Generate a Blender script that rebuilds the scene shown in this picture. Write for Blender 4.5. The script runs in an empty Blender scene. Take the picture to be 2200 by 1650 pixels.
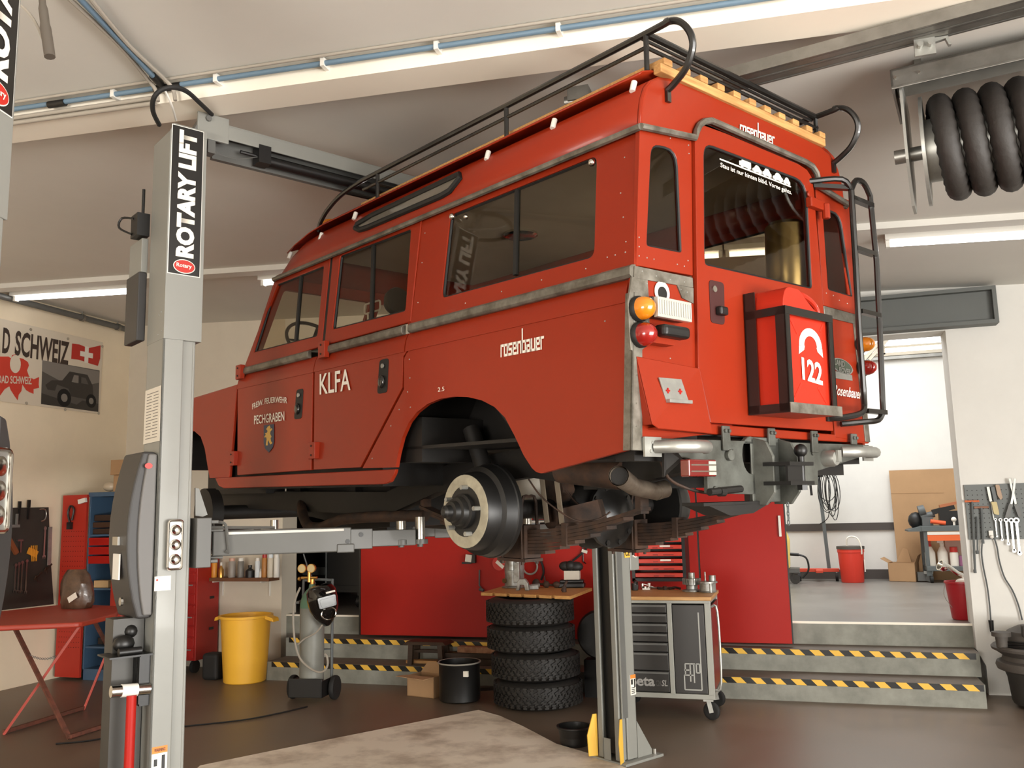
import bpy, bmesh, math, random
from mathutils import Vector as V, Matrix, Euler
random.seed(7)
sc = bpy.context.scene
COL = sc.collection
PI = math.pi
# ------------------------------------------------------------------ camera
# room frame: x right along the back wall, y depth, z up; camera 1.71 m above the floor
CAM = V((0, 0, 1.71))
c_r = V((.95082581, .30882986, -.02354563)); c_u = V((.06665913, -.12980485, .98929635)); c_f = V((-.30246791, .94221803, .14400813))
FPX = 1896.0
cd = bpy.data.cameras.new('camera'); cam = bpy.data.objects.new('camera', cd); COL.objects.link(cam)
cd.sensor_width = 36; cd.lens = 36 * FPX / 2200; cd.clip_start = .05; cd.clip_end = 200
cam.matrix_world = Matrix(((c_r.x, c_u.x, -c_f.x, CAM.x), (c_r.y, c_u.y, -c_f.y, CAM.y), (c_r.z, c_u.z, -c_f.z, CAM.z), (0, 0, 0, 1)))
sc.camera = cam
# ------------------------------------------------------------------ view, world, daylight and added ceiling fill
sc.view_settings.view_transform = 'Standard'; sc.view_settings.look = 'None'
sc.view_settings.gamma = 1; sc.view_settings.use_curve_mapping = False
sc.view_settings.exposure = 0.45
wd = bpy.data.worlds.new('overcast_sky'); sc.world = wd; wd.use_nodes = True
bg = wd.node_tree.nodes['Background']; bg.inputs[0].default_value = (1, .97, .93, 1); bg.inputs[1].default_value = 5.0
def area(name, loc, aim, sx, sy, power, col):
    l = bpy.data.lights.new(name, 'AREA'); l.shape = 'RECTANGLE'; l.size = sx; l.size_y = sy; l.energy = power; l.color = col
    o = bpy.data.objects.new(name, l); COL.objects.link(o); o.location = loc
    o.rotation_euler = (V(aim) - V(loc)).to_track_quat('-Z', 'Y').to_euler(); return o
area('daylight_bay_door', (5.9, -.8, 1.7), (0, 2.6, 1.9), 5.6, 3.2, 265, (1, .98, .94))
area('ceiling_fill_right', (5.7, -.8, .35), (1.5, 2.0, 4.2), 5.6, .6, 300, (1, .98, .93))  # added fill lamp, aimed up to brighten the ceiling
area('ceiling_fill_rear', (-2.5, -5.7, 1.3), (-1.6, 2.0, 4.1), 3.0, 2.2, 250, (1, .93, .84))  # added fill lamp behind the camera, aimed mostly at the ceiling
area('daylight_back_room', (0.8, 11.9, 4.4), (0.8, 12.1, 0.6), 3.2, 3.4, 150, (.96, .98, 1))
# ------------------------------------------------------------------ pixel helpers: a photo pixel meets a real plane of the place
def ray(p): return (c_f * FPX + c_r * (p[0] - 1100) - c_u * (p[1] - 825)).normalized()
def hit(p, ax, val):
    r = ray(p); return CAM + r * ((val - CAM[ax]) / r[ax])
def F(x, y, z=0.0): return hit((x, y), 2, z)
def W(x, y, d): return hit((x, y), 1, d)
def X(x, y, d): return hit((x, y), 0, d)
CR = V((.519904, .854163, .010261)); CF = V((-.854162, .519339, .026337)); CU = V((.017168, -.022458, .9996)); P0 = V((-.511345, 3.071582, 2.578963))
LX = V((.519519, .854459, 0)); LY = V((-.854459, .519519, 0)); LZ = V((0, 0, 1)); LC = V((-2.141171, 4.975289, 0))
def plane(p, A, Oo, n, d):           # local axes A, local origin Oo, plane n.q = d in local coordinates
    r = ray(p); dl = V([r.dot(a) for a in A]); ol = V([(CAM - Oo).dot(a) for a in A]); n = V(n)
    return ol + dl * ((d - n.dot(ol)) / n.dot(dl))
def C(p, n, d): return plane(p, (CR, CF, CU), P0, n, d)
def L(p, n, d): return plane(p, (LX, LY, LZ), LC, n, d)
# ------------------------------------------------------------------ materials
def lin(c):
    return tuple((v / 255 / 12.92) if v / 255 <= .04045 else ((v / 255 + .055) / 1.055) ** 2.4 for v in c)
MAT = {}
def mat(name, rgb, rough=.5, metal=0, coat=0, var=0, scale=6, bump=0, rgb2=None, emit=0, spec=None, stretch=None, rv=0, thr=(.35,.7)):
    if name in MAT: return MAT[name]
    m = bpy.data.materials.new(name); m.use_nodes = True; nt = m.node_tree; b = nt.nodes['Principled BSDF']
    c = lin(rgb); b.inputs['Base Color'].default_value = (*c, 1); b.inputs['Roughness'].default_value = rough; b.inputs['Metallic'].default_value = metal
    if coat: b.inputs['Coat Weight'].default_value = coat; b.inputs['Coat Roughness'].default_value = .06
    if spec is not None: b.inputs['Specular IOR Level'].default_value = spec
    if emit: b.inputs['Emission Color'].default_value = (*c, 1); b.inputs['Emission Strength'].default_value = emit
    if var or bump or rgb2 or rv:
        tc = nt.nodes.new('ShaderNodeTexCoord'); src = tc.outputs['Object']
        if stretch:
            mp = nt.nodes.new('ShaderNodeMapping'); mp.inputs['Scale'].default_value = stretch; nt.links.new(src, mp.inputs[0]); src = mp.outputs[0]
        n = nt.nodes.new('ShaderNodeTexNoise'); n.inputs['Scale'].default_value = scale; n.inputs['Detail'].default_value = 8; n.inputs['Roughness'].default_value = .62; nt.links.new(src, n.inputs['Vector'])
        r = nt.nodes.new('ShaderNodeValToRGB'); nt.links.new(n.outputs['Fac'], r.inputs[0])
        c2 = lin(rgb2) if rgb2 else tuple(v * (1 - var) for v in c)
        r.color_ramp.elements[0].position, r.color_ramp.elements[1].position = thr
        r.color_ramp.elements[0].color = (*c2, 1); r.color_ramp.elements[1].color = (*c, 1)
        nt.links.new(r.outputs[0], b.inputs['Base Color'])
        if rv:
            mr = nt.nodes.new('ShaderNodeMapRange'); mr.inputs[3].default_value = rough - rv; mr.inputs[4].default_value = rough + rv
            nt.links.new(n.outputs['Fac'], mr.inputs[0]); nt.links.new(mr.outputs[0], b.inputs['Roughness'])
        if bump:
            bn = nt.nodes.new('ShaderNodeBump'); bn.inputs['Strength'].default_value = bump; bn.inputs['Distance'].default_value = .01
            nt.links.new(n.outputs['Fac'], bn.inputs['Height']); nt.links.new(bn.outputs[0], b.inputs['Normal'])
    MAT[name] = m; return m
def glass(name, tint, gloss=.12, rough=.02):
    if name in MAT: return MAT[name]
    m = bpy.data.materials.new(name); m.use_nodes = True; nt = m.node_tree; nt.nodes.clear()
    o = nt.nodes.new('ShaderNodeOutputMaterial'); t = nt.nodes.new('ShaderNodeBsdfTransparent'); t.inputs[0].default_value = (*lin(tint), 1)
    g = nt.nodes.new('ShaderNodeBsdfGlossy'); g.inputs['Roughness'].default_value = rough
    fr = nt.nodes.new('ShaderNodeFresnel'); ge = nt.nodes.new('ShaderNodeNewGeometry'); io = nt.nodes.new('ShaderNodeMath'); io.operation = 'MULTIPLY_ADD'; io.inputs[1].default_value = 1 / 1.5 - 1.5; io.inputs[2].default_value = 1.5
    nt.links.new(ge.outputs['Backfacing'], io.inputs[0]); nt.links.new(io.outputs[0], fr.inputs[0])
    ad = nt.nodes.new('ShaderNodeMath'); ad.operation = 'MULTIPLY'; ad.inputs[1].default_value = gloss / .04
    nt.links.new(fr.outputs[0], ad.inputs[0]); ad.use_clamp = True
    mx = nt.nodes.new('ShaderNodeMixShader'); nt.links.new(ad.outputs[0], mx.inputs[0]); nt.links.new(t.outputs[0], mx.inputs[1]); nt.links.new(g.outputs[0], mx.inputs[2]); nt.links.new(mx.outputs[0], o.inputs[0])
    MAT[name] = m; return m
def lens(name, rgb, rough=.15):
    if name in MAT: return MAT[name]
    m = mat(name, rgb, rough, coat=1); b = m.node_tree.nodes['Principled BSDF']; b.inputs['Transmission Weight'].default_value = .25; return m
# ------------------------------------------------------------------ mesh builder
OFF = V((0, 0, 0))
def ortho(d):
    d = d.normalized(); a = V((0, 0, 1)) if abs(d.z) < .9 else V((1, 0, 0)); x = d.cross(a).normalized(); return x, d.cross(x).normalized(), d
def smooth_path(pts, n=6, closed=False):
    pts = [V(p) for p in pts]; out = []; N = len(pts)
    rng = range(N) if closed else range(N - 1)
    for i in rng:
        p1, p2 = pts[i], pts[(i + 1) % N]; p0 = pts[i - 1] if (closed or i > 0) else p1; p3 = pts[(i + 2) % N] if (closed or i + 2 < N) else p2
        for k in range(n):
            t = k / n; out.append(.5 * (2 * p1 + (p2 - p0) * t + (2 * p0 - 5 * p1 + 4 * p2 - p3) * t * t + (3 * p1 - p0 - 3 * p2 + p3) * t ** 3))
    if not closed: out.append(pts[-1])
    return out
def round_poly(poly, rad, seg=4):
    out = []; N = len(poly)
    for i in range(N):
        p = V(poly[i]); a = V(poly[i - 1]) - p; b = V(poly[(i + 1) % N]) - p
        r = rad[i] if isinstance(rad, (list, tuple)) else rad
        r = min(r, a.length * .45, b.length * .45)
        if r <= 1e-5: out.append(tuple(p)); continue
        s = p + a.normalized() * r; e = p + b.normalized() * r
        for k in range(seg + 1):
            t = k / seg; out.append(tuple(s * (1 - t) ** 2 + p * 2 * t * (1 - t) + e * t * t))
    return out
class MB:
    def __init__(s): s.bm = bmesh.new(); s.mi = 0
    def _f(s, vs):
        try:
            f = s.bm.faces.new(vs); f.material_index = s.mi; return f
        except ValueError: return None
    def box(s, c, d, rot=None):
        c = V(c); h = V(d) / 2; R = Euler(rot).to_matrix() if rot else Matrix.Identity(3)
        vs = [s.bm.verts.new(c + R @ V((x * h.x, y * h.y, z * h.z))) for x in (-1, 1) for y in (-1, 1) for z in (-1, 1)]
        for q in ((0, 1, 3, 2), (4, 6, 7, 5), (0, 4, 5, 1), (2, 3, 7, 6), (0, 2, 6, 4), (1, 5, 7, 3)): s._f([vs[i] for i in q])
        return s
    def bb(s, x0, x1, y0, y1, z0, z1): return s.box(((x0 + x1) / 2, (y0 + y1) / 2, (z0 + z1) / 2), (x1 - x0, y1 - y0, z1 - z0))
    def hexa(s, lo, hi):               # two quads of points
        a = [s.bm.verts.new(V(p)) for p in lo]; b = [s.bm.verts.new(V(p)) for p in hi]; n = len(a)
        s._f(a[::-1]); s._f(b)
        for i in range(n): s._f([a[i], a[(i + 1) % n], b[(i + 1) % n], b[i]])
        return s
    def prism(s, poly, vec):
        vec = V(vec); return s.hexa(poly, [V(p) + vec for p in poly])
    def ring(s, c, x, y, r, seg): return [s.bm.verts.new(c + x * (r * math.cos(2 * PI * k / seg)) + y * (r * math.sin(2 * PI * k / seg))) for k in range(seg)]
    def bridge(s, a, b):
        n = len(a)
        for i in range(n): s._f([a[i], a[(i + 1) % n], b[(i + 1) % n], b[i]])
    def cyl(s, p0, p1, r, r2=None, seg=16, cap=True):
        p0, p1 = V(p0), V(p1); x, y, d = ortho(p1 - p0); a = s.ring(p0, x, y, r, seg); b = s.ring(p1, x, y, r if r2 is None else r2, seg); s.bridge(a, b)
        if cap: s._f(a[::-1]); s._f(b)
        return s
    def tube(s, pts, r, seg=8, closed=False, cap=True):
        pts = [V(p) for p in pts]; n = len(pts); rings = []; px = None
        for i, p in enumerate(pts):
            a = pts[i - 1] if (i > 0 or closed) else p; b = pts[(i + 1) % n] if (i < n - 1 or closed) else p
            d = (b - a).normalized() if (b - a).length > 1e-9 else V((0, 0, 1))
            if px is None: x, y, _ = ortho(d)
            else:
                x = px - d * px.dot(d); x = x.normalized() if x.length > 1e-6 else ortho(d)[0]; y = d.cross(x)
            px = x; rings.append(s.ring(p, x, y, r[i] if isinstance(r, (list, tuple)) else r, seg))
        for i in range(n - 1): s.bridge(rings[i], rings[i + 1])
        if closed: s.bridge(rings[-1], rings[0])
        elif cap: s._f(rings[0][::-1]); s._f(rings[-1])
        return s
    def bar(s, p0, p1, w, h, up=(0, 0, 1)):
        p0, p1 = V(p0), V(p1); d = (p1 - p0).normalized(); u = V(up); x = d.cross(u)
        x = x.normalized() if x.length > 1e-6 else ortho(d)[0]; y = x.cross(d)
        q = [x * (a * w / 2) + y * (b * h / 2) for a, b in ((-1, -1), (1, -1), (1, 1), (-1, 1))]
        return s.hexa([p0 + k for k in q], [p1 + k for k in q])
    def lathe(s, prof, o=(0, 0, 0), axis=(0, 0, 1), seg=24, cap=True):
        o = V(o); x, y, d = ortho(V(axis)); rs = [s.ring(o + d * h, x, y, max(r, 1e-4), seg) for r, h in prof]
        for i in range(len(rs) - 1): s.bridge(rs[i], rs[i + 1])
        if cap: s._f(rs[0][::-1]); s._f(rs[-1])
        return s
    def ball(s, c, r, sx=1, sy=1, sz=1, seg=12):
        n = seg // 2; prof = [(r * math.sin(PI * i / n), -r * math.cos(PI * i / n)) for i in range(n + 1)]
        k = len(s.bm.verts); s.lathe(prof, (0, 0, 0), (0, 0, 1), seg)
        s.bm.verts.ensure_lookup_table()
        for v in list(s.bm.verts)[k:]: v.co = V((v.co.x * sx, v.co.y * sy, v.co.z * sz)) + V(c)
        return s
    def plate(s, outer, holes, fn, thick):     # flat sheet with holes; (u,v) -> fn -> 3D; thickness vector
        tmp = bmesh.new(); E = []
        for lp in [outer] + list(holes):
            vs = [tmp.verts.new((p[0], p[1], 0)) for p in lp]
            for i in range(len(vs)): E.append(tmp.edges.new((vs[i], vs[(i + 1) % len(vs)])))
        bmesh.ops.triangle_fill(tmp, use_beauty=True, use_dissolve=False, edges=E)
        thick = V(thick); top = {}; bot = {}
        for v in tmp.verts:
            q = V(fn(v.co.x, v.co.y)); top[v] = s.bm.verts.new(q); bot[v] = s.bm.verts.new(q + thick)
        for f in tmp.faces: s._f([top[v] for v in f.verts]); s._f([bot[v] for v in reversed(f.verts)])
        for e in tmp.edges:
            if len(e.link_faces) == 1: a, b = e.verts; s._f([top[a], top[b], bot[b], bot[a]])
        tmp.free(); return s
    def build(s, name, m, parent=None, smooth=False, bevel=0, loc=None, rz=0, segs=2):
        bmesh.ops.recalc_face_normals(s.bm, faces=s.bm.faces)
        off = OFF if parent is not None else V((0, 0, 0))
        for v in s.bm.verts: v.co -= off
        me = bpy.data.meshes.new(name); s.bm.to_mesh(me); s.bm.free()
        for k in (m if isinstance(m, (list, tuple)) else [m]): me.materials.append(k)
        o = bpy.data.objects.new(name, me); COL.objects.link(o)
        if loc is not None: o.location = loc
        if rz: o.rotation_euler.z = rz
        if parent is not None: o.parent = parent
        if smooth:
            for p in me.polygons: p.use_smooth = True
            try: me.set_sharp_from_angle(angle=math.radians(smooth if smooth > 1 else 40))
            except Exception: pass
        if bevel:
            b = o.modifiers.new('bevel', 'BEVEL'); b.width = bevel; b.segments = segs; b.limit_method = 'ANGLE'; b.angle_limit = math.radians(40)
        return o
def tag(o, label=None, cat=None, group=None, kind=None):
    if label: o['label'] = label
    if cat: o['category'] = cat
    if group: o['group'] = group
    if kind: o['kind'] = kind
    return o
def thing(name, label, cat, loc=(0, 0, 0), rz=0, group=None):
    o = bpy.data.objects.new(name, None); COL.objects.link(o); o.location = loc; o.rotation_euler.z = rz; o.empty_display_size = .1
    return tag(o, label, cat, group)
def struct(o): o['kind'] = 'structure'; return o
def text(s, A, B, Ct, m, name, parent=None, bold=0, ext=.001, shear=0, lift=0.002, arc=0):
    """flat lettering: A bottom left, B bottom right, Ct top left corner of the line of text (3D, parent space)"""
    cu = bpy.data.curves.new(name, 'FONT'); cu.body = s; cu.offset = bold; cu.shear = shear; cu.resolution_u = 3
    t = bpy.data.objects.new(name, cu); COL.objects.link(t); dg = bpy.context.evaluated_depsgraph_get(); dg.update()
    me = bpy.data.meshes.new_from_object(t.evaluated_get(dg)); bpy.data.objects.remove(t); bpy.data.curves.remove(cu)
    xs = [v.co.x for v in me.vertices]; ys = [v.co.y for v in me.vertices]; x0, x1, y0, y1 = min(xs), max(xs), min(ys), max(ys)
    A, B, Ct = V(A), V(B), V(Ct); e1 = B - A; e2 = Ct - A; n = e1.cross(e2).normalized(); off = OFF if parent is not None else V((0, 0, 0))
    for v in me.vertices:
        a = (v.co.x - x0) / (x1 - x0); b = (v.co.y - y0) / (y1 - y0)
        v.co = A + e1 * a + e2 * (b + arc * (1 - (2 * a - 1) ** 2)) + n * lift - off
    if m: me.materials.append(m)
    o = bpy.data.objects.new(name, me); COL.objects.link(o)
    if parent is not None: o.parent = parent
    return o
def children(o): return [c for c in COL.objects if c.parent == o]
def copy_tree(o, parent=None):
    c = o.copy(); COL.objects.link(c)
    if parent is not None: c.parent = parent
    for ch in children(o): copy_tree(ch, c)
    return c
# ------------------------------------------------------------------ the room
def zc(x): return 4.19 - .0485 * (x + 7.95)
M_wall = mat('cream_plaster', (214, 204, 186), .85, var=.06, scale=3, bump=.03)
M_wall2 = mat('white_plaster', (226, 224, 218), .85, var=.05, scale=3, bump=.03)
M_ceil = mat('ceiling_plaster', (220, 217, 209), .9, var=.07, scale=.8, bump=.02)
M_beam = mat('lit_beam_plaster', (248, 240, 224), .85, var=.04, scale=2)  # light falling on the beam is put into this paler colour
M_floor = mat('sealed_concrete_floor', (122, 105, 90), .42, var=.25, scale=1.6, bump=.03, rv=.12)
M_floor2 = mat('screed_floor', (128, 124, 118), .38, var=.25, scale=1.1, rv=.12)
M_conc = mat('concrete', (150, 150, 140), .85, var=.35, scale=4.5, bump=.15)
M_tread = mat('worn_tread', (110, 98, 86), .7, var=.25, scale=5)
M_grey = mat('galvanised_steel', (150, 148, 142), .42, .85, var=.25, scale=9, rv=.1)
M_dkgrey = mat('grey_paint', (92, 96, 96), .5, var=.1)
M_black = mat('black_plastic', (22, 21, 20), .42)
M_rubber = mat('black_rubber', (26, 25, 24), .7)
M_white = mat('white_plastic', (225, 222, 214), .45)
M_chrome = mat('chrome', (215, 212, 205), .15, 1)
M_steel = mat('bright_steel', (185, 182, 175), .3, 1)
M_redp = mat('red_lacquer', (166, 24, 13), .5, var=.06, scale=2, spec=.3)
M_tube = mat('lamp_tube', (255, 255, 255), .4, emit=6)
M_cardb = mat('cardboard', (176, 140, 102), .85, var=.1, scale=3, bump=.03)
M_wood = mat('light_wood', (206, 160, 100), .6, rgb2=(170, 120, 68), scale=5, stretch=(1, 14, 14), bump=.05)
M_yel = mat('safety_yellow', (232, 184, 70), .55)
M_blue = mat('blue_pipe', (104, 128, 146), .5)
M_brass = mat('brass', (196, 150, 80), .3, .9)
M_dark = mat('dark_void', (20, 18, 16), .8)

struct(MB().bb(-8.3, 7, -6, 9.2, -.2, 0).build('floor', M_floor))
struct(MB().bb(-8.3, -8.05, -6, 9.4, 0, 4.3).build('wall_left', mat('lit_warm_plaster', (244, 228, 200), .85, var=.05, scale=3, bump=.03)))  # cream wall, with lamp and door light put into its paler tone
struct(MB().bb(-8.05, -5.77, 9.09, 9.4, 0, 4.3).build('wall_back', M_wall))
w = MB(); P = lambda u, v: (u, 9.09, v)
w.plate([(1.415, .39), (1.41, 3.32), (-5.77, 3.32), (-5.77, 4.3), (7, 4.3), (7, 0), (1.48, 0), (1.48, .25)], [], P, (0, .31, 0))
struct(w.build('wall_back_doorway', M_wall2))
w = MB(); w.bb(6, 6.3, -6, -4.6, 0, 4); w.bb(6, 6.3, 2.6, 9.1, 0, 4); w.bb(6, 6.3, -4.6, 2.6, 3.5, 4); struct(w.build('wall_right', M_wall2))
w = MB(); w.bb(-8.3, -4.0, -6.3, -6, 0, 4.3); w.bb(-1.0, 6.3, -6.3, -6, 0, 4.2); w.bb(-4.0, -1.0, -6.3, -6, 2.6, 4.3); struct(w.build('wall_front', M_wall2))
c = MB(); c.hexa([(-8.3, -6.3, zc(-8.3)), (6.3, -6.3, zc(6.3)), (6.3, 9.4, zc(6.3)), (-8.3, 9.4, zc(-8.3))], [(-8.3, -6.3, 4.6), (6.3, -6.3, 4.6), (6.3, 9.4, 4.6), (-8.3, 9.4, 4.6)])
struct(c.build('ceiling', M_ceil))
def slope_box(name, m, y0, y1, d0, d1, x0=-8.05, x1=6):      # box hugging the sloping ceiling between drops d0 and d1
    b = MB(); b.hexa([(x0, y0, zc(x0) - d1), (x1, y0, zc(x1) - d1), (x1, y1, zc(x1) - d1), (x0, y1, zc(x0) - d1)], [(x0, y0, zc(x0) - d0), (x1, y0, zc(x1) - d0), (x1, y1, zc(x1) - d0), (x0, y1, zc(x0) - d0)])
    return b.build(name, m)
struct(slope_box('ceiling_beam', M_beam, 3.56, 3.77, -.01, .10))
struct(slope_box('trim_1', M_ceil, 6.84, 6.99, -.01, .05))
# steps up to the doorway, landing and the bright room behind
st = struct(MB().bb(-5.56, 1.36, 8.49, 9.09, 0, .19).bb(-5.56, 1.40, 8.86, 9.2, .19, .39).build('concrete_steps', M_conc))
tr = MB(); tr.bb(-5.55, 1.355, 8.495, 8.86, .19, .192); tr.bb(-5.55, 1.395, 8.865, 9.2, .39, .392); struct(tr.build('step_treads', M_tread))
def tape(y, z, x0, x1):
    b = MB(); b.bb(x0, x1, y - .003, y, z - .052, z); b.mi = 1; p = .172; x = x0 + .02
    while x < x1 - .14:
        b.prism([(x, y - .003, z - .001), (x + .085, y - .003, z - .001), (x + .135, y - .003, z - .051), (x + .05, y - .003, z - .051)], (0, -.001, 0)); x += p
    return b
for (y, z, xa, xb) in ((8.49, .19, -5.5, -2.9), (8.49, .19, -.9, 1.35), (8.86, .39, -5.52, -2.55), (8.86, .39, -.9, 1.37)):
    tape(y, z, xa, xb).build('hazard_tape', [M_black, M_yel], st)
struct(MB().bb(-7, 3.5, 9.2, 14.8, -.2, .6).build('landing_floor', M_floor2))
struct(MB().bb(-5.77, 1.43, 9.197, 9.2, .392, .585).build('landing_riser', M_conc))
struct(MB().bb(-5.77, 1.42, 9.19, 9.23, .585, .602).build('trim_2', M_beam))
struct(MB().bb(-1.4, -1.25, 9.45, 14.6, .6, 4.5).build('added_light_partition', M_wall))  # unseen partition, added to keep the bright light on the right
w = MB(); w.plate([(-1.4, .6), (3.5, .6), (3.5, 4.7), (-1.4, 4.7)], [[(-.8, 3.98), (3.3, 3.98), (3.3, 4.27), (-.8, 4.27)]], lambda u, v: (u, 14.5, v), (0, .2, 0)); struct(w.build('wall_back_room', M_wall2))
fr = MB()
for z in (3.97, 4.28): fr.bb(-.85, 3.35, 14.44, 14.56, z - .025, z + .025)
fr.bb(-.85, 3.35, 14.46, 14.54, 4.075, 4.10)
for x in (-.8, .35, 1.35, 3.3): fr.bb(x - .03, x + .03, 14.44, 14.56, 3.97, 4.28)
wn = struct(fr.build('window_1', M_wall)); MB().bb(-.8, 3.3, 14.5, 14.506, 3.99, 4.27).build('pane', glass('clear_glass', (245, 248, 250), .1), wn)
struct(MB().bb(-1.25, 3.5, 14.40, 14.5, 3.885, 3.93).build('trim_3', M_grey))
br = MB(); br.bar((1.06, 14.40, 3.9), (1.35, 14.36, 4.2), .06, .05); br.bar((1.14, 14.40, 3.9), (1.43, 14.36, 4.2), .03, .05); struct(br.build('trim_4', M_wall))
struct(MB().bb(3.5, 3.7, 9.4, 14.7, .4, 4.7).build('wall_back_room_right', M_wall2))
struct(MB().bb(-7, 3.7, 9.4, 14.7, 4.6, 4.8).build('ceiling_back_room', M_wall2))
struct(MB().bb(-7, -1.4, 11.6, 11.8, .6, 4.6).build('wall_dark_store', mat('unlit_store_tone', (60, 52, 46), .9)))  # gloom of the unlit store is put into the dark wall colour
struct(MB().bb(-7.2, -7, 9.4, 11.8, .4, 4.6).build('wall_store_left', mat('unlit_store_tone', (60, 52, 46), .9)))
struct(MB().bb(-1.25, 2.0, 14.47, 14.5, 1.32, 1.43).build('trim_5', mat('dark_rail', (72, 66, 62), .6)))
struct(MB().bb(-1.25, 3.5, 14.47, 14.5, .6, .74).build('baseboard_back_room', mat('dark_rail', (72, 66, 62), .6)))
# steel channel beam over the doorway
b = MB(); xa, xb = -5.9, 1.84; b.bb(xa, xb, 9.0, 9.09, 3.33, 3.68)
b.bb(xa, xb, 8.93, 9.0, 3.645, 3.68); b.bb(xa, xb, 8.93, 9.0, 3.33, 3.365); b.bb(xb - .035, xb, 8.93, 9.0, 3.365, 3.645)
struct(b.build('lintel_beam', mat('lintel_paint', (96, 99, 96), .55, var=.1, scale=2)))
# sliding doors
def sliding(name, x0, x1, y, hx, seam=None):
    d = struct(MB().bb(x0, x1, y, y + .035, .42, 3.3).build(name, M_redp, bevel=.003)); MB().bb(x1, x1 + .012, y - .002, y + .037, .42, 3.3).build('edge_strip', M_black, d)
    if hx: MB().bb(hx - .012, hx + .012, y - .03, y, 1.42, 1.62).build('handle', M_white, d, bevel=.004)
    return d
sliding('door_1', -4.70, -1.0, 8.985, -2.2); sliding('door_2', -.985, -.165, 8.985, -.21)
MB().bb(-4.72, -4.70, 8.98, 9.02, .42, 3.3).build('edge_strip', M_black, bpy.data.objects['door_1'])
# lamps on the sloping ceiling
def lamp(x0, x1, y, label):
    xm = (x0 + x1) / 2; dz = -.0485; t = thing('fluorescent_lamp', label, 'ceiling lamp', (xm, y, zc(xm)), 0, 'tube lamps on the ceiling')
    h = (x1 - x0) / 2
    def sb(y0, y1, a, b2, e): return MB().hexa([(-h + e, y0, -b2 + dz * (-h)), (h - e, y0, -b2 + dz * h), (h - e, y1, -b2 + dz * h), (-h + e, y1, -b2 + dz * (-h))], [(-h + e, y0, -a - dz * h), (h - e, y0, -a + dz * h), (h - e, y1, -a + dz * h), (-h + e, y1, -a - dz * h)])
    sb(-.07, .07, 0, .05, 0).build('housing', M_white, t)
    MB().cyl((-h + .03, 0, -.075 - dz * h), (h - .03, 0, -.075 + dz * h), .019, seg=12).build('tube', M_tube, t, smooth=True)
    for s in (-1, 1): MB().box((s * (h - .02), 0, -.07 + dz * h * s), (.03, .05, .06)).build('lamp_holder', M_white, t)
    return t
lamp(-7.93, -6.35, 7.2, 'lit white tube lamp at far left, over the banner wall')
lamp(-4.84, -3.3, 7.2, 'lit white tube lamp whose left end shows beside the red vehicle windscreen')
lamp(-2.0, -.47, 7.2, 'lit tube lamp seen through the rear door glass, left of the two')
lamp(-.455, .1, 7.2, 'lit tube lamp seen through the rear door glass, right of the two')
lamp(.75, 2.3, 7.2, 'lit white tube lamp on the right below the black hose reel')
# ------------------------------------------------------------------ the red off-road station wagon on the lift
def red_paint(name, rgb, rough, coat):
    return mat(name, rgb, rough, coat=coat, var=.10, scale=1.7, rv=.05, spec=.25)
M_car = red_paint('fire_red_paint', (142, 41, 17), .36, .1)
M_carin = mat('red_inner_paint', (120, 30, 18), .6)
M_galv = mat('weathered_galvanised', (142, 138, 128), .5, .6, rgb2=(96, 90, 80), scale=14, rv=.12, bump=.05)
M_alu = mat('dull_aluminium', (176, 176, 170), .42, .7, var=.25, scale=10)
M_under = mat('oily_underside', (21, 17, 13), .62, var=.4, scale=8, bump=.1)
M_rust = mat('rusty_steel', (74, 50, 34), .75, rgb2=(36, 26, 20), scale=12, bump=.2)
M_frame = mat('weathered_grey_frame', (112, 114, 108), .55, .35, rgb2=(66, 66, 60), scale=5, bump=.08, rv=.1)
M_rack = mat('black_tube_paint', (24, 22, 20), .32, coat=.3)
M_gum = mat('window_rubber', (18, 17, 16), .6)
M_glass = glass('car_glass', (240, 236, 228), .02)
M_glassd = glass('dark_car_glass', (206, 200, 188), .025)
M_amber = lens('amber_lens', (236, 140, 24)); M_redl = lens('red_lens', (160, 24, 18)); M_clear = mat('ribbed_clear_lens', (176, 174, 166), .2, coat=1, bump=.5, stretch=(1, 1, 1), scale=1, var=.05)
M_lett = mat('white_lettering', (232, 226, 214), .55)
M_head = mat('headliner', (196, 188, 174), .85, var=.08)
M_seat = mat('black_vinyl', (24, 23, 22), .5)
WD = 1.56
BASE = V((.78, 1.9, -1.08)); OFF = BASE
car = thing('off_road_vehicle', 'red fire-brigade station wagon without wheels raised on the grey lift', 'car')
car.matrix_world = Matrix(((CR.x, CF.x, CU.x, 0), (CR.y, CF.y, CU.y, 0), (CR.z, CF.z, CU.z, 0), (0, 0, 0, 1)))
car.location = P0 + CR * BASE.x + CF * BASE.y + CU * BASE.z
LEAN = .12
def G(x, y): q = C((x, y), (1, 0, -LEAN), 0); return (q.y, q.z)
LK, LD = .064, -.0077
def LW(x, y): q = C((x, y), (1, 0, -LK), LD); return (q.y, q.z)
def RE(x, y, d=0): q = C((x, y), (0, 1, 0), d); return (q.x, q.z)
gl = lambda o=0: (lambda u, v: (LEAN * v + o, u, v)); gr = lambda o=0: (lambda u, v: (WD - LEAN * v - o, u, v))
lo = lambda o=0: (lambda u, v: (LD + LK * v + o, u, v)); lr = lambda o=0: (lambda u, v: (WD - LD - LK * v - o, u, v))
re = lambda d=0: (lambda u, v: (u, d, v))
def rivets(b, pts, r=.0045, d=(-1, 0, 0)):
    d = V(d)
    for p in pts: b.cyl(V(p) - d * .002, V(p) + d * .003, r, r * .6, seg=6)
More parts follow.
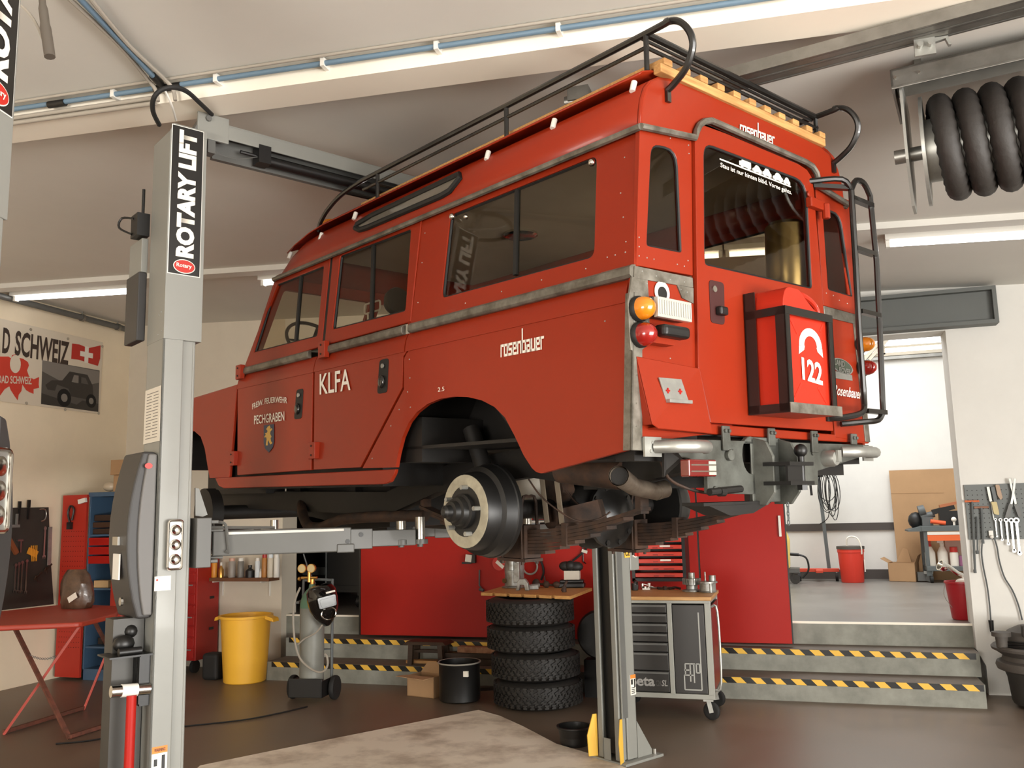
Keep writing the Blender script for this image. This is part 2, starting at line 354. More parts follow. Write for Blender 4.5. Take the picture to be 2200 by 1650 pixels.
def side_panel(name, outer, hole, rad, left=True, o=0, m=None, divider=None, riv=(), lb=None):
    fn = gl(o) if left else gr(o); b = MB(); hp = [round_poly(hole, rad)] if hole else []
    b.plate(outer, hp, fn, (.022 if left else -.022, 0, 0)); b.mi = 1
    if riv: rivets(b, [fn(*p) for p in riv], d=(-1 if left else 1, 0, 0))
    p = b.build(name, [m or M_car, M_alu], car, bevel=.004 if left else 0, segs=1)
    if hole:
        g = MB(); fg = gl(o + .014) if left else gr(o + .014); g.plate([(u, v) for u, v in round_poly(hole, rad)], [], fg, (.003 if left else -.003, 0, 0)); g.build('window_glass', M_glass, p)
        f = MB(); f.tube([fg(*q) for q in round_poly(hole, rad)], .009, 6, True); f.build('window_seal', M_gum, p, smooth=True)
        if divider:
            d = MB(); a, c2 = divider; d.bar(fg(*a), fg(*c2), .018, .02, (0, 1, 0)); d.build('sliding_window_bar', M_gum, p)
    return p
WR = [G(967, 462), G(1282, 334), G(1276, 552), G(948, 641)]; W2 = [G(732, 550), G(884, 492), G(872, 668), G(715, 708)]; W1 = [G(592, 613), G(697, 571), G(683, 722), G(546, 757)]
PR = [(1.405, .53), (.025, .53), (.002, -.002), (1.425, -.002)]
P2 = [G(717, 541), G(908, 459), G(883, 692), G(698, 742)]; P1 = [G(594, 592), G(712, 541), G(692, 744), G(527, 797)]
rp = side_panel('rear_side_panel', PR, WR, .035, True, 0, None, (G(1107, 400), G(1103, 590)), [(y, .03 + .012 * math.sin(y * 3)) for y in (.25, .5, .75, 1.0)] + [(.05, .06), (.05, .1), (.08, .44), (.09, .3), (.07, .2), (1.38, .1), (1.38, .3), (1.38, .45), (.14, .06), (.1, .06)])
for kp, kr, ko in (((1274, 350), .016, -.006), ((974, 466), .016, -.006), ((994, 464), .013, .02)): MB().ball(V(gl(ko)(*G(*kp))), kr).build('window_knob', M_chrome, rp, smooth=True)
side_panel('rear_side_door_frame', P2, W2, .02, True, -.004, None, (G(800, 525), G(795, 690)))
side_panel('front_door_frame', P1, W1, .02, True, -.004, None, (G(645, 592), G(633, 735)))
for nm, pp, ww in (('rear_side_panel', PR, WR), ('rear_side_door_frame', P2, W2), ('front_door_frame', P1, W1)): side_panel(nm, pp, ww, .03, False)
b = MB(); b.prism([(.004, 1.41, 0), (.066, 1.37, .53), (.066, 1.44, .53), (.004, 1.455, 0)], (.03, 0, 0)); b.build('door_pillar', M_car, car)
b = MB(); b.prism([gl()(*G(712, 541)), gl()(*G(717, 541)), gl()(*G(698, 742)), gl()(*G(692, 744))], (.04, 0, 0)); b.build('door_pillar', M_gum, car)
# waist strips, shoulders, lower panels
def strip(name, y0, y1, m=M_galv):
    for s in (0, 1):
        X = (lambda x: x) if not s else (lambda x: WD - x)
        b = MB(); b.prism([(X(.004), y0, .004), (X(-.012), y0, .001), (X(-.022), y0, -.008), (X(-.024), y0, -.034), (X(-.014), y0, -.044), (X(.004), y0, -.044)], (0, y1 - y0, 0)); b.build(name, m, car, bevel=.002, segs=1)
strip('waist_strip', .03, 1.42); strip('waist_strip', 1.47, 2.29); strip('waist_strip', 2.42, 3.35)
b = MB(); b.prism([(.004, .0, .004), (-.016, .0, .001), (-.028, .0, -.008), (-.03, .0, -.036), (-.018, .0, -.046), (.004, .0, -.046)], (0, .15, 0)); b.build('waist_strip_end', M_galv, car)
def shoulder(y0, y1, name, m=None):
    pr = [(.006, -.04), (-.004, -.055), (-.013, -.08), (-.018, -.105), (-.02, -.132), (-.004, -.132), (.012, -.08), (.016, -.04)]
    for s in (0, 1):
        X = (lambda x: x) if not s else (lambda x: WD - x)
        b = MB(); b.prism([(X(x), y0, z) for x, z in pr], (0, y1 - y0, 0)); b.build(name, m or M_car, car, smooth=50)
shoulder(.03, 1.443, 'tub_shoulder'); shoulder(1.452, 2.345, 'rear_side_door_shoulder'); shoulder(2.353, 3.37, 'front_door_shoulder')
ZT = -.128
def at_top(*p): return (LW(*p)[0], ZT)
Q = [(1.443, ZT), (.014, ZT), LW(1351, 966)] + round_poly([LW(1163, 1018), LW(1132, 992)], .0)[:0] + [LW(1178, 1013), LW(1163, 1017), LW(1152, 1014), LW(1143, 1006), LW(1125, 978), LW(1105, 935), LW(1085, 897), LW(1062, 874), LW(1035, 860), LW(1005, 853), LW(975, 852), LW(945, 857), LW(918, 868), LW(895, 886), LW(878, 908), LW(864, 940), LW(855, 975), LW(850, 1004), LW(779, 1006), LW(868, 836), LW(868, 772), LW(873, 760), LW(880, 752)]
riv = [(y, -.085) for y in ()]
def lower(name, poly, m=M_car, th=.02, mirror=True, riv=()):
    b = MB(); b.plate(poly, [], lo(), (th, 0, 0)); b.mi = 1; rivets(b, [lo()(*p) for p in riv]); p = b.build(name, [m, M_alu], car, bevel=.003, segs=1)
    if mirror: MB().plate(poly, [], lr(), (-th, 0, 0)).build(name, m, car)
    return p
quarter = lower('tub_side', Q, riv=[LW(*p) for p in ((880, 772), (881, 812), (876, 842), (882, 875), (858, 880), (840, 915), (800, 985), (1300, 690))])
D2 = [(2.345, ZT), at_top(876, 752), LW(876, 752), LW(866, 766), LW(864, 833), LW(774, 1004), LW(674, 1009), LW(676, 802), LW(680, 796)]
D1 = [(3.37, ZT), at_top(684, 790), LW(679, 794), LW(672, 801), LW(668, 1010), LW(510, 1021), LW(512, 832)]
d2 = lower('rear_side_door', D2); d1 = lower('front_door', D1)
# wheel arch lips
SL = [LW(462, 1027), LW(850, 1008), LW(847, 1018), LW(838, 1035), LW(826, 1040), LW(480, 1049), LW(470, 1044)]
lower('sill_panel', SL)
WG = [(3.382, ZT + .03), (4.62, ZT - .02), (4.64, -.5), (4.5, -.52), (4.38, -.42), (4.2, -.36), (4.05, -.362), (3.92, -.41), (3.83, -.495), (3.76, -.605), (3.70, -.695), (3.385, -.695)]
lower('front_wing', WG)
b = MB(); b.plate([(-.01, 3.36), (1.57, 3.36), (1.57, 4.64), (-.01, 4.64)], [], lambda u, v: (u, v, -.098 - .03 * (v - 3.36) + .05 * max(0, 1 - abs(u - .78) / .5)), (0, 0, -.015)); b.build('bonnet', M_car, car)
MB().bb(.0, 1.56, 4.60, 4.64, -.62, -.12).build('front_panel', M_car, car)
# doors: hinges, handles, stay
def hinge(p, q=None):
    y, z = LW(*p); dx = min(0, LD + LK * z + .016); b = MB(); b.bb(dx - .044, dx - .012, y - .035, y + .035, z - .045, z + .045); b.bb(dx - .03, dx - .012, y + .02, y + .06, z - .045, z + .045); b.mi = 1; b.cyl((dx - .044, y, z + .025), (dx - .05, y, z + .025), .006, seg=8); b.cyl((dx - .044, y, z - .025), (dx - .05, y, z - .025), .006, seg=8)
    return b
for p, par in (((506, 985), d1), ((679, 968), d2), ((522, 800), d1), ((702, 752), d2)): hinge(p).build('hinge', [M_car, M_gum], par, bevel=.005)
def handle(p, par, w=.045, h=.085):
    y, z = LW(*p); b = MB(); b.plate(round_poly([(y - w, z - h), (y + w, z - h), (y + w * .9, z + h), (y - w * .9, z + h)], .02), [], lo(-.003), (.004, 0, 0)); k = b.build('handle_recess', M_gum, par)
    b = MB(); dx = LD + LK * z + .016; b.ball((dx - .026, y + .005, z - .028), .03, .45, .9, 1.1); b.build('door_handle', mat('gloss_handle', (20, 19, 18), .15, coat=.5), k, smooth=True); MB().cyl((dx - .02, y, z + .05), (dx - .026, y, z + .05), .012, seg=10).build('lock_button', M_alu, k, smooth=True)
handle((643, 868), d1); handle((824, 808), d2)
# lettering on the side
def lside(s, x0, y0, x1, y1, x2, y2, par, name='lettering', m=M_lett, bold=.02, arc=0):
    f = lambda p: V(lo(-.004)(*LW(*p))); return text(s, f((x0, y0)), f((x1, y1)), f((x2, y2)), m, name, par, bold, arc=arc)
lside('KLFA', 689, 848, 755, 838, 689, 804, d2, bold=.01); lside('FREIW. FEUERWEHR', 544, 880, 619, 867, 544, 868, d1, bold=.012, arc=.55); lside('PECHGRABEN', 548, 912, 613, 904, 548, 893, d1, bold=.012); lside('2.5', 943, 842, 957, 840, 943, 833, quarter, bold=.0)
def block_logo(origin, eu, ev, m, par, name='maker_lettering'):
    """square block lettering 'rosenbauer' on a 1-unit grid"""
    S = []; x = 0
    def seg(a, b2, c2, d): S.append((x + a, b2, x + c2, d))
    t = .3
    for ch in 'rosenbauer':
        if ch == 'r': seg(0, 0, t, 1.5); seg(0, 1.5 - t, 1, 1.5); wd = 1.1
        else:
            wd = 1.45; e = 1.25
            if ch in 'osneabu':
                if ch in 'oseab' or ch == 'u': seg(0, 0, e, t)
                if ch in 'oenb' or ch == 's' or ch == 'a': seg(0, 1.5 - t, e, 1.5)
                if ch in 'oenub': seg(0, 0, t, 1.5)
                if ch in 'onbua': seg(e - t, 0, e, 1.5)
                if ch == 's': seg(0, .6, e, .9); seg(0, .6, t, 1.5); seg(e - t, 0, e, .9)
                if ch == 'e': seg(0, .6, e, .9); seg(e - t, .6, e, 1.5)
                if ch == 'a': seg(0, .6, e, .9); seg(0, 0, t, .9)
                if ch == 'b': seg(0, 0, t, 2.9)
        x += wd
    b = MB(); o = V(origin); eu, ev = V(eu) / x, V(ev) / 1.5; n = eu.cross(ev).normalized() * .001
    for a, c2, d, e in S: b.prism([o + eu * a + ev * c2, o + eu * d + ev * c2, o + eu * d + ev * e, o + eu * a + ev * e], n)
    return b.build(name, m, par)
f = lambda p: V(lo(-.003)(*LW(*p))); a0 = f((1077, 768)); block_logo(a0, f((1171, 750)) - a0, f((1077, 741)) - a0, M_lett, quarter)
# crest: blue shield with a yellow lion
sh = [LW(*p) for p in ((568, 914), (590, 911), (590, 950), (587, 962), (579, 972), (571, 964), (568, 952))]
cr_ = MB().plate(sh, [], lo(-.004), (.001, 0, 0)).build('crest', mat('crest_blue', (46, 58, 84), .5), d1)
li = [LW(*p) for p in ((577, 917), (581, 914), (583, 919), (581, 923), (585, 920), (587, 922), (583, 927), (582, 932), (585, 938), (583, 942), (584, 948), (587, 952), (583, 955), (580, 950), (579, 945), (577, 950), (577, 957), (573, 957), (574, 950), (575, 943), (573, 938), (571, 941), (570, 938), (573, 934), (571, 931), (575, 930), (577, 926), (574, 922))]
MB().plate(li, [], lo(-.0055), (.001, 0, 0)).build('lion_charge', mat('crest_yellow', (212, 170, 80), .5), cr_)
# ------------------------------------------------------------------ roof, gutter, tropical roof, beacon, rack
RP = [(.05, .53), (.058, .60), (.068, .65), (.09, .70), (.12, .735), (.165, .762), (.24, .778), (.5, .79), (.78, .793)]
RP = RP + [(WD + .02 - x, z) for x, z in RP[-2::-1]]
b = MB(); secs = []
for y, k, i in ((.0, 1, 0), (1.2, 1, 0), (2.5, 1, 0), (2.72, .93, .003), (2.86, .72, .008), (2.96, .38, .015), (3.02, .02, .02)):
    secs.append([b.bm.verts.new((x + (i if x < .78 else -i), y, .53 + (z - .53) * k)) for x, z in RP])
for s0, s1 in zip(secs, secs[1:]):
    for i in range(len(RP) - 1): b._f([s0[i], s0[i + 1], s1[i + 1], s1[i]])
roof = b.build('roof', M_car, car, smooth=50)
sd = roof.modifiers.new('thick', 'SOLIDIFY'); sd.thickness = .008
# rear face of the roof, raised over the door
dt = [(1486, 299), (1489, 285), (1495, 272), (1506, 264), (1520, 262)] ; dr = [(1722, 350), (1738, 360), (1747, 374), (1751, 390), (1754, 404)]
rf = [RE(*p) for p in dt + dr] + [(1.53, .53)] + [(x, z) for x, z in RP[::-1]]
rf = [RP[0]] + [RE(*p) for p in dt + dr] + RP[::-1][0:-1]
b = MB().plate(rf, [], re(-.004), (0, .03, 0)); roof_rear = b.build('roof_rear_panel', M_car, car, bevel=.012, segs=3)
f = lambda p: V(re(-.008)(*RE(*p))); a0 = f((1586, 287)); block_logo(a0, f((1661, 314)) - a0, f((1586, 268)) - a0, M_lett, roof_rear)
g = MB(); g.tube([(.042, y, .528) for y in (-.012, 1.5, 3.0)] + [(.10, 3.06, .525)], .0135, 8); g.build('rain_gutter', M_galv, car, smooth=True)
g = MB(); g.tube([(WD - .03, y, .528) for y in (-.012, 1.5, 3.0)] + [(WD - .10, 3.06, .525)], .0135, 8); g.build('rain_gutter', M_galv, car, smooth=True)
g = MB(); g.tube([(.042, -.014, .528)] + [(RE(*p)[0], -.018, RE(*p)[1]) for p in dt], .0135, 8); g.tube([(RE(*p)[0], -.018, RE(*p)[1]) for p in [(1520, 262), (1560, 279), (1680, 332)] + dr] + [(RE(1815, 428)[0], -.016, .535)], .0135, 8); g.build('rain_gutter', M_galv, car, smooth=True)
b = MB(); TP = [(.078, .757), (.10, .775), (.15, .793), (.24, .808), (.5, .82), (.80, .823)]; TP = TP + [(WD + .03 - x, z) for x, z in TP[-2::-1]]; secs = []
for y, dz in ((.02, 0), (1.2, 0), (2.45, 0), (2.62, -.012), (2.80, -.045), (2.90, -.075)): secs.append([b.bm.verts.new((x, y, z + dz)) for x, z in TP])
for s0, s1 in zip(secs, secs[1:]):
    for i in range(len(TP) - 1): b._f([s0[i], s0[i + 1], s1[i + 1], s1[i]])
tp = b.build('tropical_roof_panel', M_car, car, smooth=50); sd = tp.modifiers.new('thick', 'SOLIDIFY'); sd.thickness = .006
for p in ((625, 548), (692, 507), (765, 463), (1050, 333), (1192, 265), (1363, 185)):
    q = C(p, (1, 0, 0), .10); MB().cyl((.086, q.y, q.z - .026), (.10, q.y, q.z + .016), .012, seg=10).build('spacer', M_white, car, smooth=True)
# alpine roof window in the curved roof edge
aw = [C(p, (1, 0, 0), .088) for p in ((776, 484), (806, 464), (992, 376), (998, 384), (980, 413), (962, 424), (800, 492), (784, 496), (774, 492))]
def roofx(z):
    for (x0, z0), (x1, z1) in zip(RP, RP[1:]):
        if z0 <= z <= z1: return x0 + (x1 - x0) * (z - z0) / (z1 - z0)
    return .12
ap = [(roofx(q.z) - .006, q.y, q.z) for q in aw]
MB().hexa(ap, [(x + .004, y, z) for x, y, z in ap]).build('alpine_window', mat('alpine_glass', (112, 106, 96), .12, coat=1), roof)
MB().tube(ap, .016, 8, True).build('alpine_window_seal', M_gum, roof, smooth=True)
q = C((712, 492), (1, 0, 0), .45); bc = MB(); bc.lathe([(.075, -.10), (.075, -.02), (.07, .03), (.05, .055), (0, .06)], (.45, q.y, q.z), seg=20); bc.build('beacon_lamp', M_amber, car, smooth=True)
MB().cyl((.45, q.y, .70), (.45, q.y, q.z - .09), .08, seg=20).build('beacon_base', M_black, car, smooth=True)
rack = MB(); RL, RR_, RT, RM = .14, 1.36, .940, .885
def rail(x, sgn):
    rear = [(x, .0, RT), (x + sgn * .01, -.06, RT + .012), (x + sgn * .02, -.115, RT - .005), (x + sgn * .035, -.15, RT - .055), (x + sgn * .05, -.15, RT - .11), (x + sgn * .06, -.11, RT - .17), (x + sgn * .068, -.05, RT - .205), (x + sgn * .07, -.01, RT - .222)]
    front = [(x, 2.62, .765), (x, 2.58, .82), (x, 2.50, .87), (x, 2.36, .915), (x, 2.15, .938), (x, 1.9, .94)]
    return smooth_path(front + [(x, .9, RT)] + rear, 5)
rack.tube(rail(RL, 1), .0135, 8); rack.tube(rail(RR_, 1), .0135, 8)
for x in (RL, RR_):
    rack.tube([(x, 2.1, RM), (x, .02, RM)], .008, 6)
    for y in (.03, .86, 1.95): rack.tube([(x, y, .79), (x, y, RT)], .011, 6)
rack.tube([(RL, .03, RT), (RR_, .03, RT)], .0135, 8); rack.tube([(RL, .05, RT - .012), (RR_, .05, RT - .012)], .007, 6); rack.tube([(RL, .03, RM), (RR_, .03, RM)], .008, 6); rack.tube([(RL, 1.95, RM - .01), (RR_, 1.95, RM - .01)], .008, 6); rack.tube([(RL, 2.3, .925), (RR_, 2.3, .925)], .0135, 8)
for x in (RL + .07, RR_ + .07): rack.box((x, -.012, RT - .245), (.022, .012, .05))
rk = rack.build('roof_rack', M_rack, car, smooth=True)
MB().bb(.165, 1.355, -.018, .02, .778, .814).build('rack_cross_batten', M_wood, rk, bevel=.003)
for i in range(11):
    x = .185 + i * .112; MB().bb(x, x + .05, -.02, 2.2, .815, .842).build('rack_slat', M_wood, rk, bevel=.004)
# ------------------------------------------------------------------ rear end
def rear_plate(name, outer, hole=None, rad=.03, d=0, th=.022, m=None, par=None, bev=.003, gm=None, riv=()):
    o2 = [RE(*p, d) for p in outer]; b = MB(); hp = [round_poly([RE(*p, d) for p in hole], rad)] if hole else []
    b.plate(o2, hp, re(d), (0, th, 0)); b.mi = 1; rivets(b, [re(d)(*RE(*p, d)) for p in riv], d=(0, -1, 0)); p = b.build(name, [m or M_car, M_alu], par or car, bevel=bev, segs=1)
    if hole:
        MB().plate(hp[0], [], re(d + .012), (0, .003, 0)).build('window_glass', gm or M_glassd, p)
        MB().tube([re(d + .008)(*q) for q in hp[0]], .007, 6, True).build('window_seal', M_gum, p, smooth=True)
    return p
rear_plate('rear_quarter_panel', [(1375, 266), (1486, 303), (1489, 592), (1367, 570)], [(1399, 308), (1455, 321), (1465, 543), (1389, 528)], [.05, .09, .015, .015], riv=[(1390, 278), (1440, 297), (1479, 312), (1480, 330), (1373, 510), (1373, 530), (1373, 550), (1390, 554), (1405, 557), (1455, 568), (1470, 572), (1478, 560)])
rear_plate('rear_quarter_panel', [(1752, 402), (1826, 431), (1840, 676), (1769, 656)], [(1767, 447), (1806, 458), (1832, 638), (1779, 622)], [.05, .09, .015, .015], riv=[(1757, 435), (1775, 630), (1790, 635), (1803, 645), (1820, 652)])
DO = [(1494, 300), (1497, 283), (1503, 273), (1513, 269), (1560, 286), (1716, 352), (1734, 364), (1744, 380), (1748, 400), (1765, 600), (1780, 800), (1791, 926), (1527, 908), (1501, 790)]
door = rear_plate('rear_door', DO, [(1512, 306), (1733, 390), (1745, 620), (1514, 568)], [.06, .09, .02, .02], d=-.016, th=.03)
f = lambda p: V(re(-.0065)(*RE(*p, -.0065)))
text('Stau ist nur hinten blöd. Vorne gehts.', f((1547, 362)), f((1700, 421)), f((1547, 349)), M_lett, 'window_sticker_text', door, .012)
def car_shape(k):      # little silhouettes of the window sticker, unit width
    if k == 0: return [(0, .1), (0, .5), (.1, .55), (.2, .6), (.3, .95), (.85, 1), (1, .9), (1, .1), (.9, .1), (.85, 0), (.72, 0), (.68, .1), (.35, .1), (.3, 0), (.18, 0), (.12, .1)]
    return [(0, .1), (.0, .38), (.1, .48), (.2, .54), (.3, .82), (.42, .95), (.62, .96), (.76, .82), (.88, .55), (1, .48), (1, .1), (.88, .1), (.83, 0), (.72, 0), (.67, .1), (.35, .1), (.3, 0), (.2, 0), (.15, .1)]
sb = MB(); e1 = f((1699, 403)) - f((1546, 343)); o1 = f((1546, 343)); ev = V((0, 0, 1))
sb.prism([o1, o1 + e1, o1 + e1 + ev * .006, o1 + ev * .006], (0, -.001, 0))
for k, (a, c2, h) in enumerate(((.26, .42, .046), (.44, .57, .034), (.58, .71, .039), (.73, .88, .038), (.89, .99, .034))):
    sb.prism([o1 + e1 * (a + (c2 - a) * u) + ev * (.006 + h * v) for u, v in car_shape(k)], (0, -.001, 0))
sb.build('window_sticker_cars', M_lett, door)
y, z = RE(1540, 650, -.016); b = MB(); b.plate(round_poly([(y - .047, z - .085), (y + .043, z - .085), (y + .05, z + .085), (y - .047, z + .085)], .02), [], re(-.0185), (0, .004, 0)); hr = b.build('handle_recess', mat('recess_shade_red', (58, 14, 9), .6), door)  # flat plate; the depth shade of the recess is in its darker red
b = MB(); b.box((y + .01, -.032, z - .035), (.05, .03, .035)); b.build('door_handle', M_black, hr, bevel=.008); MB().cyl((y - .02, -.019, z + .05), (y - .02, -.026, z + .05), .013, seg=12).build('lock', M_chrome, hr)
b = MB(); q = RE(1748, 440, -.02); b.box((q[0], -.03, q[1]), (.12, .03, .045)); b.cyl((q[0] + .06, -.045, q[1] + .01), (q[0] + .06, -.045, q[1] - .06), .018, seg=10); b.cyl((q[0] - .04, -.02, q[1] + .04), (q[0] - .04, -.03, q[1] + .04), .016, seg=10); b.build('door_hinge', M_car, door, bevel=.006)
# lower left corner
rear_plate('rear_corner_panel', [(1360, 592), (1488, 615), (1499, 790), (1528, 908), (1530, 932), (1357, 953)], riv=[(1440, 770)])
rear_plate('galvanised_capping', [(1364, 571), (1489, 597), (1490, 618), (1363, 597)], d=-.006, th=.01, m=M_galv, bev=.002, riv=[(1380, 583), (1410, 593), (1440, 601), (1470, 606)])
rear_plate('galvanised_capping', [(1455, 612), (1490, 619), (1490, 652), (1466, 640)], d=-.005, th=.008, m=M_galv, bev=0, riv=[(1462, 622), (1475, 628)])
rear_plate('lamp_backing_plate', [(1358, 594), (1392, 600), (1396, 660), (1396, 720), (1388, 745), (1372, 760), (1356, 752), (1352, 700), (1350, 650)], d=-.005, th=.01, m=M_galv, bev=.002, riv=[(1362, 690), (1390, 610), (1390, 690)])
b = MB(); xl = lambda z: LD + LK * z - .004; b.hexa([(xl(-.665), -.006, -.665), (.004, -.006, -.665), (.004, .004, -.665), (xl(-.665), .004, -.665)], [(xl(-.1), -.006, -.1), (.03, -.006, -.1), (.03, .004, -.1), (xl(-.1), .004, -.1)]); b.hexa([(xl(-.665), -.006, -.665), (xl(-.665) + .008, -.006, -.665), (xl(-.665) + .008, .035, -.665), (xl(-.665), .035, -.665)], [(xl(-.1), -.006, -.1), (xl(-.1) + .008, -.006, -.1), (xl(-.1) + .008, .035, -.1), (xl(-.1), .035, -.1)]); rivets(b, [(xl(z) + .022, -.006, z) for z in (-.2, -.3, -.4, -.5, -.58)], d=(0, -1, 0)); b.build('corner_angle', M_galv, car, bevel=.002, segs=1)
def round_lamp(p, m, nm, r=.042):
    x, z = RE(*p, -.03); b = MB(); b.lathe([(r * 1.12, 0), (r * 1.12, .014), (r, .02)], (x, -.006, z), (0, -1, 0), 20); o = b.build(nm, M_gum, car, smooth=True)
    b = MB(); b.lathe([(r, 0), (r * .98, .02), (r * .8, .04), (r * .45, .054), (.0, .058)], (x, -.022, z), (0, -1, 0), 24); b.build('lens', m, o, smooth=True)
    for k in (.95, .78, .55): pass
round_lamp((1381, 662), M_amber, 'indicator_lamp'); round_lamp((1384, 718), M_redl, 'tail_lamp')
x0, z0 = RE(1410, 633, -.07); x1, z1 = RE(1485, 690, -.07); z1 -= .02
rl = MB().bb(x0, x1, -.05, -.006, z1 + .02, z0).build('reversing_lamp', M_black, car, bevel=.006); b = MB(); b.bb(x0 + .006, x1 + .004, -.072, -.05, z1 + .016, z0 - .004)
for k in range(14): xx = x0 + .016 + k * (x1 - x0 - .02) / 13; b.bb(xx - .003, xx + .003, -.076, -.071, z1 + .026, z0 - .014)
b.build('lens', M_clear, rl, bevel=.004)
x0, z0 = RE(1424, 694, -.08); x1, z1 = RE(1482, 730, -.08); z1 -= .012; z0 += .008; b = MB(); b.bb(x0, x1, -.09, -.03, z1 + .012, z0 - .008); pl = b.build('number_plate_lamp', M_black, car, bevel=.016, segs=3); MB().bb(x0 - .06, x1 - .05, -.05, -.005, z1 - .01, z0 - .03).build('bracket', M_car, pl)
x, z = RE(1424, 628, -.008); b = MB(); b.prism([(x + .042 * math.cos(t), -.004, z + .042 * math.sin(t)) for t in [2 * PI * k / 24 for k in range(24)]], (0, -.002, 0)); o = b.build('round_sticker', M_lett, car); b = MB(); b.prism([(x + .026 * math.cos(t), -.0062, z - .004 + .026 * math.sin(t)) for t in [2 * PI * k / 20 for k in range(20)]], (0, -.001, 0)); b.build('sticker_centre', M_black, o)
# tilted number plate carrier with its steel clip plate
fl = [(1364, 766, 0), (1499, 792, -.016), (1527, 932, -.035), (1411, 921, -.04), (1398, 912, -.04)]
pts = [V((RE(x, y, d)[0], d - .004, RE(x, y, d)[1])) for x, y, d in fl]
flap = MB().prism(pts, (0, -.005, 0)).build('number_plate_carrier', M_car, car, bevel=.002, segs=1)
b = MB(); b.prism([pts[0], pts[4], V((pts[4].x, .0, pts[4].z)), V((pts[0].x, 0, pts[0].z - .02))], (.006, 0, 0)); b.prism([pts[3], pts[2], V((pts[2].x, 0, pts[2].z)), V((pts[3].x, 0, pts[3].z))], (0, 0, .005)); b.build('carrier_side', M_car, flap)
q = [V((RE(x, y, -.03)[0], d, RE(x, y, -.03)[1])) for x, y, d in ((1415, 811, -.028), (1463, 815, -.028), (1476, 865, -.036), (1427, 862, -.036))]
b = MB(); b.prism(q, (0, -.004, 0)); b.bar(q[2] + V((0, -.01, 0)), q[3] + V((0, -.01, 0)), .02, .012); b.mi = 1
for t in (.2, .75):
    c0 = q[0] + (q[1] - q[0]) * t + (q[3] - q[0]) * .55 + V((0, -.006, 0)); b.box(c0, (.02, .003, .006)); b.box(c0, (.006, .003, .02))
b.build('clip_plate', [M_alu, M_redp], flap)
# right lower corner with badges
rear_plate('rear_corner_panel', [(1770, 658), (1840, 678), (1868, 952), (1795, 940)], d=0)
rear_plate('galvanised_capping', [(1770, 657), (1840, 676), (1841, 697), (1772, 680)], d=-.006, th=.01, m=M_galv, bev=.002)
rear_plate('corner_angle', [(1832, 676), (1843, 679), (1870, 950), (1860, 949)], d=-.005, th=.012, m=M_galv, bev=.001)
ov = [RE(1809 + 23 * math.cos(t) + 3 * math.sin(t), 787 + 17 * math.sin(t) + 7 * math.cos(t), -.004) for t in [2 * PI * k / 28 for k in range(28)]]
bd = MB().plate(ov, [], re(-.006), (0, .006, 0)).build('badge', M_alu, car, bevel=.002, segs=1); iv = [((u - sum(p[0] for p in ov) / 28) * .86 + sum(p[0] for p in ov) / 28, (v - sum(p[1] for p in ov) / 28) * .86 + sum(p[1] for p in ov) / 28) for u, v in ov]
MB().plate(iv, [], re(-.0075), (0, .001, 0)).build('badge_field', mat('badge_green', (62, 70, 58), .5), bd)
f = lambda p, d=-.008: V(re(d)(*RE(*p, d)))
text('LAND', f((1792, 783)), f((1814, 789)), f((1792, 771)), M_alu, 'badge_text', bd, .02); text('ROVER', f((1802, 799)), f((1827, 805)), f((1802, 788)), M_alu, 'badge_text', bd, .02); zz = MB(); zz.bar(f((1813, 786)), f((1803, 790)), .006, .002); zz.build('badge_line', M_alu, bd)
rear_plate('badge_plate', [(1790, 796), (1831, 806), (1832, 818), (1791, 812)], d=-.005, th=.004, m=M_alu, bev=.001); text('Rosenbauer', f((1790, 848)), f((1851, 858)), f((1790, 826)), M_lett, 'badge_script', car, .01, shear=.35)
for p, m, nm in (((1857, 740), M_amber, 'indicator_lamp'), ((1861, 790), M_redl, 'tail_lamp')): round_lamp(p, m, nm, .036)
rear_plate('rear_sill', [(1500, 908), (1868, 940), (1867, 953), (1500, 931)], d=.002, th=.03)
# crossmember, bumperettes, towing gear
CB = [(0, -.62), (1.6, -.612), (1.60, -.655), (1.14, -.734), (1.137, -.794), (.893, -.80), (.723, -.83), (.36, -.818), (.362, -.736), (.255, -.69), (0, -.665)]
hole = [(.56 + .07 * math.cos(2 * PI * k / 20), -.70 + .085 * math.sin(2 * PI * k / 20)) for k in range(20)]; x, z = RE(1613, 978, -.01); hole = [(x + .058 * math.cos(2 * PI * k / 20), z + .075 * math.sin(2 * PI * k / 20)) for k in range(20)]
x2, z2 = RE(1563, 978, -.01)
MB().bb(.0, 1.58, .03, .12, -.70, -.62).build('crossmember_web', M_under, car); b = MB().plate(CB, [hole], re(-.012), (0, .02, 0)); b.cyl((x2, -.012, z2), (x2, -.03, z2), .022, seg=12)  # web coloured dark to give the plate's hole its shade
for u, v in ((.52, -.66), (.30, -.74), (.40, -.80), (1.1, -.66), (.72, -.64), (.72, -.80)): b.cyl((u, -.012, v), (u, -.02, v), .009, seg=6)
cross = b.build('rear_crossmember', M_frame, car, bevel=.002, segs=1)
for px_ in ((1557, 915, 968), (1655, 920, 958), (1747, 926, 972), (1832, 932, 955)):
    x, za = RE(px_[0], px_[1], -.016); zb_ = RE(px_[0], px_[2], -.016)[1]; b = MB(); b.bb(x - .024, x + .024, -.024, -.014, zb_, za); b.cyl((x - .012, -.024, za - .02), (x - .012, -.034, za - .02), .008, seg=6); b.cyl((x + .012, -.024, za - .02), (x + .012, -.034, za - .02), .008, seg=6); b.build('mounting_strap', M_frame, cross, bevel=.002, segs=1)
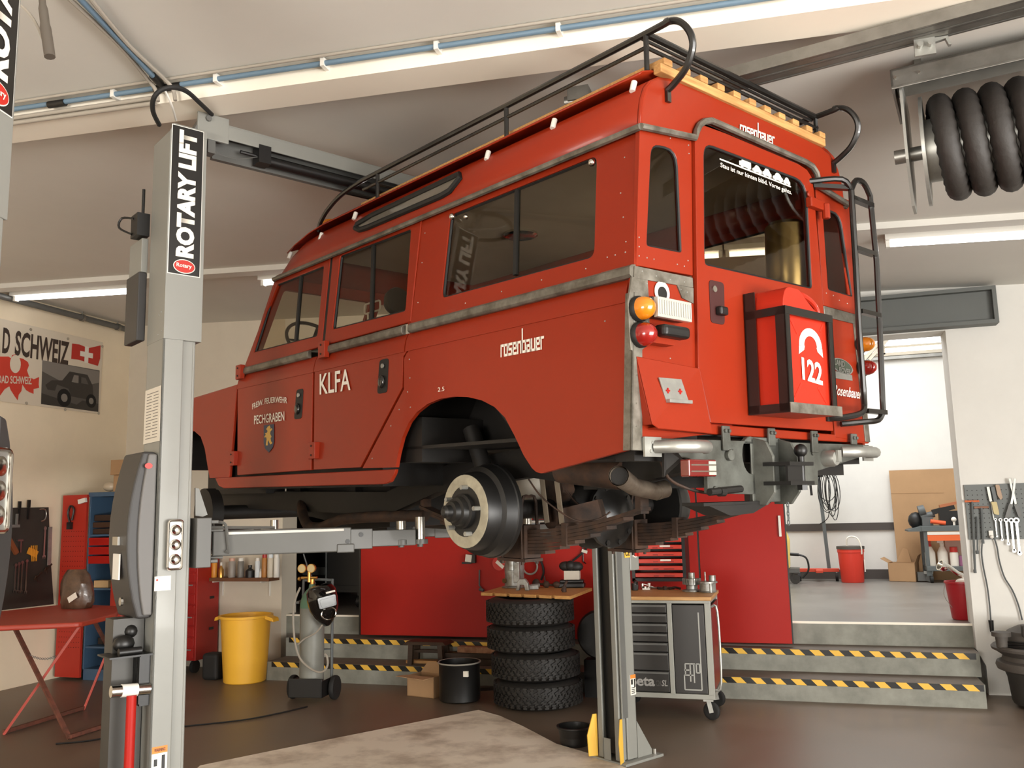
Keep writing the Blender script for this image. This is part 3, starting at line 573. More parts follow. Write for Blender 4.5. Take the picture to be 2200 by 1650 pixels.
def bumperette(x0, x1, s):
    z = -.652; b = MB(); b.tube(smooth_path([(x0, -.015, z), (x0 + .03 * s, -.07, z), (x0 + .08 * s, -.10, z), ((x0 + x1) / 2, -.11, z), (x1 - .05 * s, -.10, z), (x1, -.06, z)], 4), .024, 10); b.bb(min(x0, x0 - .03 * s) - .03, max(x0, x0 - .03 * s) + .03, -.02, -.012, z - .035, z + .035); rivets(b, [(x0 - .02, -.02, z + .015), (x0 - .03, -.02, z - .015)], .008, (0, -1, 0)); b.build('bumperette', M_alu, cross, smooth=40)
bumperette(.06, .29, 1); bumperette(1.56, 1.26, -1)
b = MB()
for p0_, p1_ in (((1640, 946), (1655, 1074)), ((1693, 946), (1708, 1080))):
    x = RE(*p0_, -.06)[0]; b.prism([(x, .0, -.60), (x, -.07, -.62), (x, -.10, -.68), (x, -.10, -.82), (x, -.06, -.87), (x, .02, -.87)], (.014, 0, 0))
b.bb(.65, .86, -.012, -.004, -.86, -.60); tow = b.build('tow_bracket', M_frame, cross, bevel=.003, segs=1)
x, z = RE(1720, 968, -.15); b = MB(); b.ball((x, -.15, z), .027); b.cyl((x, -.15, z - .02), (x, -.15, z - .15), .013, seg=10); b.bb(x - .13, x + .04, -.18, -.06, z - .06, z - .045); b.bb(x - .13, x + .04, -.18, -.06, z - .135, z - .12); b.bb(x - .13, x - .03, -.17, -.16, z - .12, z - .06); b.cyl((x, -.15, z - .155), (x, -.15, z - .135), .022, seg=6); b.build('tow_ball_hitch', M_black, cross, smooth=40)
x, z = RE(1785, 985, -.04); b = MB(); b.lathe([(.036, 0), (.036, .04), (.03, .055), (.0, .06)], (x, -.012, z), (0, -1, 0), 18); b.box((x + .005, -.075, z + .01), (.03, .01, .05)); b.build('trailer_socket', M_alu, cross, smooth=40)
x0, z0 = RE(1470, 987, -.09); x1, z1 = RE(1530, 1024, -.09); fg = MB().bb(x0, x1, -.11, -.07, z1, z0).build('rear_fog_lamp', lens('dark_red_lens', (120, 24, 22)), cross, bevel=.004)
b = MB(); b.bb(x0 + .01, x1 - .004, -.113, -.109, z0 - .022, z0 - .017); b.bb(x0 + .01, x1 - .004, -.113, -.109, z1 + .016, z1 + .021); b.build('chrome_strip', M_chrome, fg); MB().bb(x1 - .045, x1 - .003, -.112, -.108, z1 + .006, z0 - .006).build('clear_section', M_clear, fg); b = MB(); b.prism([(x0 + .02, -.07, z0), (x0 - .04, -.03, z1 - .0), (x0 - .02, -.02, z0 + .05), (x0 + .03, -.02, z0 + .05)], (0, .01, 0)); b.build('lamp_bracket', M_under, fg)
q = RE(1692, 1078, -.08); b = MB()
for i in range(5):
    zc0 = q[1] - .013 - .017 * i; hw_ = .005
    b.tube([(q[0] + (hw_ * math.cos(t) if i % 2 else 0), -.08 + (0 if i % 2 else hw_ * math.cos(t)), zc0 + .012 * math.sin(t)) for t in [2 * PI * k / 10 for k in range(10)]], .0025, 5, True)
b.build('hanging_chain', M_dkgrey, cross, smooth=True)
b = MB(); q = C((1545, 1057), (0, 1, 0), -.02); b.cyl((q.x - .06, -.02, q.z), (q.x + .14, -.02, q.z + .01), .014, seg=10); b.cyl((q.x, -.02, q.z), (q.x + .03, -.02, q.z), .018, seg=10); b.box((q.x + .09, .02, q.z - .045), (.40, .1, .012)); b.prism([(q.x - .08, -.03, q.z - .05), (q.x + .33, -.03, q.z - .045), (q.x + .2, -.03, q.z - .085), (q.x + .05, -.03, q.z - .09)], (0, .12, 0)); b.build('tow_plate_underside', M_under, cross)
# jerry can carrier on the door, ladder
jx0, jx1, jy0, jy1, jz0, jz1 = .632, .985, -.205, -.02, -.512, -.10
b = MB(); s = .032
for x in (jx0, jx1 - s):
    b.bb(x, x + s, jy0, jy0 + .006, jz0, jz1)
for z in (jz0, jz1 - s): b.bb(jx0, jx1, jy0 - .001, jy0 + .005, z, z + s)
for x in (jx0, jx1 - .006):
    b.bb(x, x + .006, jy0, jy0 + .045, jz0, jz1); b.bb(x, x + .006, jy1 - .05, jy1, jz0, jz1 + (.075 if x == jx0 else .02)); b.bb(x, x + .006, jy0, jy1, jz1 - s, jz1); b.bb(x, x + .006, jy0, jy1, jz0, jz0 + s)
b.bb(jx0, jx1, jy0, jy1, jz0 - .004, jz0 + .004); b.bb(jx0, jx0 + s, jy1 - .006, jy1, jz0, jz1 + .075)
b.mi = 1; b.bb(jx0, jx1 + .03, jy0 - .004, jy0, jz0 - .005, jz0 + .035); jc = b.build('can_carrier', [M_rack, M_galv], door)
lad = MB(); LY_ = -.12
def lrail(p): return [V(re(LY_)(*RE(*q, LY_))) for q in p]
A = lrail([(1838, 560), (1845, 700), (1855, 840)]); lad.tube(smooth_path([(A[0].x - .17, -.005, RE(1770, 405, 0)[1] + .0), (A[0].x - .06, LY_ * .9, .585), (A[0].x, LY_, .54)], 4) + A + smooth_path([A[-1] + V((0, 0, -.06)), A[-1] + V((-.03, .0, -.10)), A[-1] + V((-.10, .06, -.12)), A[-1] + V((-.13, .11, -.12))], 4), .0135, 8)
B2 = lrail([(1870, 430), (1883, 560), (1890, 700), (1896, 860)]); lad.tube(smooth_path([(A[0].x, LY_, .545), (A[0].x + .05, LY_, .60), (B2[0].x - .05, LY_, .60), (B2[0].x, LY_, .55)], 4) + B2 + smooth_path([B2[-1] + V((0, 0, -.05)), B2[-1] + V((-.03, .01, -.09)), B2[-1] + V((-.10, .03, -.10)), B2[-1] + V((-.20, .10, -.11))], 4), .0135, 8)
for z in (.505, .27, -.02, -.47): lad.bar((A[0].x + (.0 if z > .2 else .01), LY_, z), (B2[0].x + .005, LY_, z), .03, .02)
lad.bar((A[0].x - .14, -.01, .562), (A[0].x, LY_, .552), .03, .02); lad.box((A[-1].x - .13, -.01, A[-1].z - .12), (.04, .03, .03))
lad.build('ladder', M_rack, car, smooth=40)
# windscreen, interior
b = MB(); wf = lambda u, v: (u, 3.33 - .66 * v, v); b.plate([(.0, -.05), (1.56, -.05), (1.5, .53), (.06, .53)], [round_poly([(.08, .06), (.74, .06), (.74, .47), (.11, .47)], .03), round_poly([(.82, .06), (1.48, .06), (1.45, .47), (.82, .47)], .03)], wf, (0, -.03, 0)); ws = b.build('windscreen_frame', M_car, car)
MB().plate([(.07, .05), (1.49, .05), (1.46, .48), (.1, .48)], [], lambda u, v: (u, 3.31 - .66 * v, v), (0, -.003, 0)).build('windscreen_glass', M_glass, ws)
MB().bb(.095, 1.47, .05, 2.8, .655, .663).build('headliner', M_head, car)
MB().bb(.02, 1.54, .03, 3.3, -.60, -.585).build('floor_pan', M_under, car)
b = MB(); b.bb(.05, 1.51, 2.98, 3.3, -.25, .03); b.prism([(.1, 2.99, .03), (.1, 3.25, .03), (.1, 3.2, .09), (.1, 3.02, .10)], (.6, 0, 0)); b.build('dashboard', M_seat, car, bevel=.01)
q = C((672, 735), (1, 0, 0), .24); w = MB(); wn_ = V((0, -.8, .6)).normalized(); wx, wy, _ = ortho(wn_); w.tube([q + wx * (.17 * math.cos(t)) + wy * (.17 * math.sin(t)) for t in [2 * PI * k / 32 for k in range(32)]], .011, 8, True)
for t in (0, 2.1, 4.2): w.bar(q, q + wx * (.17 * math.cos(t)) + wy * (.17 * math.sin(t)), .02, .01)
w.cyl(q, q - wn_ * .3, .02, seg=8); w.build('steering_wheel', M_black, car, smooth=True)
for y, xs in ((2.42, (.32, .78, 1.24)), (1.5, (.45, 1.1))):
    for x in xs: b = MB(); b.box((x, y, -.22), (.42, .10, .52), (.12, 0, 0)); b.box((x, y + .25, -.42), (.42, .45, .12)); b.build('seat', M_seat, car, bevel=.03, segs=3)
b = MB(); q = C((852, 650), (1, 0, 0), .22); b.lathe([(.05, -.05), (.075, -.01), (.08, .02), (.075, .03)], q, (0, -1, .1), 20); b.cyl(q - V((0, 0, .07)), q - V((0, 0, .16)), .012, seg=8); b.build('search_lamp', M_black, car, smooth=40)
b = MB(); q = C((800, 660), (1, 0, 0), .5); b.tube(round_poly([q + V((0, .09, .03)), q + V((0, -.09, .03)), q + V((0, -.09, -.03)), q + V((0, .09, -.03))], .02), .006, 6, True); b.tube([q + V((0, .05, -.03)), q + V((0, .05, -.12))], .006, 6); b.build('grab_frame', M_white, car, smooth=True)
q = C((1118, 503), (0, 0, 1), .652); b = MB(); b.lathe([(.10, 0), (.10, .012), (.085, .02), (.07, .012), (.0, .012)], (q.x, q.y, .655), (0, 0, -1), 24); b.build('roof_vent', M_chrome, car, smooth=True)
b = MB(); x, z = RE(1700, 555, .10); b.lathe([(.075, -.19), (.095, -.15), (.10, 0), (.095, .15), (.075, .17), (0, .175)], (x, .12, z), (0, 0, 1), 24); b.build('curved_shiny_metal', mat('polished_brass_steel', (200, 188, 150), .3, 1), car, smooth=True)  # unidentified curved shiny metal shape inside the rear window
# ------------------------------------------------------------------ chassis
b = MB()
for x in (.36, 1.14): b.prism([(x, 0, -.62), (x, 0, -.72), (x, .5, -.80), (x, 1.0, -.74), (x, 1.7, -.80), (x, 2.2, -.93), (x, 4.5, -.90), (x, 4.5, -.78), (x, 2.2, -.80), (x, 1.6, -.66), (x, 1.0, -.60), (x, .5, -.64)], (.075, 0, 0))
for y in (.6, 1.75, 2.6, 3.3): b.bb(.4, 1.15, y, y + .08, -.80, -.68)
ch = b.build('chassis_frame', M_under, car)
b = MB(); b.plate([(1.6, -.6), (1.58, -.4), (1.4, -.26), (.85, -.26), (.62, -.45), (.5, -.6)], [], lambda u, v: (.40, u, v), (-.01, 0, 0)); b.hexa([(.0, .62, -.62), (.4, .62, -.62), (.4, .98, -.27), (.0, .98, -.27)], [(.0, .61, -.60), (.4, .61, -.60), (.4, .97, -.25), (.0, .97, -.25)]); b.hexa([(.0, .98, -.27), (.4, .98, -.27), (.4, 1.35, -.25), (0, 1.35, -.25)], [(.0, .98, -.25), (.4, .98, -.25), (.4, 1.35, -.23), (0, 1.35, -.23)]); b.hexa([(.0, 1.35, -.25), (.4, 1.35, -.25), (.4, 1.6, -.62), (0, 1.6, -.62)], [(.0, 1.36, -.24), (.4, 1.36, -.24), (.4, 1.62, -.62), (0, 1.62, -.62)])
b.bb(.02, .4, 1.36, 1.58, -.66, -.45); b.build('wheel_arch_liner', M_under, car)
MB().bb(.03, .40, 1.42, 1.60, -.60, -.48).build('step_well', M_carin, car)
b = MB(); b.bb(-.005, .5, 1.66, 3.7, -.77, -.60); b.bb(1.06, 1.56, .1, 3.7, -.75, -.60); b.bb(.02, .40, .06, .5, -.69, -.60); b.build('underbody_box', M_under, car)
b = MB(); b.prism([(.45, 2.3, -.65), (.45, 2.3, -1.0), (.45, 2.6, -1.02), (.45, 3.3, -.95), (.45, 3.6, -.9), (.45, 3.6, -.6)], (.6, 0, 0)); b.cyl((.62, 2.45, -.98), (.62, 2.9, -.98), .10, seg=16); b.cyl((1.0, 2.35, -.95), (1.0, 2.7, -.95), .09, seg=16); b.build('gearbox_and_sump', M_under, car, smooth=40)
b = MB(); b.tube(smooth_path([(.5, 3.4, -.86), (.36, 3.2, -.88), (.30, 3.02, -.99), (.30, 2.85, -1.01), (.31, 2.6, -.96), (.34, 2.3, -.94), (.42, 1.9, -.93)], 6), .032, 10); b.build('exhaust_front_pipe', M_rust, car, smooth=True)
AY, AZ = 1.11, -.889
b = MB(); b.cyl((.15, AY, AZ), (1.42, AY, AZ), .045, seg=14); b.cyl((.70, AY, AZ), (.92, AY, AZ), .09, .15, seg=18); b.ball((.90, AY + .02, AZ - .04), .165, .8, 1, 1.05, 18); b.cyl((.89, AY, AZ - .03), (.89, AY - .13, AZ - .04), .15, .12, seg=18); b.cyl((.89, AY + .1, AZ), (.89, AY + .28, AZ + .02), .06, seg=12); ax = b.build('rear_axle', M_under, car, smooth=40)
b = MB()
for k in range(10): t = 2 * PI * k / 10; b.cyl((.89 + .14 * math.cos(t), AY - .12, AZ - .04 + .14 * math.sin(t)), (.89 + .14 * math.cos(t), AY - .15, AZ - .04 + .14 * math.sin(t)), .014, seg=6)
b.lathe([(.16, 0), (.16, .02), (.12, .025), (.09, .055), (.0, .07)], (.89, AY - .12, AZ - .04), (0, -1, 0), 20); b.build('differential_cover', mat('diff_black', (26, 24, 22), .35, var=.3), ax, smooth=40)
def drum(x, s, m):
    c = V((x, AY, AZ)); d = (-s, 0, 0); b = MB(); b.lathe([(.10, .05), (.165, .045), (.172, .03), (.178, -.02), (.20, -.03), (.205, -.06), (.21, -.085), (.215, -.09), (.215, -.11), (.15, -.115)], c, d, 36); o = b.build('brake_drum', M_black, ax, smooth=30)
    b = MB(); b.lathe([(.055, .046), (.135, .05), (.163, .047), (.163, .03)], c, d, 36, cap=False); b.build('drum_face', m, o, smooth=30)
    b = MB(); b.lathe([(.078, .05), (.078, .07), (.066, .075), (.062, .10), (.048, .105), (.045, .13), (.03, .135), (.028, .16), (.016, .17), (0, .172)], c, d, 20); b.build('hub', M_black, o, smooth=30)
    for k in range(5): t = 2 * PI * k / 5 + .5; p = c + V((-s * .05, .108 * math.cos(t), .108 * math.sin(t))); MB().cyl(p, p + V((-s * .035, 0, 0)), .0105, seg=8).build('wheel_stud', M_alu, o)
    for k in range(3): pass
drum(.125, 1, mat('painted_drum_face', (176, 168, 146), .6, var=.3, scale=18)); drum(1.435, -1, M_frame)
def spring(x):
    b = MB(); n = 7
    for k in range(n):
        ln = .78 - .095 * k; z0 = -.99 - .016 * k; P_ = [(x, AY + ln * t, z0 + .11 * (t * ln / .78) ** 2) for t in [i / 6 - 1 for i in range(13)]]
        for a, c2 in zip(P_, P_[1:]): b.bar(a, c2, .062, .0145)
    b.box((x, AY, -1.035), (.10, .18, .15)); b.box((x, AY, -1.12), (.11, .2, .014))
    for dy in (-.07, .07): b.tube(smooth_path([(x - .045, AY + dy, -1.14), (x - .045, AY + dy, -.86), (x, AY + dy, -.83), (x + .045, AY + dy, -.86), (x + .045, AY + dy, -1.14)], 3), .008, 6)
    for ys in (-.34, .36): b.box((x, AY + ys, -1.0 + .005), (.08, .03, .10))
    b.box((x, AY - .76, -.82), (.05, .03, .16)); b.box((x, AY + .76, -.82), (.05, .03, .16)); b.build('leaf_spring', M_rust, ax)
spring(.40); spring(1.16)
b = MB(); b.tube(smooth_path([(.34, .98, -.56), (.34, 1.0, -.6)], 2), .03, 8); b.cyl((.28, 1.32, -.50), (.28, 1.20, -.74), .042, seg=14); b.cyl((.28, 1.2, -.74), (.28, 1.14, -.9), .024, seg=10); b.build('shock_absorber', M_under, car, smooth=40)
for x, y in ((.44, .98), (.40, .84)): b = MB(); b.bar((x, y + .03, -.62), (x - .01, y - .03, -.95), .028, .006, (1, 0, 0)); b.build('axle_check_strap', mat('grey_webbing', (120, 108, 92), .8), car)
b = MB(); q = C((1145, 1060), (1, 0, 0), .62); b.cyl(q + V((0, 0, .13)), q - V((0, 0, .10)), .10, seg=24); b.cyl(q + V((0, 0, .14)), q + V((0, 0, .13)), .105, seg=24); b.build('white_canister', mat('white_can', (196, 186, 170), .5), car, smooth=30)
b = MB(); b.cyl((.30, .72, -.71), (.36, .42, -.745), .06, seg=16); b.build('exhaust_silencer', M_rust, car, smooth=40)
b = MB(); e0 = C((1408, 1056), (0, 1, 0), .26); e1_ = C((1362, 1046), (0, 1, 0), .24); e2 = C((1329, 1022), (0, 1, 0), .13)
b.tube([e0, e0 + (e1_ - e0) * .5, e1_, e1_ + (e2 - e1_) * .45, e2], [.034, .034, .034, .036, .038], 16, cap=False); b.tube([e0, e0 + (e1_ - e0) * .5, e1_, e1_ + (e2 - e1_) * .45, e2], [.03, .03, .03, .032, .034], 16, cap=False); b.cyl(e0, e0 + V((.06, .0, .01)), .036, seg=16); tpq = b.build('exhaust_tail_pipe', mat('stained_pipe', (128, 116, 102), .5, .5, rgb2=(84, 70, 58), scale=10), car, smooth=40); dq = (e1_ - e2).normalized(); MB().cyl(e2 + dq * .012, e2 + dq * .02, .033, seg=16).build('bore_shade_disc', M_dark, tpq)  # dark disc inside the outlet stands in for the shade of the bore
b = MB(); b.tube(smooth_path([(.32, .95, -.75), (.32, .85, -.84), (.36, .7, -.93), (.45, .65, -.93), (.52, .64, -.90)], 5), .004, 6); b.tube(smooth_path([(.6, 1.0, -.8), (.62, .95, -.86), (.66, .9, -.9), (.76, .95, -.85)], 5), .005, 6); b.tube(smooth_path([(.25, .12, -.69), (.27, .1, -.76), (.33, .06, -.8), (.42, .03, -.82)], 4), .006, 6); b.build('brake_pipe', M_rust, car, smooth=True)
b = MB(); b.bar((.52, .92, -.93), (.62, .78, -.89), .15, .09); b.build('axle_bracket', M_rust, car); MB().cyl((.5, 1.0, -.93), (.75, .98, -.93), .055, seg=12).build('drop_arm', M_rust, car, smooth=40); MB().cyl((.60, 1.1, -.80), (.7, 1.12, -.80), .07, seg=14).build('bump_stop', M_rust, car, smooth=40)
b = MB(); b.cyl((.08, 4.05, -.93), (1.48, 4.05, -.93), .05, seg=12); b.lathe([(.17, .0), (.17, .08), (.10, .1)], (.13, 4.05, -.93), (-1, 0, 0), 24); b.bb(.02, .42, 3.55, 3.72, -.72, -.2); b.bb(.30, .44, 3.6, 4.6, -.8, -.15); b.bb(.0, 1.5, 4.5, 4.58, -.62, -.14); b.build('front_axle', M_under, car, smooth=40)
OFF = V((0, 0, 0))
# ------------------------------------------------------------------ two-post vehicle lifts
M_lift = mat('lift_grey_paint', (136, 136, 130), .42, coat=.1, var=.06, scale=2)
M_liftd = mat('lift_dark_grey', (98, 98, 95), .45, var=.08)
M_arm = mat('lift_arm_grey', (86, 85, 81), .45, coat=.1, var=.1, scale=4)
M_sign = mat('sign_black', (26, 24, 22), .35)
M_red = mat('sign_red', (186, 40, 30), .4)
M_cover = mat('cover_dark_plastic', (52, 50, 49), .5)
M_coverf = mat('cover_grey_plastic', (104, 102, 100), .55)
def sign(par, x0, x1, y, z0, z1, fn=None):
    """black vertical sign with white frame, lettering that reads upward and a red oval badge"""
    b = MB(); b.bb(x0, x1, y - .002, y, z0, z1); s = b.build('sign_plate', M_white, par); MB().bb(x0 + .004, x1 - .004, y - .004, y - .001, z0 + .004, z1 - .004).build('sign_field', M_sign, s)
    w = x1 - x0
    text('ROTARY LIFT', (x1 - .22 * w, y - .004, z0 + .092), (x1 - .22 * w, y - .004, z1 - .02), (x0 + .22 * w, y - .004, z0 + .092), M_lett, 'sign_lettering', s, .055, shear=0)
    cx, cz = (x0 + x1) / 2, z0 + .045; el = lambda a, c2, d: MB().prism([(cx + a * math.cos(t), d, cz + c2 * math.sin(t)) for t in [2 * PI * k / 28 for k in range(28)]], (0, .001, 0))
    el(.055, .036, y - .0055).build('badge_rim', M_lett, s); o = el(.051, .032, y - .007).build('badge_oval', M_red, s)
    text('Rotary', (cx - .04, y - .0075, cz - .012), (cx + .036, y - .0075, cz - .012), (cx - .04, y - .0075, cz + .014), M_lett, 'badge_lettering', s, .02)
    return s
def column(par, s, name='post'):
    """C-section post in lift coordinates, s = -1 left post, +1 right post; open side faces the vehicle"""
    X_ = lambda x: s * x
    bx = lambda b, x0, x1, y0, y1, z0, z1: b.bb(min(X_(x0), X_(x1)), max(X_(x0), X_(x1)), y0, y1, z0, z1)
    b = MB(); bx(b, 1.640, 1.655, -.115, .115, .02, 3.6)
    for y in (-1, 1):
        bx(b, 1.555, 1.655, min(y * .115, y * .10), max(y * .115, y * .10), .02, 3.6); bx(b, 1.50, 1.56, min(y * .10, y * .085), max(y * .10, y * .085), .02, 3.6); bx(b, 1.49, 1.505, min(y * .10, y * .055), max(y * .10, y * .055), .02, 3.6)
    p = b.build(name, M_lift, par, bevel=.006)
    b = MB(); bx(b, 1.53, 1.535, -.06, .06, .05, 3.5); b.build('channel_cover', M_black, p)
    b = MB(); bx(b, 1.469, 1.6565, -.12, .12, 2.59, 3.66); b.mi = 0; zt = 3.66
    b.hexa([(X_(1.469), -.12, zt), (X_(1.6565), -.12, zt), (X_(1.6565), .12, zt), (X_(1.469), .12, zt)], [(X_(1.469), -.115, 3.705), (X_(1.64), -.115, 3.705), (X_(1.60), .115, 3.705), (X_(1.469), .115, 3.705)])
    rivets(b, [(X_(1.6565), -.04, 2.72), (X_(1.6565), -.075, 2.73)], .009, (-1 if s < 0 else 1, 0, 0)); rivets(b, [(X_(1.6565), -.04, 2.62), (X_(1.6565), -.09, 2.63)], .005, (-1 if s < 0 else 1, 0, 0))
    c = b.build('upper_cover', M_lift, p, bevel=.004)
    b = MB(); bx(b, 1.47, 1.86, -.17, .17, 0, .018); b.build('base_plate', M_lift, p, bevel=.003)
    b = MB(); [b.prism([(X_(1.655), y, .018), (X_(1.655), y, .26), (X_(1.80), y, .05), (X_(1.80), y, .018)], (0, .012, 0)) for y in (-.115, .103)]; b.build('gusset', M_lift, p)
    for y in (-.115, .115):
        b = MB(); e = -1 if y < 0 else 1; b.prism([(X_(1.50), y + e * .002, .02), (X_(1.44), y + e * .03, .02), (X_(1.43), y + e * .03, .16), (X_(1.47), y + e * .01, .30), (X_(1.50), y + e * .002, .30)], (0, e * .006, 0)); b.build('foot_guard', M_yel, p)
    b = MB(); b.cyl((X_(1.82), -.12, .018), (X_(1.82), -.12, .05), .014, seg=8); b.build('anchor_bolt', M_steel, p)
    return p
def carriage(par, s, z):
    X_ = lambda x: s * x; b = MB(); b.bb(min(X_(1.40), X_(1.475)), max(X_(1.40), X_(1.475)), -.14, .14, z - .02, z + .22); b.bb(min(X_(1.36), X_(1.43)), max(X_(1.36), X_(1.43)), -.13, .13, z, z + .018); b.bb(min(X_(1.36), X_(1.43)), max(X_(1.36), X_(1.43)), -.13, .13, z + .19, z + .208)
    return b.build('carriage', M_arm, par, bevel=.004)
def arm(par, p0, p1, frac, pads, z=1.53, name='lift_arm'):
    """telescopic arm from pivot p0 to pad p1 (x, y), main tube covers frac of the length"""
    p0, p1 = V((*p0, z + .062)), V((*p1, z + .062)); d = p1 - p0; n = d.normalized(); b = MB(); m = p0 + d * frac
    b.bar(p0 + n * .05, m, .09, .125); a = b.build(name, M_arm, par, bevel=.006)
    b = MB(); b.bar(m - n * .06, p0 + d * (frac + .10), .082, .105); b.bar(p0 + d * (frac + .08), p1 - n * .035, .07, .085); b.build('arm_extension', M_arm, a, bevel=.004)
    side = V((n.y, -n.x, 0)); sd = side if side.y < 0 else -side
    b = MB(); b.tube([p0 + n * .12 + sd * .047 + V((0, 0, .048)), m - n * .04 + sd * .047 + V((0, 0, .05))], .007, 6); b.build('release_rod', M_white, a)
    MB().cyl(m - n * .02 + sd * .044 + V((0, 0, -.01)), m - n * .02 + sd * .048 + V((0, 0, -.01)), .012, seg=10).build('pin_hole', M_black, a); MB().cyl(m + n * .05 + sd * .04 + V((0, 0, .022)), m + n * .05 + sd * .047 + V((0, 0, .022)), .012, seg=10).build('pin_hole', M_black, a)
    b = MB(); b.box(m + sd * .046 - V((0, 0, .045)) - n * .03, (.09, .012, .045), (0, 0, math.atan2(n.y, n.x))); b.build('stop_block', M_arm, a, bevel=.005)
    b = MB()
    for dz in (-.068, .065): b.bar(p0 - n * .05 + V((0, 0, dz)), p0 + n * .10 + V((0, 0, dz)), .11, .012)
    b.cyl(p0 + V((0, 0, -.1)), p0 + V((0, 0, .12)), .02, seg=14); b.build('pivot_clevis', M_arm, a, bevel=.003)
    b = MB(); q = round_poly([p0 + n * .02 + sd * .065 + V((0, 0, .105)), p0 + n * .11 + sd * .065 + V((0, 0, .105)), p0 + n * .13 + sd * .06 + V((0, 0, -.06))], .03); q = [V(k) for k in q]; b.tube(q, .008, 6); b.tube([q[0] + V((0, 0, .0)), p0 + n * .35 + V((0, 0, .07))], .008, 6); b.build('restraint_bar', M_arm, a, smooth=True)
    for k, (px_, py_, h) in enumerate(pads):
        c = V((px_, py_, z)); b = MB(); b.cyl(c + V((0, 0, .025)), c + V((0, 0, .05)), .042, seg=20); b.cyl(c + V((0, 0, .01)), c + V((0, 0, .025)), .016, seg=12); b.build('pad_plate', M_arm, a, smooth=40); b = MB(); b.cyl(c + V((0, 0, .048)), c + V((0, 0, .048 + h)), .026, seg=20); b.build('height_adapter', mat('satin_chrome', (170, 166, 158), .28, 1), a, smooth=40)
    return a
def power_unit(par, x, y0, y1, z0, z1, bul):
    """dark bulging motor cover on the outside of the left post"""
    n = 10; pr = []
    for k in range(n + 1):
        t = k / n; pr.append((x - .06 - bul * math.sin(PI * min(1, max(0, t * 1.02))) ** .8, z0 + (z1 - z0) * t))
    pts = [(x, z0)] + pr + [(x, z1)]
    o = MB().prism([(a, y0 + .02, z) for a, z in pts], (0, y1 - y0 - .02, 0)).build('power_unit_cover', M_cover, par, bevel=.012, segs=3)
    MB().prism([(x - .0 - (x - a) * .62, y0, z0 + .015 + (z - z0) * .965) for a, z in pts], (0, .03, 0)).build('cover_front', M_coverf, o, bevel=.008, segs=3)
    return o
def work_light(par, x0, x1, y, z0, z1, nm='work_light'):
    b = MB(); q = round_poly([(x0, y - .03, z0), (x1, y - .03, z0), (x1, y - .03, z1), (x0, y - .03, z1)], .014); b.prism(q, (0, .03, 0)); o = b.build(nm, M_alu, par)
    MB().tube(q, .006, 8, True).build('chrome_rim', M_chrome, o, smooth=True)
    for k in range(3):
        c = ((x0 + x1) / 2, y - .03, z0 + (z1 - z0) * (.2 + .3 * k)); MB().lathe([(.026, 0), (.026, .006), (.02, .008), (.012, .003), (0, .003)], c, (0, -1, 0), 18).build('reflector', M_chrome, o, smooth=True)
    return o
RZ = math.atan2(LX.y, LX.x)
lift = thing('vehicle_lift', 'grey two-post vehicle lift carrying the red vehicle between its posts', 'vehicle lift', LC, RZ)
near = column(lift, -1); far = column(lift, 1)
sign(near, -1.651, -1.487, -.1205, 2.918, 3.695); sign(far, 1.487, 1.651, -.1205, 2.918, 3.695)
b = MB(); b.bb(-1.70, -1.6565, .15, .345, 2.62, 2.98); b.build('wall_box', M_cover, near, bevel=.006); MB().bb(-1.69, -1.6565, .15, .34, 2.98, 3.16).build('box_lid', M_lift, near, bevel=.004)
b = MB(); b.bb(-1.72, -1.6565, .14, .24, 3.17, 3.29); b.tube(smooth_path([(-1.72, .2, 3.27), (-1.76, .26, 3.28), (-1.77, .27, 3.23), (-1.72, .22, 3.19)], 4), .006, 6); b.cyl((-1.69, .15, 3.29), (-1.69, .15, 3.42), .008, seg=8); b.build('limit_switch', M_black, near)
p = [V(L(q, (1, 0, 0), -1.659)) for q in ((308, 955), (343, 947), (346, 828), (313, 840))]; sh = MB().prism(p, (-.001, 0, 0)).build('paper_notice', mat('paper', (214, 206, 192), .8), near)
b = MB(); e1 = p[1] - p[0]; e2 = p[3] - p[0]
for k in range(16):
    o = p[0] + e2 * (.08 + .055 * k) + e1 * .12; b.prism([o, o + e1 * (.3 if k % 3 else .7), o + e1 * (.3 if k % 3 else .7) + e2 * .014, o + e2 * .014], (-.0015, 0, 0))
    if k % 3: o = o + e1 * .42; b.prism([o, o + e1 * .3, o + e1 * .3 + e2 * .014, o + e2 * .014], (-.0015, 0, 0))
b.build('print_lines', mat('print_grey', (120, 114, 106), .8), sh)
pu = power_unit(near, -1.66, -.10, .20, 1.26, 2.04, .06)
b = MB(); c = (-1.70, -.101, 1.97); b.prism([(c[0] + .018 * math.cos(t), -.104, c[2] + .014 * math.sin(t)) for t in [2 * PI * k / 16 for k in range(16)]], (0, .003, 0)); b.build('badge_oval', M_red, pu)
b = MB(); b.bb(-1.787, -1.78, .0, .09, 1.44, 1.56); b.build('cover_label', M_white, pu); b = MB(); b.bb(-1.79, -1.775, .02, .10, 1.60, 1.64); b.build('cover_switch', M_steel, pu); MB().cyl((-1.765, .0, 1.34), (-1.775, .0, 1.34), .02, seg=10).build('cover_button', M_steel, pu)
work_light(near, -1.612, -1.546, -.116, 1.482, 1.71)
MB().bb(-1.659, -1.583, -.117, -.115, 1.385, 1.452).build('sticker', M_lett, near); b = MB(); b.ball((-1.648, -.118, 1.435), .005, 1, .3, 1, 8); b.build('sticker_heart', M_red, near)
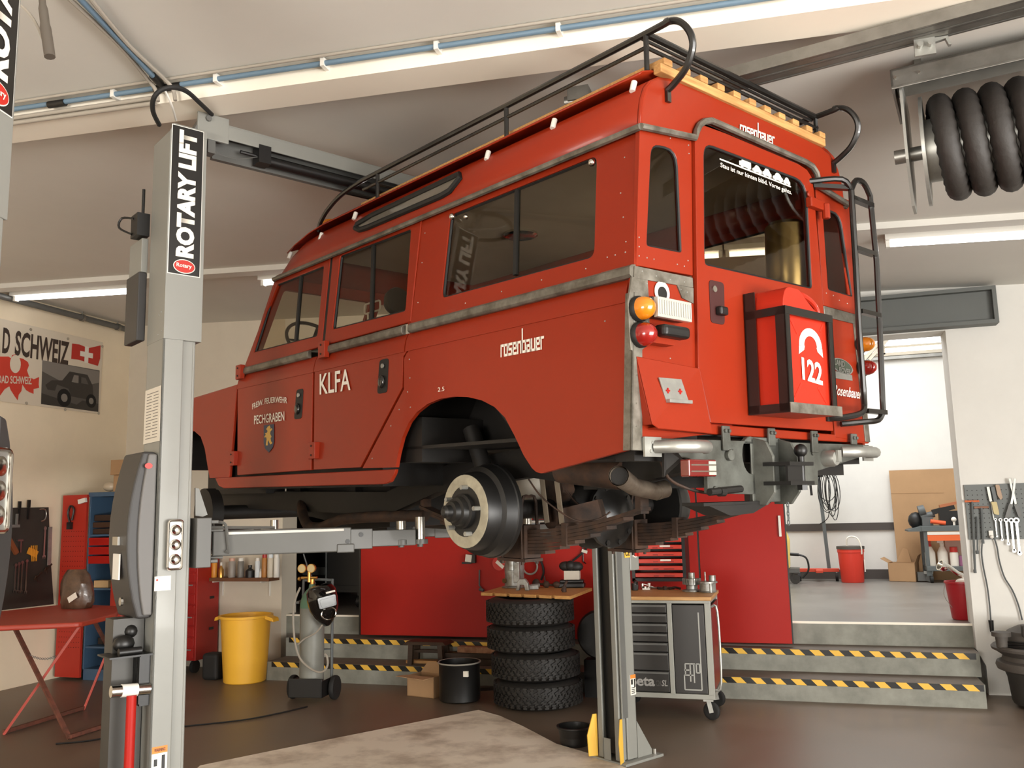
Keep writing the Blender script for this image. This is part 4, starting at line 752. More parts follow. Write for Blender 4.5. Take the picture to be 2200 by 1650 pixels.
w_ = MB().bb(-1.645, -1.575, -.117, -.115, .57, .685).build('warning_label', M_lett, near); MB().bb(-1.645, -1.575, -.118, -.117, .655, .685).build('label_header', mat('label_orange', (226, 130, 50), .5), w_); b = MB(); b.bb(-1.60, -1.585, -.118, -.117, .58, .645); b.bb(-1.635, -1.62, -.118, -.117, .60, .63); b.build('label_pictogram', M_black, w_); text('WARNING', (-1.635, -.118, .663), (-1.585, -.118, .663), (-1.635, -.118, .678), M_black, 'label_text', w_, .01)
# hydraulics low on the left post
b = MB(); b.bb(-1.70, -1.657, -.09, .06, .87, 1.1)
for k in range(9): b.bb(-1.705, -1.70, -.09 + k * .017, -.082 + k * .017, .88, 1.09)
b.build('valve_block', M_black, near); b = MB(); b.cyl((-1.83, -.10, .955), (-1.66, -.10, .945), .026, seg=14); hc = b.build('hydraulic_cylinder', M_chrome, near, smooth=40); MB().cyl((-1.785, -.10, .953), (-1.715, -.10, .948), .029, seg=14).build('white_sleeve', M_white, hc, smooth=40)
b = MB(); b.bb(-1.85, -1.66, -.13, .05, 1.098, 1.106); b.ball((-1.76, -.03, 1.15), .05, 1, .8, .8); b.cyl((-1.80, -.09, 1.12), (-1.70, -.09, 1.12), .018, seg=12); b.ball((-1.72, .0, 1.2), .03); b.build('lock_release', M_black, near, smooth=40)
MB().cyl((-1.745, -.12, .93), (-1.75, -.13, .02), .022, seg=12).build('red_lever_rod', M_redp, near, smooth=True)
MB().bb(-1.80, -1.66, .0, .12, 0, 1.26).build('rear_conduit', mat('conduit_dark', (64, 62, 58), .5), near)
# overhead beam, safety bar, hoses
b = MB(); b.bb(-1.47, 1.47, -.065, -.055, 3.715, 3.79); b.bb(-1.47, 1.47, -.06, .06, 3.785, 3.80); b.bb(-1.50, -1.33, -.066, -.05, 3.69, 3.83); bm_ = b.build('overhead_beam', M_lift, lift, bevel=.003)
MB().bb(-1.38, 1.38, .03, .06, 3.63, 3.785).build('beam_web', M_liftd, bm_)
b = MB(); b.prism([(-1.53, -.06, 3.70), (-1.46, -.06, 3.835), (-1.46, -.06, 3.70)], (0, .1, 0)); b.cyl((-1.445, -.066, 3.80), (-1.445, -.08, 3.80), .016, seg=8); b.bb(-1.44, -1.40, -.06, 0, 3.62, 3.69); b.build('beam_bracket', M_liftd, bm_)
b = MB(); b.cyl((-1.10, -.03, 3.665), (1.1, -.03, 3.665), .03, seg=12); b.build('safety_bar', M_black, bm_, smooth=40); b = MB(); b.bb(-1.16, -1.09, -.07, .01, 3.635, 3.735); b.cyl((-1.25, -.03, 3.68), (-1.1, -.03, 3.68), .01, seg=8); b.build('bar_bracket', M_black, bm_)
pts = [L(p, (0, 1, 0), dd) for p, dd in zip(((342, 268), (329, 240), (330, 212), (347, 193), (375, 188), (402, 197), (428, 220), (455, 246)), (-.02, -.16, -.26, -.30, -.31, -.28, -.2, -.07))]
MB().tube(smooth_path(pts, 5), .012, 8).build('hydraulic_hose', M_rubber, lift, smooth=True)
pts = [L(p, (0, 1, 0), dd) for p, dd in zip(((352, 190), (362, 210), (371, 232), (378, 258)), (-.28, -.26, -.2, -.05))]; MB().tube(smooth_path(pts, 4), .006, 6).build('control_cable', M_white, lift, smooth=True)
pts = [L(p, (0, 1, 0), -.05) for p in ((446, 311), (470, 330), (510, 341), (556, 337))]; MB().tube(smooth_path(pts, 4), .0025, 5).build('pull_cord', M_liftd, lift, smooth=True)
carriage(lift, -1, 1.50); carriage(lift, 1, 1.50)
arm(lift, (-1.40, -.02), (-.37, -.44), .66, [(-.375, -.44, .12), (-.47, -.40, .10)])
arm(lift, (-1.40, .10), (-.40, 1.25), .6, [(-.40, 1.25, .12)])
arm(lift, (1.40, -.02), (.40, -.44), .66, [(.40, -.44, .12)]); arm(lift, (1.40, .10), (.40, 1.25), .6, [(.40, 1.25, .12)])
b = MB(); q = [L(p, (0, 1, 0), -.02) for p in ((420, 1048), (428, 1050), (446, 1106), (436, 1110), (420, 1108))]; b.prism(q, (0, .012, 0)); b.build('gear_guard', M_lift, lift)
# far post extras
b = MB(); b.bb(1.508, 1.56, -.124, -.118, .30, 1.45); b.build('side_cover', M_liftd, far); MB().bb(1.5, 1.512, -.124, -.116, .02, 1.6).build('rail_edge', M_lift, far)
b = MB(); b.bb(1.66, 1.76, -.11, .04, 1.28, 1.60); ub = b.build('control_box', M_lift, far, bevel=.01); b = MB(); b.cyl((1.705, -.11, 1.405), (1.705, -.125, 1.405), .034, seg=18); o = b.build('switch_plate', M_lett, ub); b = MB(); b.cyl((1.705, -.125, 1.405), (1.705, -.14, 1.405), .026, seg=18); b.box((1.705, -.15, 1.405), (.012, .02, .05)); b.build('red_switch', M_red, ub, smooth=40)
ce = MB().bb(1.592, 1.65, -.1225, -.1205, 1.375, 1.435).build('ce_label', M_yel, far); text('CE', (1.597, -.1225, 1.388), (1.645, -.1225, 1.388), (1.597, -.1225, 1.424), M_black, 'label_text', ce, .02)
w_ = MB().bb(1.60, 1.652, -.1225, -.1155, .44, .575).build('warning_label', M_lett, far); MB().bb(1.60, 1.652, -.124, -.122, .55, .575).build('label_header', mat('label_orange', (226, 130, 50), .5), w_); b = MB(); b.bb(1.605, 1.622, -.124, -.122, .51, .545); b.bb(1.635, 1.647, -.124, -.122, .49, .545)
for k in range(4): b.bb(1.607, 1.64, -.124, -.122, .45 + k * .012, .455 + k * .012)
b.build('label_pictogram', M_black, w_)
MB().bb(1.47, 1.475, -.03, .03, .02, .16).build('toe_plate', M_lift, far)
# second lift: only its near post shows, at the left edge of the view
L2 = V((-2.153, 1.917, 0)); a2 = math.radians(103.03)
lift2 = thing('vehicle_lift', 'second lift post at the left edge, nearest the viewer, mostly out of view', 'vehicle lift', L2, a2)
# local x runs away from the camera along the sign face, far edge at x = 0
b = MB(); b.bb(-.187, 0, 0, .24, 2.59, 3.66); b.bb(-.187, 0, 0, .24, 3.66, 3.7); b.build('upper_cover', M_lift, lift2, bevel=.004)
b = MB(); b.bb(-.18, -.01, .005, .235, 0, 2.6); b.build('post', M_lift, lift2, bevel=.006)
MB().bb(-.25, .06, -.05, .32, 0, .018).build('base_plate', M_lift, lift2)
sign(lift2, -.17, -.012, -.0005, 2.90, 3.675)
n = 10; pr = [(.0, 1.36)] + [(.035 + .055 * math.sin(PI * k / n) ** .8, 1.37 + .64 * k / n) for k in range(n + 1)] + [(.0, 2.02)]
MB().prism([(x, -.01, z) for x, z in pr], (0, .2, 0)).build('power_unit_cover', M_cover, lift2, bevel=.008)
b = MB(); q = round_poly([(-.10, -.055, 1.69), (-.005, -.055, 1.69), (-.005, -.055, 1.915), (-.10, -.055, 1.915)], .02); b.prism(q, (0, .055, 0)); o = b.build('work_light', M_alu, lift2); MB().tube(q, .007, 8, True).build('chrome_rim', M_chrome, o, smooth=True)
for k in range(3): MB().lathe([(.028, 0), (.028, .006), (.02, .003), (0, .003)], (-.052, -.055, 1.735 + .067 * k), (0, -1, 0), 18).build('reflector', M_chrome, o, smooth=True)
# ------------------------------------------------------------------ loose things: tyres, board, trolley, cart ...
def one(o, label, cat, group=None): return tag(o, label, cat, group)
M_tyre = mat('tyre_rubber', (34, 31, 28), .62, var=.25, scale=30)
M_gold = mat('gauge_brass', (190, 150, 84), .3, .8)
M_paper = mat('paper', (214, 206, 192), .8)
# jerry can in the carrier on the rear door (rests in it, so a thing of its own)
jr = thing('jerry_can', 'red metal jerry can with white 122 standing in the black carrier on the rear door', 'fuel can'); jr.matrix_world = car.matrix_world.copy()
jr.location = P0 + CR * .81 + CF * -.11 + CU * -.505
M_can = red_paint('can_red', (184, 46, 28), .32, .4)
def cs(w, d, h, z0, z1, inset=0):
    return None
b = MB(); hw, hd = .160, .078
side = round_poly([(-hw, 0), (hw, 0), (hw, .40), (.07, .415), (-.01, .465), (-.04, .49), (-.13, .49), (-hw, .44)], [.03, .03, .05, .03, .03, .03, .05, .06], 5)
b.prism([(x, -hd, z) for x, z in side], (0, 2 * hd, 0))
for s in (-1, 1):
    for (x0, z0, x1, z1) in ((-.12, .365, -.07, .305), (.125, .365, .10, .33), (-.12, .04, -.06, .11), (.12, .04, .06, .10)): b.bar((x0, s * hd, z0), (x1, s * hd, z1), .012, .006, (0, 1, 0))
body = b.build('can_body', M_can, jr, bevel=.012, segs=3)
for y in (-.045, 0, .045):
    MB().tube(smooth_path([(-.05, y, .472), (.0, y, .482), (.06, y, .475), (.115, y, .455), (.145, y, .425), (.15, y, .39)], 4), .012, 8).build('carry_handle', M_can, jr, smooth=True)
f = lambda x, z: V((x, -hd - .0015, z))
text('122', f(-.055, .125), f(.095, .11), f(-.055, .215), M_lett, 'number_lettering', body, .03)
b = MB(); n = 14; o_, i_ = [], []
for k in range(n + 1):
    t = PI * k / n; o_.append((.02 + .085 * math.cos(t), .262 + .075 * math.sin(t))); i_.append((.02 + .048 * math.cos(t), .262 + .043 * math.sin(t)))
b.prism([f(*p) for p in o_] + [f(*p) for p in i_[::-1]], (0, -.001, 0)); b.prism([f(-.07, .225), f(-.03, .245), f(-.024, .262), f(-.066, .26)], (0, -.001, 0)); b.prism([f(.11, .225), f(.07, .245), f(.064, .262), f(.106, .26)], (0, -.001, 0)); b.build('handset_pictogram', M_lett, body)
# floor slab of pale screed, tyres, board
mp = [F(*p) for p in ((430, 1647), (560, 1620), (800, 1572), (1028, 1527), (1075, 1540), (1125, 1563), (1195, 1600), (1290, 1628), (1345, 1652), (1500, 1760), (900, 1900), (300, 1760))]
mt = MB().prism([(p.x, p.y, .0) for p in mp], (0, 0, .008)).build('floor_mat', mat('pale_dirty_mat', (242, 230, 212), .85, rgb2=(186, 168, 148), scale=2.6, bump=.1, thr=(.3, .55)))
one(mt, 'pale dirty sheet lying on the floor under the vehicle', 'mat')
def tyre_parts(root):
    R, r, h = .40, .215, .236
    b = MB(); b.lathe([(r, .03), (r - .01, .06), (r - .01, h - .06), (r, h - .03), (r + .03, h - .012), (R - .09, h - .0), (R - .05, h - .010), (R - .022, h - .032), (R - .012, h - .05), (R - .012, h / 2), (R - .012, .05), (R - .022, .032), (R - .05, .010), (R - .09, 0), (r + .03, .012), (r, .03)], seg=48, cap=False); b.build('carcass', M_tyre, root, smooth=40)
    b = MB(); N = 40
    for k in range(N):
        for row, (z, hh, w) in enumerate(((.048, .036, .036), (.083, .033, .036), (.118, .033, .036), (.153, .033, .036), (.188, .036, .036))):
            t = 2 * PI * (k + (row % 2) * .5) / N; c = V((R * math.cos(t), R * math.sin(t), z)); rot = .5 if row in (1, 3) else (-.5 if row == 2 else 0)
            e = V((-math.sin(t), math.cos(t), 0)); n_ = V((math.cos(t), math.sin(t), 0)); ez = V((0, 0, 1)); a = e * math.cos(rot) + ez * math.sin(rot); c2 = -e * math.sin(rot) + ez * math.cos(rot)
            q = [c + a * (i * w / 2) + c2 * (j * hh / 2) - n_ * .014 for i, j in ((-1, -1), (1, -1), (1, -.2), (.55, -.1), (.55, .25), (1, .2), (1, 1), (-1, 1), (-1, .2), (-.5, .1), (-.5, -.25), (-1, -.2))]
            b.prism(q, n_ * .016)
    b.build('tread', M_tyre, root)
ty = V((-2.37, 7.94, 0)); lab = ('black all-terrain tyre lying at the bottom of the tyre stack', 'black all-terrain tyre, second from the floor in the stack', 'black all-terrain tyre, third from the floor in the stack', 'black all-terrain tyre on top of the stack, right under the wooden board')
t0 = thing('tyre', lab[0], 'tyre', ty, 0, 'stack of off-road tyres'); tyre_parts(t0)
for k, (dx, dy, rz) in enumerate(((-.02, .01, .3), (-.06, .02, .7), (-.055, -.01, 1.2)), 1):
    c = copy_tree(t0); c.location = ty + V((dx, dy, .2365 * k)); c.rotation_euler.z = rz; c['label'] = lab[k]
bz = .947
q = [F(x, y, bz + .03) for x, y in ((1033, 1273), (1225, 1281), (1272, 1263), (1088, 1257))]; b = MB(); a, c2 = q[0], q[1]; pts = []
for k in range(6):
    t0_, t1_ = k / 6, (k + .8) / 6; s = (q[3] - q[0]) * .045; pts += [a + (c2 - a) * t0_, a + (c2 - a) * t1_]; pts += [a + (c2 - a) * t1_ + s, a + (c2 - a) * ((k + 1) / 6) + s]
pts = pts[:-2] + [q[1], q[2], q[3]]
one(b.prism(pts, (0, 0, -.028)).build('wooden_board', mat('board_wood', (206, 156, 92), .6, rgb2=(176, 126, 70), scale=6, stretch=(2, 9, 9)), bevel=.002), 'light wooden board with notched edge on top of the tyre stack', 'board')
BZ = bz + .031
def onb(x, y): return F(x, y, BZ)
gx = onb(1106, 1262); g = thing('gearbox_casing', 'bare aluminium gearbox casing standing upright on the wooden board', 'engine part', gx)
M_cast = mat('cast_aluminium', (176, 178, 176), .42, .55, rgb2=(120, 116, 106), scale=12, bump=.08)
b = MB(); b.lathe([(.125, 0), (.125, .012), (.10, .02), (.095, .12), (.10, .20), (.088, .28), (.09, .30), (.075, .30)], seg=20); b.box((.05, -.07, .15), (.06, .06, .2)); b.cyl((.06, -.08, .24), (.06, -.08, .32), .025, seg=12); b.cyl((.0, -.09, .17), (.0, -.09, .28), .034, seg=12); b.build('casing', M_cast, g, smooth=40, bevel=.004)
b = MB(); b.lathe([(.07, .301), (.075, .32), (.03, .322), (.03, .34)], seg=18); b.build('top_flange', M_cast, g, smooth=40); MB().cyl((-.075, -.07, .07), (-.085, -.085, .07), .024, seg=14).build('drain_plug', mat('dull_brass', (120, 92, 58), .5, .6), g, smooth=40)
q = onb(1121, 1269); b = MB(); b.prism([(-.06, 0, 0), (-.045, 0, .08), (-.02, 0, .11), (.03, 0, .11), (.06, 0, .07), (.07, 0, 0), (.03, 0, 0), (.02, 0, .05), (-.02, 0, .05), (-.03, 0, 0)], (0, .05, 0)); one(b.build('cast_bracket', M_cast, bevel=.006, loc=q), 'small cast bracket in front of the gearbox casing on the board', 'engine part')
q = onb(1146, 1266); b = MB(); b.box((0, 0, .02), (.10, .05, .04), (0, 0, .3)); b.cyl((-.03, 0, .03), (.06, .02, .035), .018, seg=10); one(b.build('metal_fitting', M_cast, bevel=.004, loc=q), 'shiny metal fitting lying right of the cast bracket on the board', 'engine part')
q = onb(1152, 1262); b = MB(); b.cyl((0, 0, .035), (.24, -.04, .02), .011, seg=8); b.ball((0, 0, .04), .04, 1, 1, 1.1); b.ball((.11, -.02, .03), .035); b.cyl((.10, -.02, .04), (.09, -.02, .11), .006, seg=6); b.ball((.22, -.04, .03), .035, 1.2, 1, .9); one(b.build('selector_rod', M_rust, smooth=40, loc=q), 'dark selector rod with knobs lying across the board', 'engine part')
q = onb(1212, 1272); b = MB(); b.cyl((-.02, 0, .01), (.03, 0, .10), .012, seg=8); b.cyl((.0, 0, .0), (.0, 0, .05), .022, seg=10); one(b.build('gear_lever', M_rust, smooth=40, loc=q), 'short dark lever near the front right of the board', 'engine part')
q = onb(1228, 1262); one(MB().bb(-.13, .13, -.06, .06, 0, .045).bb(-.11, .12, -.05, .05, .045, .075).build('parts_tray', M_black, bevel=.01, loc=q, rz=.1), 'flat black tray on the right of the wooden board', 'tray')
o = MB().bb(-.075, .075, -.045, .045, 0, .085).build('small_box', mat('grey_white_box', (186, 178, 164), .7), bevel=.004, loc=q + V((.01, 0, .076)), rz=.1); one(o, 'small pale box standing on the flat black tray', 'box')
b = MB(); b.ball((-.05, 0, .045), .06, 1.2, .9, .8); b.ball((.05, 0, .04), .062, 1.2, .9, .8); b.ball((.0, -.02, .05), .05); one(b.build('work_gloves', mat('black_leather', (26, 24, 22), .6, bump=.3, scale=20), smooth=True, loc=q + V((.0, 0, .158))), 'bundled black work gloves lying on the small pale box', 'gloves')
# hung on the big red sliding door
def hung(name, b, m, p, label, cat, smooth=False): 
    q = W(p[0], p[1], 8.97); return one(b.build(name, m, smooth=smooth, loc=q), label, cat)
b = MB(); b.lathe([(.075, 0), (.075, .012), (.0, .012)], (0, 0, 0), (0, -1, 0), 24); d = hung('red_disc', b, M_red, (1073, 1210), 'red disc with white tag hung on the red door behind the gearbox casing', 'disc'); b = MB(); b.box((.01, -.017, -.012), (.10, .004, .035), (0, .7, 0)); b.build('tag', M_paper, d); MB().cyl((.03, -.012, .02), (.03, -.015, .02), .022, seg=14).build('hole', M_black, d)
b = MB(); b.tube([(.078 * math.cos(t), -.02, .078 * math.sin(t)) for t in [2 * PI * k / 28 for k in range(28)]], .010, 8, True); hung('hose_ring', b, mat('pale_grey_hose', (150, 146, 138), .5), (1140, 1217), 'pale grey ring of hose hung on the red door right of the gearbox casing', 'hose', True)
b = MB(); b.tube(smooth_path([(-.04, -.01, .10), (.05, -.01, .09), (.11, -.01, .0), (.13, -.01, -.10), (.10, -.01, -.18)], 5), .012, 7); hung('black_hose', b, M_rubber, (1142, 1208), 'black hose hanging on the red door beside the pale ring', 'hose', True)
b = MB(); b.bb(-.06, .03, -.05, 0, -.02, .07); b.bar((-.12, -.03, -.02), (-.02, -.03, -.02), .03, .02); d = hung('air_gun', b, M_black, (1018, 1205), 'black tool with paper tag hung on the red door below the brake drum', 'tool'); MB().box((-.04, -.055, .03), (.07, .004, .075), (0, .15, 0)).build('tag', M_paper, d)
b = MB(); b.tube([(0, -.01, .10), (0, -.02, -.06), (.03, -.02, -.10)], .008, 6); b.cyl((0, -.02, -.10), (.05, -.03, -.11), .016, seg=8); hung('hook_bar', b, M_dkgrey, (1031, 1245), 'thin grey hook bar on the red door left of the wooden board', 'hook')
b = MB(); b.tube(smooth_path([(.10, -.01, .12), (.09, -.01, .07), (.02, -.012, .0), (-.06, -.012, -.06)], 5), .011, 7); d = hung('cable_end', b, M_rubber, (1243, 1192), 'black cable with white tag hanging on the red door above the gloves', 'cable', True); MB().box((.07, -.026, .035), (.06, .004, .03), (0, .3, 0)).build('tag', M_paper, d)
b = MB(); b.tube([(0, 0, .05), (0, 0, -.16), (.03, -.02, -.18)], .006, 6); hung('wall_tube', b, M_black, (1252, 1172), 'short black tube hung on the red door beside the axle', 'tube')
# tool trolley
TX0, TX1, TY0, TY1, TZ = -1.62, -.765, 7.56, 8.22, .985
tr = thing('tool_trolley', 'grey and black drawer trolley with wooden top behind the far lift post', 'tool trolley', ((TX0 + TX1) / 2, (TY0 + TY1) / 2, 0))
mx, my = (TX0 + TX1) / 2, (TY0 + TY1) / 2; hx, hy = (TX1 - TX0) / 2, (TY1 - TY0) / 2
M_tg = mat('trolley_grey', (150, 150, 142), .42); M_td = mat('trolley_black', (46, 44, 42), .45)
b = MB(); b.bb(-hx, hx, -hy, hy, .17, .21); b.bb(-hx, hx, -hy, hy, .93, .955)
for x in (-hx, hx - .05): [b.bb(x, x + .05, y, y + .05, .2, .94) for y in (-hy, hy - .05)]
b.bb(.07, .11, -hy, -hy + .03, .2, .94); b.bb(-hx + .01, hx - .01, hy - .03, hy - .01, .2, .94); b.build('frame', M_tg, tr, bevel=.004)
MB().bb(-hx - .01, hx + .012, -hy - .012, hy + .012, .955, TZ).build('worktop', mat('beech_top', (204, 160, 104), .5, rgb2=(178, 132, 80), scale=4, stretch=(1, 10, 10)), tr, bevel=.004)
zs = [.925, .85, .77, .69, .615, .535, .385, .215]
for z1, z0 in zip(zs, zs[1:]):
    d = MB().bb(-hx + .055, .065, -hy - .004, hy - .08, z0 + .004, z1 - .002).build('drawer', M_td, tr, bevel=.003); MB().bb(-hx + .06, .06, -hy - .014, -hy - .003, z1 - .022, z1 - .008).build('drawer_handle', M_liftd, d)
text('Beta', (-.27, -hy - .005, .262), (-.055, -hy - .005, .262), (-.27, -hy - .005, .345), mat('faint_grey', (150, 148, 144), .5), 'lettering', tr, .03); text('SL', (.0, -hy - .005, .266), (.05, -hy - .005, .266), (.0, -hy - .005, .315), mat('faint_grey', (150, 148, 144), .5), 'lettering', tr, .02, shear=.2); text('C24', (-.045, -hy - .005, .266), (-.005, -hy - .005, .266), (-.045, -hy - .005, .31), mat('darker_grey', (84, 82, 80), .5), 'lettering', tr, .0)
d = MB().bb(.115, hx - .055, -hy - .004, hy - .08, .215, .92).build('cupboard_door', M_td, tr, bevel=.003)
b = MB(); ln = lambda x0, z0, x1, z1: b.bar((x0, -hy - .006, z0), (x1, -hy - .006, z1), .010, .004, (0, 1, 0))
xr = hx - .10
for s in ((xr, .86, xr, .245), (xr, .245, .19, .245), (.19, .245, .19, .36), (.19, .36, .27, .36), (.20, .36, .20, .40), (.19, .40, .24, .40), (.24, .31, .24, .45), (.27, .30, .27, .45), (.20, .45, .28, .45), (.20, .40, .20, .45), (.29, .38, .29, .45), (.29, .45, xr - .01, .45), (xr - .01, .38, xr - .01, .45), (.29, .38, xr - .01, .38)): ln(*s)
b.build('line_emblem', mat('line_grey', (160, 160, 154), .4), d)
p_ = MB().bb(hx - .003, hx + .003, -hy + .06, hy - .06, .24, .91).build('side_panel', mat('dark_red_panel', (120, 26, 24), .4), tr); text('SERIES', (hx + .0035, -hy + .12, .60), (hx + .0035, -hy + .12, .80), (hx + .0035, -hy + .06, .60), M_lett, 'side_lettering', p_, .02) if False else None
MB().tube(smooth_path([(hx + .002, -hy + .05, .9), (hx + .05, -hy + .05, .86), (hx + .05, -hy + .05, .3), (hx + .002, -hy + .05, .24)], 4), .010, 8).build('push_handle', M_alu, tr, smooth=True)
for i, (x, y) in enumerate(((hx - .06, -hy + .07), (hx - .06, hy - .07), (-hx + .06, -hy + .07), (-hx + .06, hy - .07))):
    xo = x + .02; b = MB(); b.lathe([(.045, -.016), (.062, -.016), (.07, -.01), (.07, .01), (.062, .016), (.045, .016)], (xo, y, .07), (.35, 1, 0), 24); c = b.build('caster', M_rubber, tr, smooth=40); MB().lathe([(.048, -.014), (.048, .014)], (xo, y, .07), (.35, 1, 0), 20).build('wheel_disc', M_alu, c, smooth=40); b = MB(); b.bar((xo, y - .024, .06), (x, y - .024, .155), .035, .006, (0, 1, 0)); b.bar((xo, y + .024, .06), (x, y + .024, .155), .035, .006, (0, 1, 0)); b.bb(x - .04, x + .04, y - .04, y + .04, .15, .17); b.build('fork', M_alu, c)
def ont(x, y): return F(x, y, TZ + .001)
q = ont(1487, 1270); b = MB(); b.lathe([(.085, 0), (.085, .012), (.05, .02), (.05, .05), (.06, .055), (.06, .06), (.03, .062), (.03, .16), (.0, .16)], seg=22)
for k in range(22): t = 2 * PI * k / 22; b.box((.07 * math.cos(t), .07 * math.sin(t), .085), (.022, .009, .05), (0, 0, t))
b.lathe([(.066, .06), (.066, .11), (.03, .11)], seg=22); one(b.build('gear_shaft', M_cast, smooth=40, loc=q), 'upright gear on its shaft near the right end of the wooden trolley top', 'gear')
q = ont(1521, 1272); b = MB(); b.lathe([(.075, 0), (.08, .01), (.07, .015), (.07, .075), (.085, .078), (.085, .092), (.03, .092)], seg=20); b.cyl((.04, .03, .09), (.04, .03, .14), .03, seg=12); b.cyl((-.02, .02, .09), (-.02, .02, .17), .007, seg=8); b.cyl((.03, -.055, 0), (.03, -.055, .09), .018, seg=10); one(b.build('pump_housing', M_cast, smooth=40, loc=q), 'pale cast housing at the right edge of the wooden trolley top', 'engine part')
for (x, y, nm, lb, mk) in ((1404, 1266, 'ratchet_bar', 'long steel bar lying along the back of the wooden trolley top', lambda b: (b.cyl((-.10, 0, .012), (.20, .02, .012), .010, seg=8), b.cyl((-.10, 0, .012), (-.10, 0, .05), .012, seg=8), b.bar((-.10, 0, .05), (.0, .01, .02), .008, .006))), (1386, 1267, 'socket_cluster', 'small dark sockets beside the post on the trolley top', lambda b: (b.cyl((0, 0, 0), (0, 0, .03), .018, seg=10), b.cyl((.03, .01, 0), (.03, .01, .025), .015, seg=10), b.box((.015, .0, .008), (.07, .05, .014)))), (1430, 1266, 'shift_fork', 'dark shift fork lying flat in the middle of the trolley top', lambda b: (b.tube([(-.07, 0, .012), (-.06, -.03, .012), (.0, -.04, .012), (.06, -.02, .012), (.07, .01, .012)], .012, 6), b.cyl((0, -.04, 0), (0, -.04, .03), .018, seg=8))), (1395, 1266, 'white_bolt', 'pale bolt standing upright on the trolley top', lambda b: (b.cyl((0, 0, 0), (0, 0, .045), .008, seg=8), b.cyl((0, 0, .04), (0, 0, .055), .013, seg=6))), (1450, 1267, 'dark_clamp', 'dark curved clamp left of the upright gear on the trolley top', lambda b: (b.tube([(-.05, 0, .01), (0, .02, .02), (.05, 0, .01)], .011, 6),))):
    b = MB(); mk(b); one(b.build(nm, M_white if nm == 'white_bolt' else M_rust if 'dark' in nm or 'fork' in nm else M_steel, smooth=40, loc=ont(x, y)), lb, 'tool')
q = ont(1364, 1268); b = MB(); b.cyl((0, 0, 0), (0, 0, .06), .03, seg=10); b.cyl((0, 0, .06), (.02, 0, .08), .02, seg=10); b.box((.02, -.02, .03), (.03, .03, .04)); one(b.build('carburettor_part', M_black, smooth=40, loc=q), 'black part with bright fitting half hidden by the lift post on the trolley top', 'engine part')
# red drawer chest hung on the sliding door
c0 = W(1475, 1247, 8.68); c1 = W(1466, 1158, 8.68); xr = c0.x; zb, zt = c0.z - .01, c1.z + .05; xl = xr - .52
ch = thing('drawer_chest', 'red and black small-parts drawer chest on the red door behind the trolley', 'drawer chest', ((xl + xr) / 2, 8.83, zb)); hw = (xr - xl) / 2; hh = zt - zb
b = MB(); b.bb(-hw, hw, .10, .155, 0, hh); b.bb(hw - .03, hw, -.15, .1, 0, hh); b.bb(-hw, -hw + .03, -.15, .1, 0, hh); b.bb(-hw, hw, -.15, .1, 0, .03); b.bb(-hw, hw, -.15, .1, hh - .02, hh); b.build('chest_body', M_black, ch)
n = 6; s = (hh - .05) / n
for k in range(n):
    z = .04 + k * s; d = MB().bb(-hw + .032, hw - .032, -.155, .09, z, z + s - .028).build('drawer', mat('drawer_red', (198, 52, 34), .4), ch, bevel=.003)
    if k in (2, 4): MB().bb(.02, .12, -.161, -.155, z + .02, z + .036).build('drawer_label', M_lett, d)
    b = MB(); b.bb(-.05, .0, -.158, -.154, z + .008, z + .016); b.bb(.05, .15, -.158, -.154, z + .008, z + .016); b.build('finger_slot', mat('slot_red', (120, 28, 20), .5), d)
# small black tub on the floor left of the far post
q = (F(1235, 1613) + F(1205, 1600)) / 2 + V((.03, .1, 0)); tb = MB(); tb.lathe([(.10, .0), (.125, .12), (.135, .125), (.135, .135), (.118, .135), (.11, .02), (0, .02)], seg=24); one(tb.build('black_tub', M_black, smooth=40, loc=q), 'small black tub on the floor beside the foot of the far lift post', 'tub')
# cardboard box, black pot, sticks of wood, stool on the steps
q = F(914, 1499) + V((-.03, .12, 0)); bx = thing('cardboard_box', 'open cardboard box on the floor left of the black pot', 'box', q, -.25)
b = MB(); h = .19; b.bb(-.16, .16, -.11, -.105, 0, h); b.bb(-.16, .16, .105, .11, 0, h); b.bb(-.16, -.155, -.11, .11, 0, h); b.bb(.155, .16, -.11, .11, 0, h); b.bb(-.16, .16, -.11, .11, 0, .006); b.build('box_body', M_cardb, bx)
for pts in ([(-.16, -.11, h), (.16, -.11, h), (.12, -.22, h - .01), (-.22, -.21, h + .0)], [(-.16, .11, h), (.16, .11, h), (.15, .14, h + .09), (-.10, .14, h + .09)]): MB().prism([V(p) for p in pts], (0, .001, .004)).build('box_flap', M_cardb, bx)
q = F(988, 1514) + V((-.07, .18, 0)); pt = thing('black_pot', 'black round drum pot on the floor left of the tyre stack', 'pot', q); b = MB(); b.lathe([(.17, 0), (.19, .015), (.19, .33), (.198, .34), (.198, .35), (.185, .35), (.18, .06), (0, .06)], seg=32); b.build('pot_body', M_black, pt, smooth=40); MB().lathe([(.199, .338), (.205, .345), (.199, .352), (.19, .35)], seg=32, cap=False).build('rim', mat('worn_rim', (150, 146, 136), .6), pt, smooth=True); b = MB(); b.bb(.10, .145, -.165, -.14, .24, .29); b.build('sticker', M_lett, pt)
q = W(918, 1405, 8.62); q.z = .19; stl = thing('wooden_stool', 'small dark wooden stool standing on the lower step left of the tyres', 'stool', (q.x, 8.66, .192)); M_dw = mat('dark_stained_wood', (64, 44, 28), .6, var=.4, scale=12, stretch=(1, 6, 6))
b = MB(); b.hexa([(-.24, -.13, .20), (.24, -.13, .20), (.24, .13, .20), (-.24, .13, .20)], [(-.20, -.11, .232), (.20, -.11, .232), (.20, .11, .232), (-.20, .11, .232)]); b.build('seat', M_dw, stl, bevel=.006)
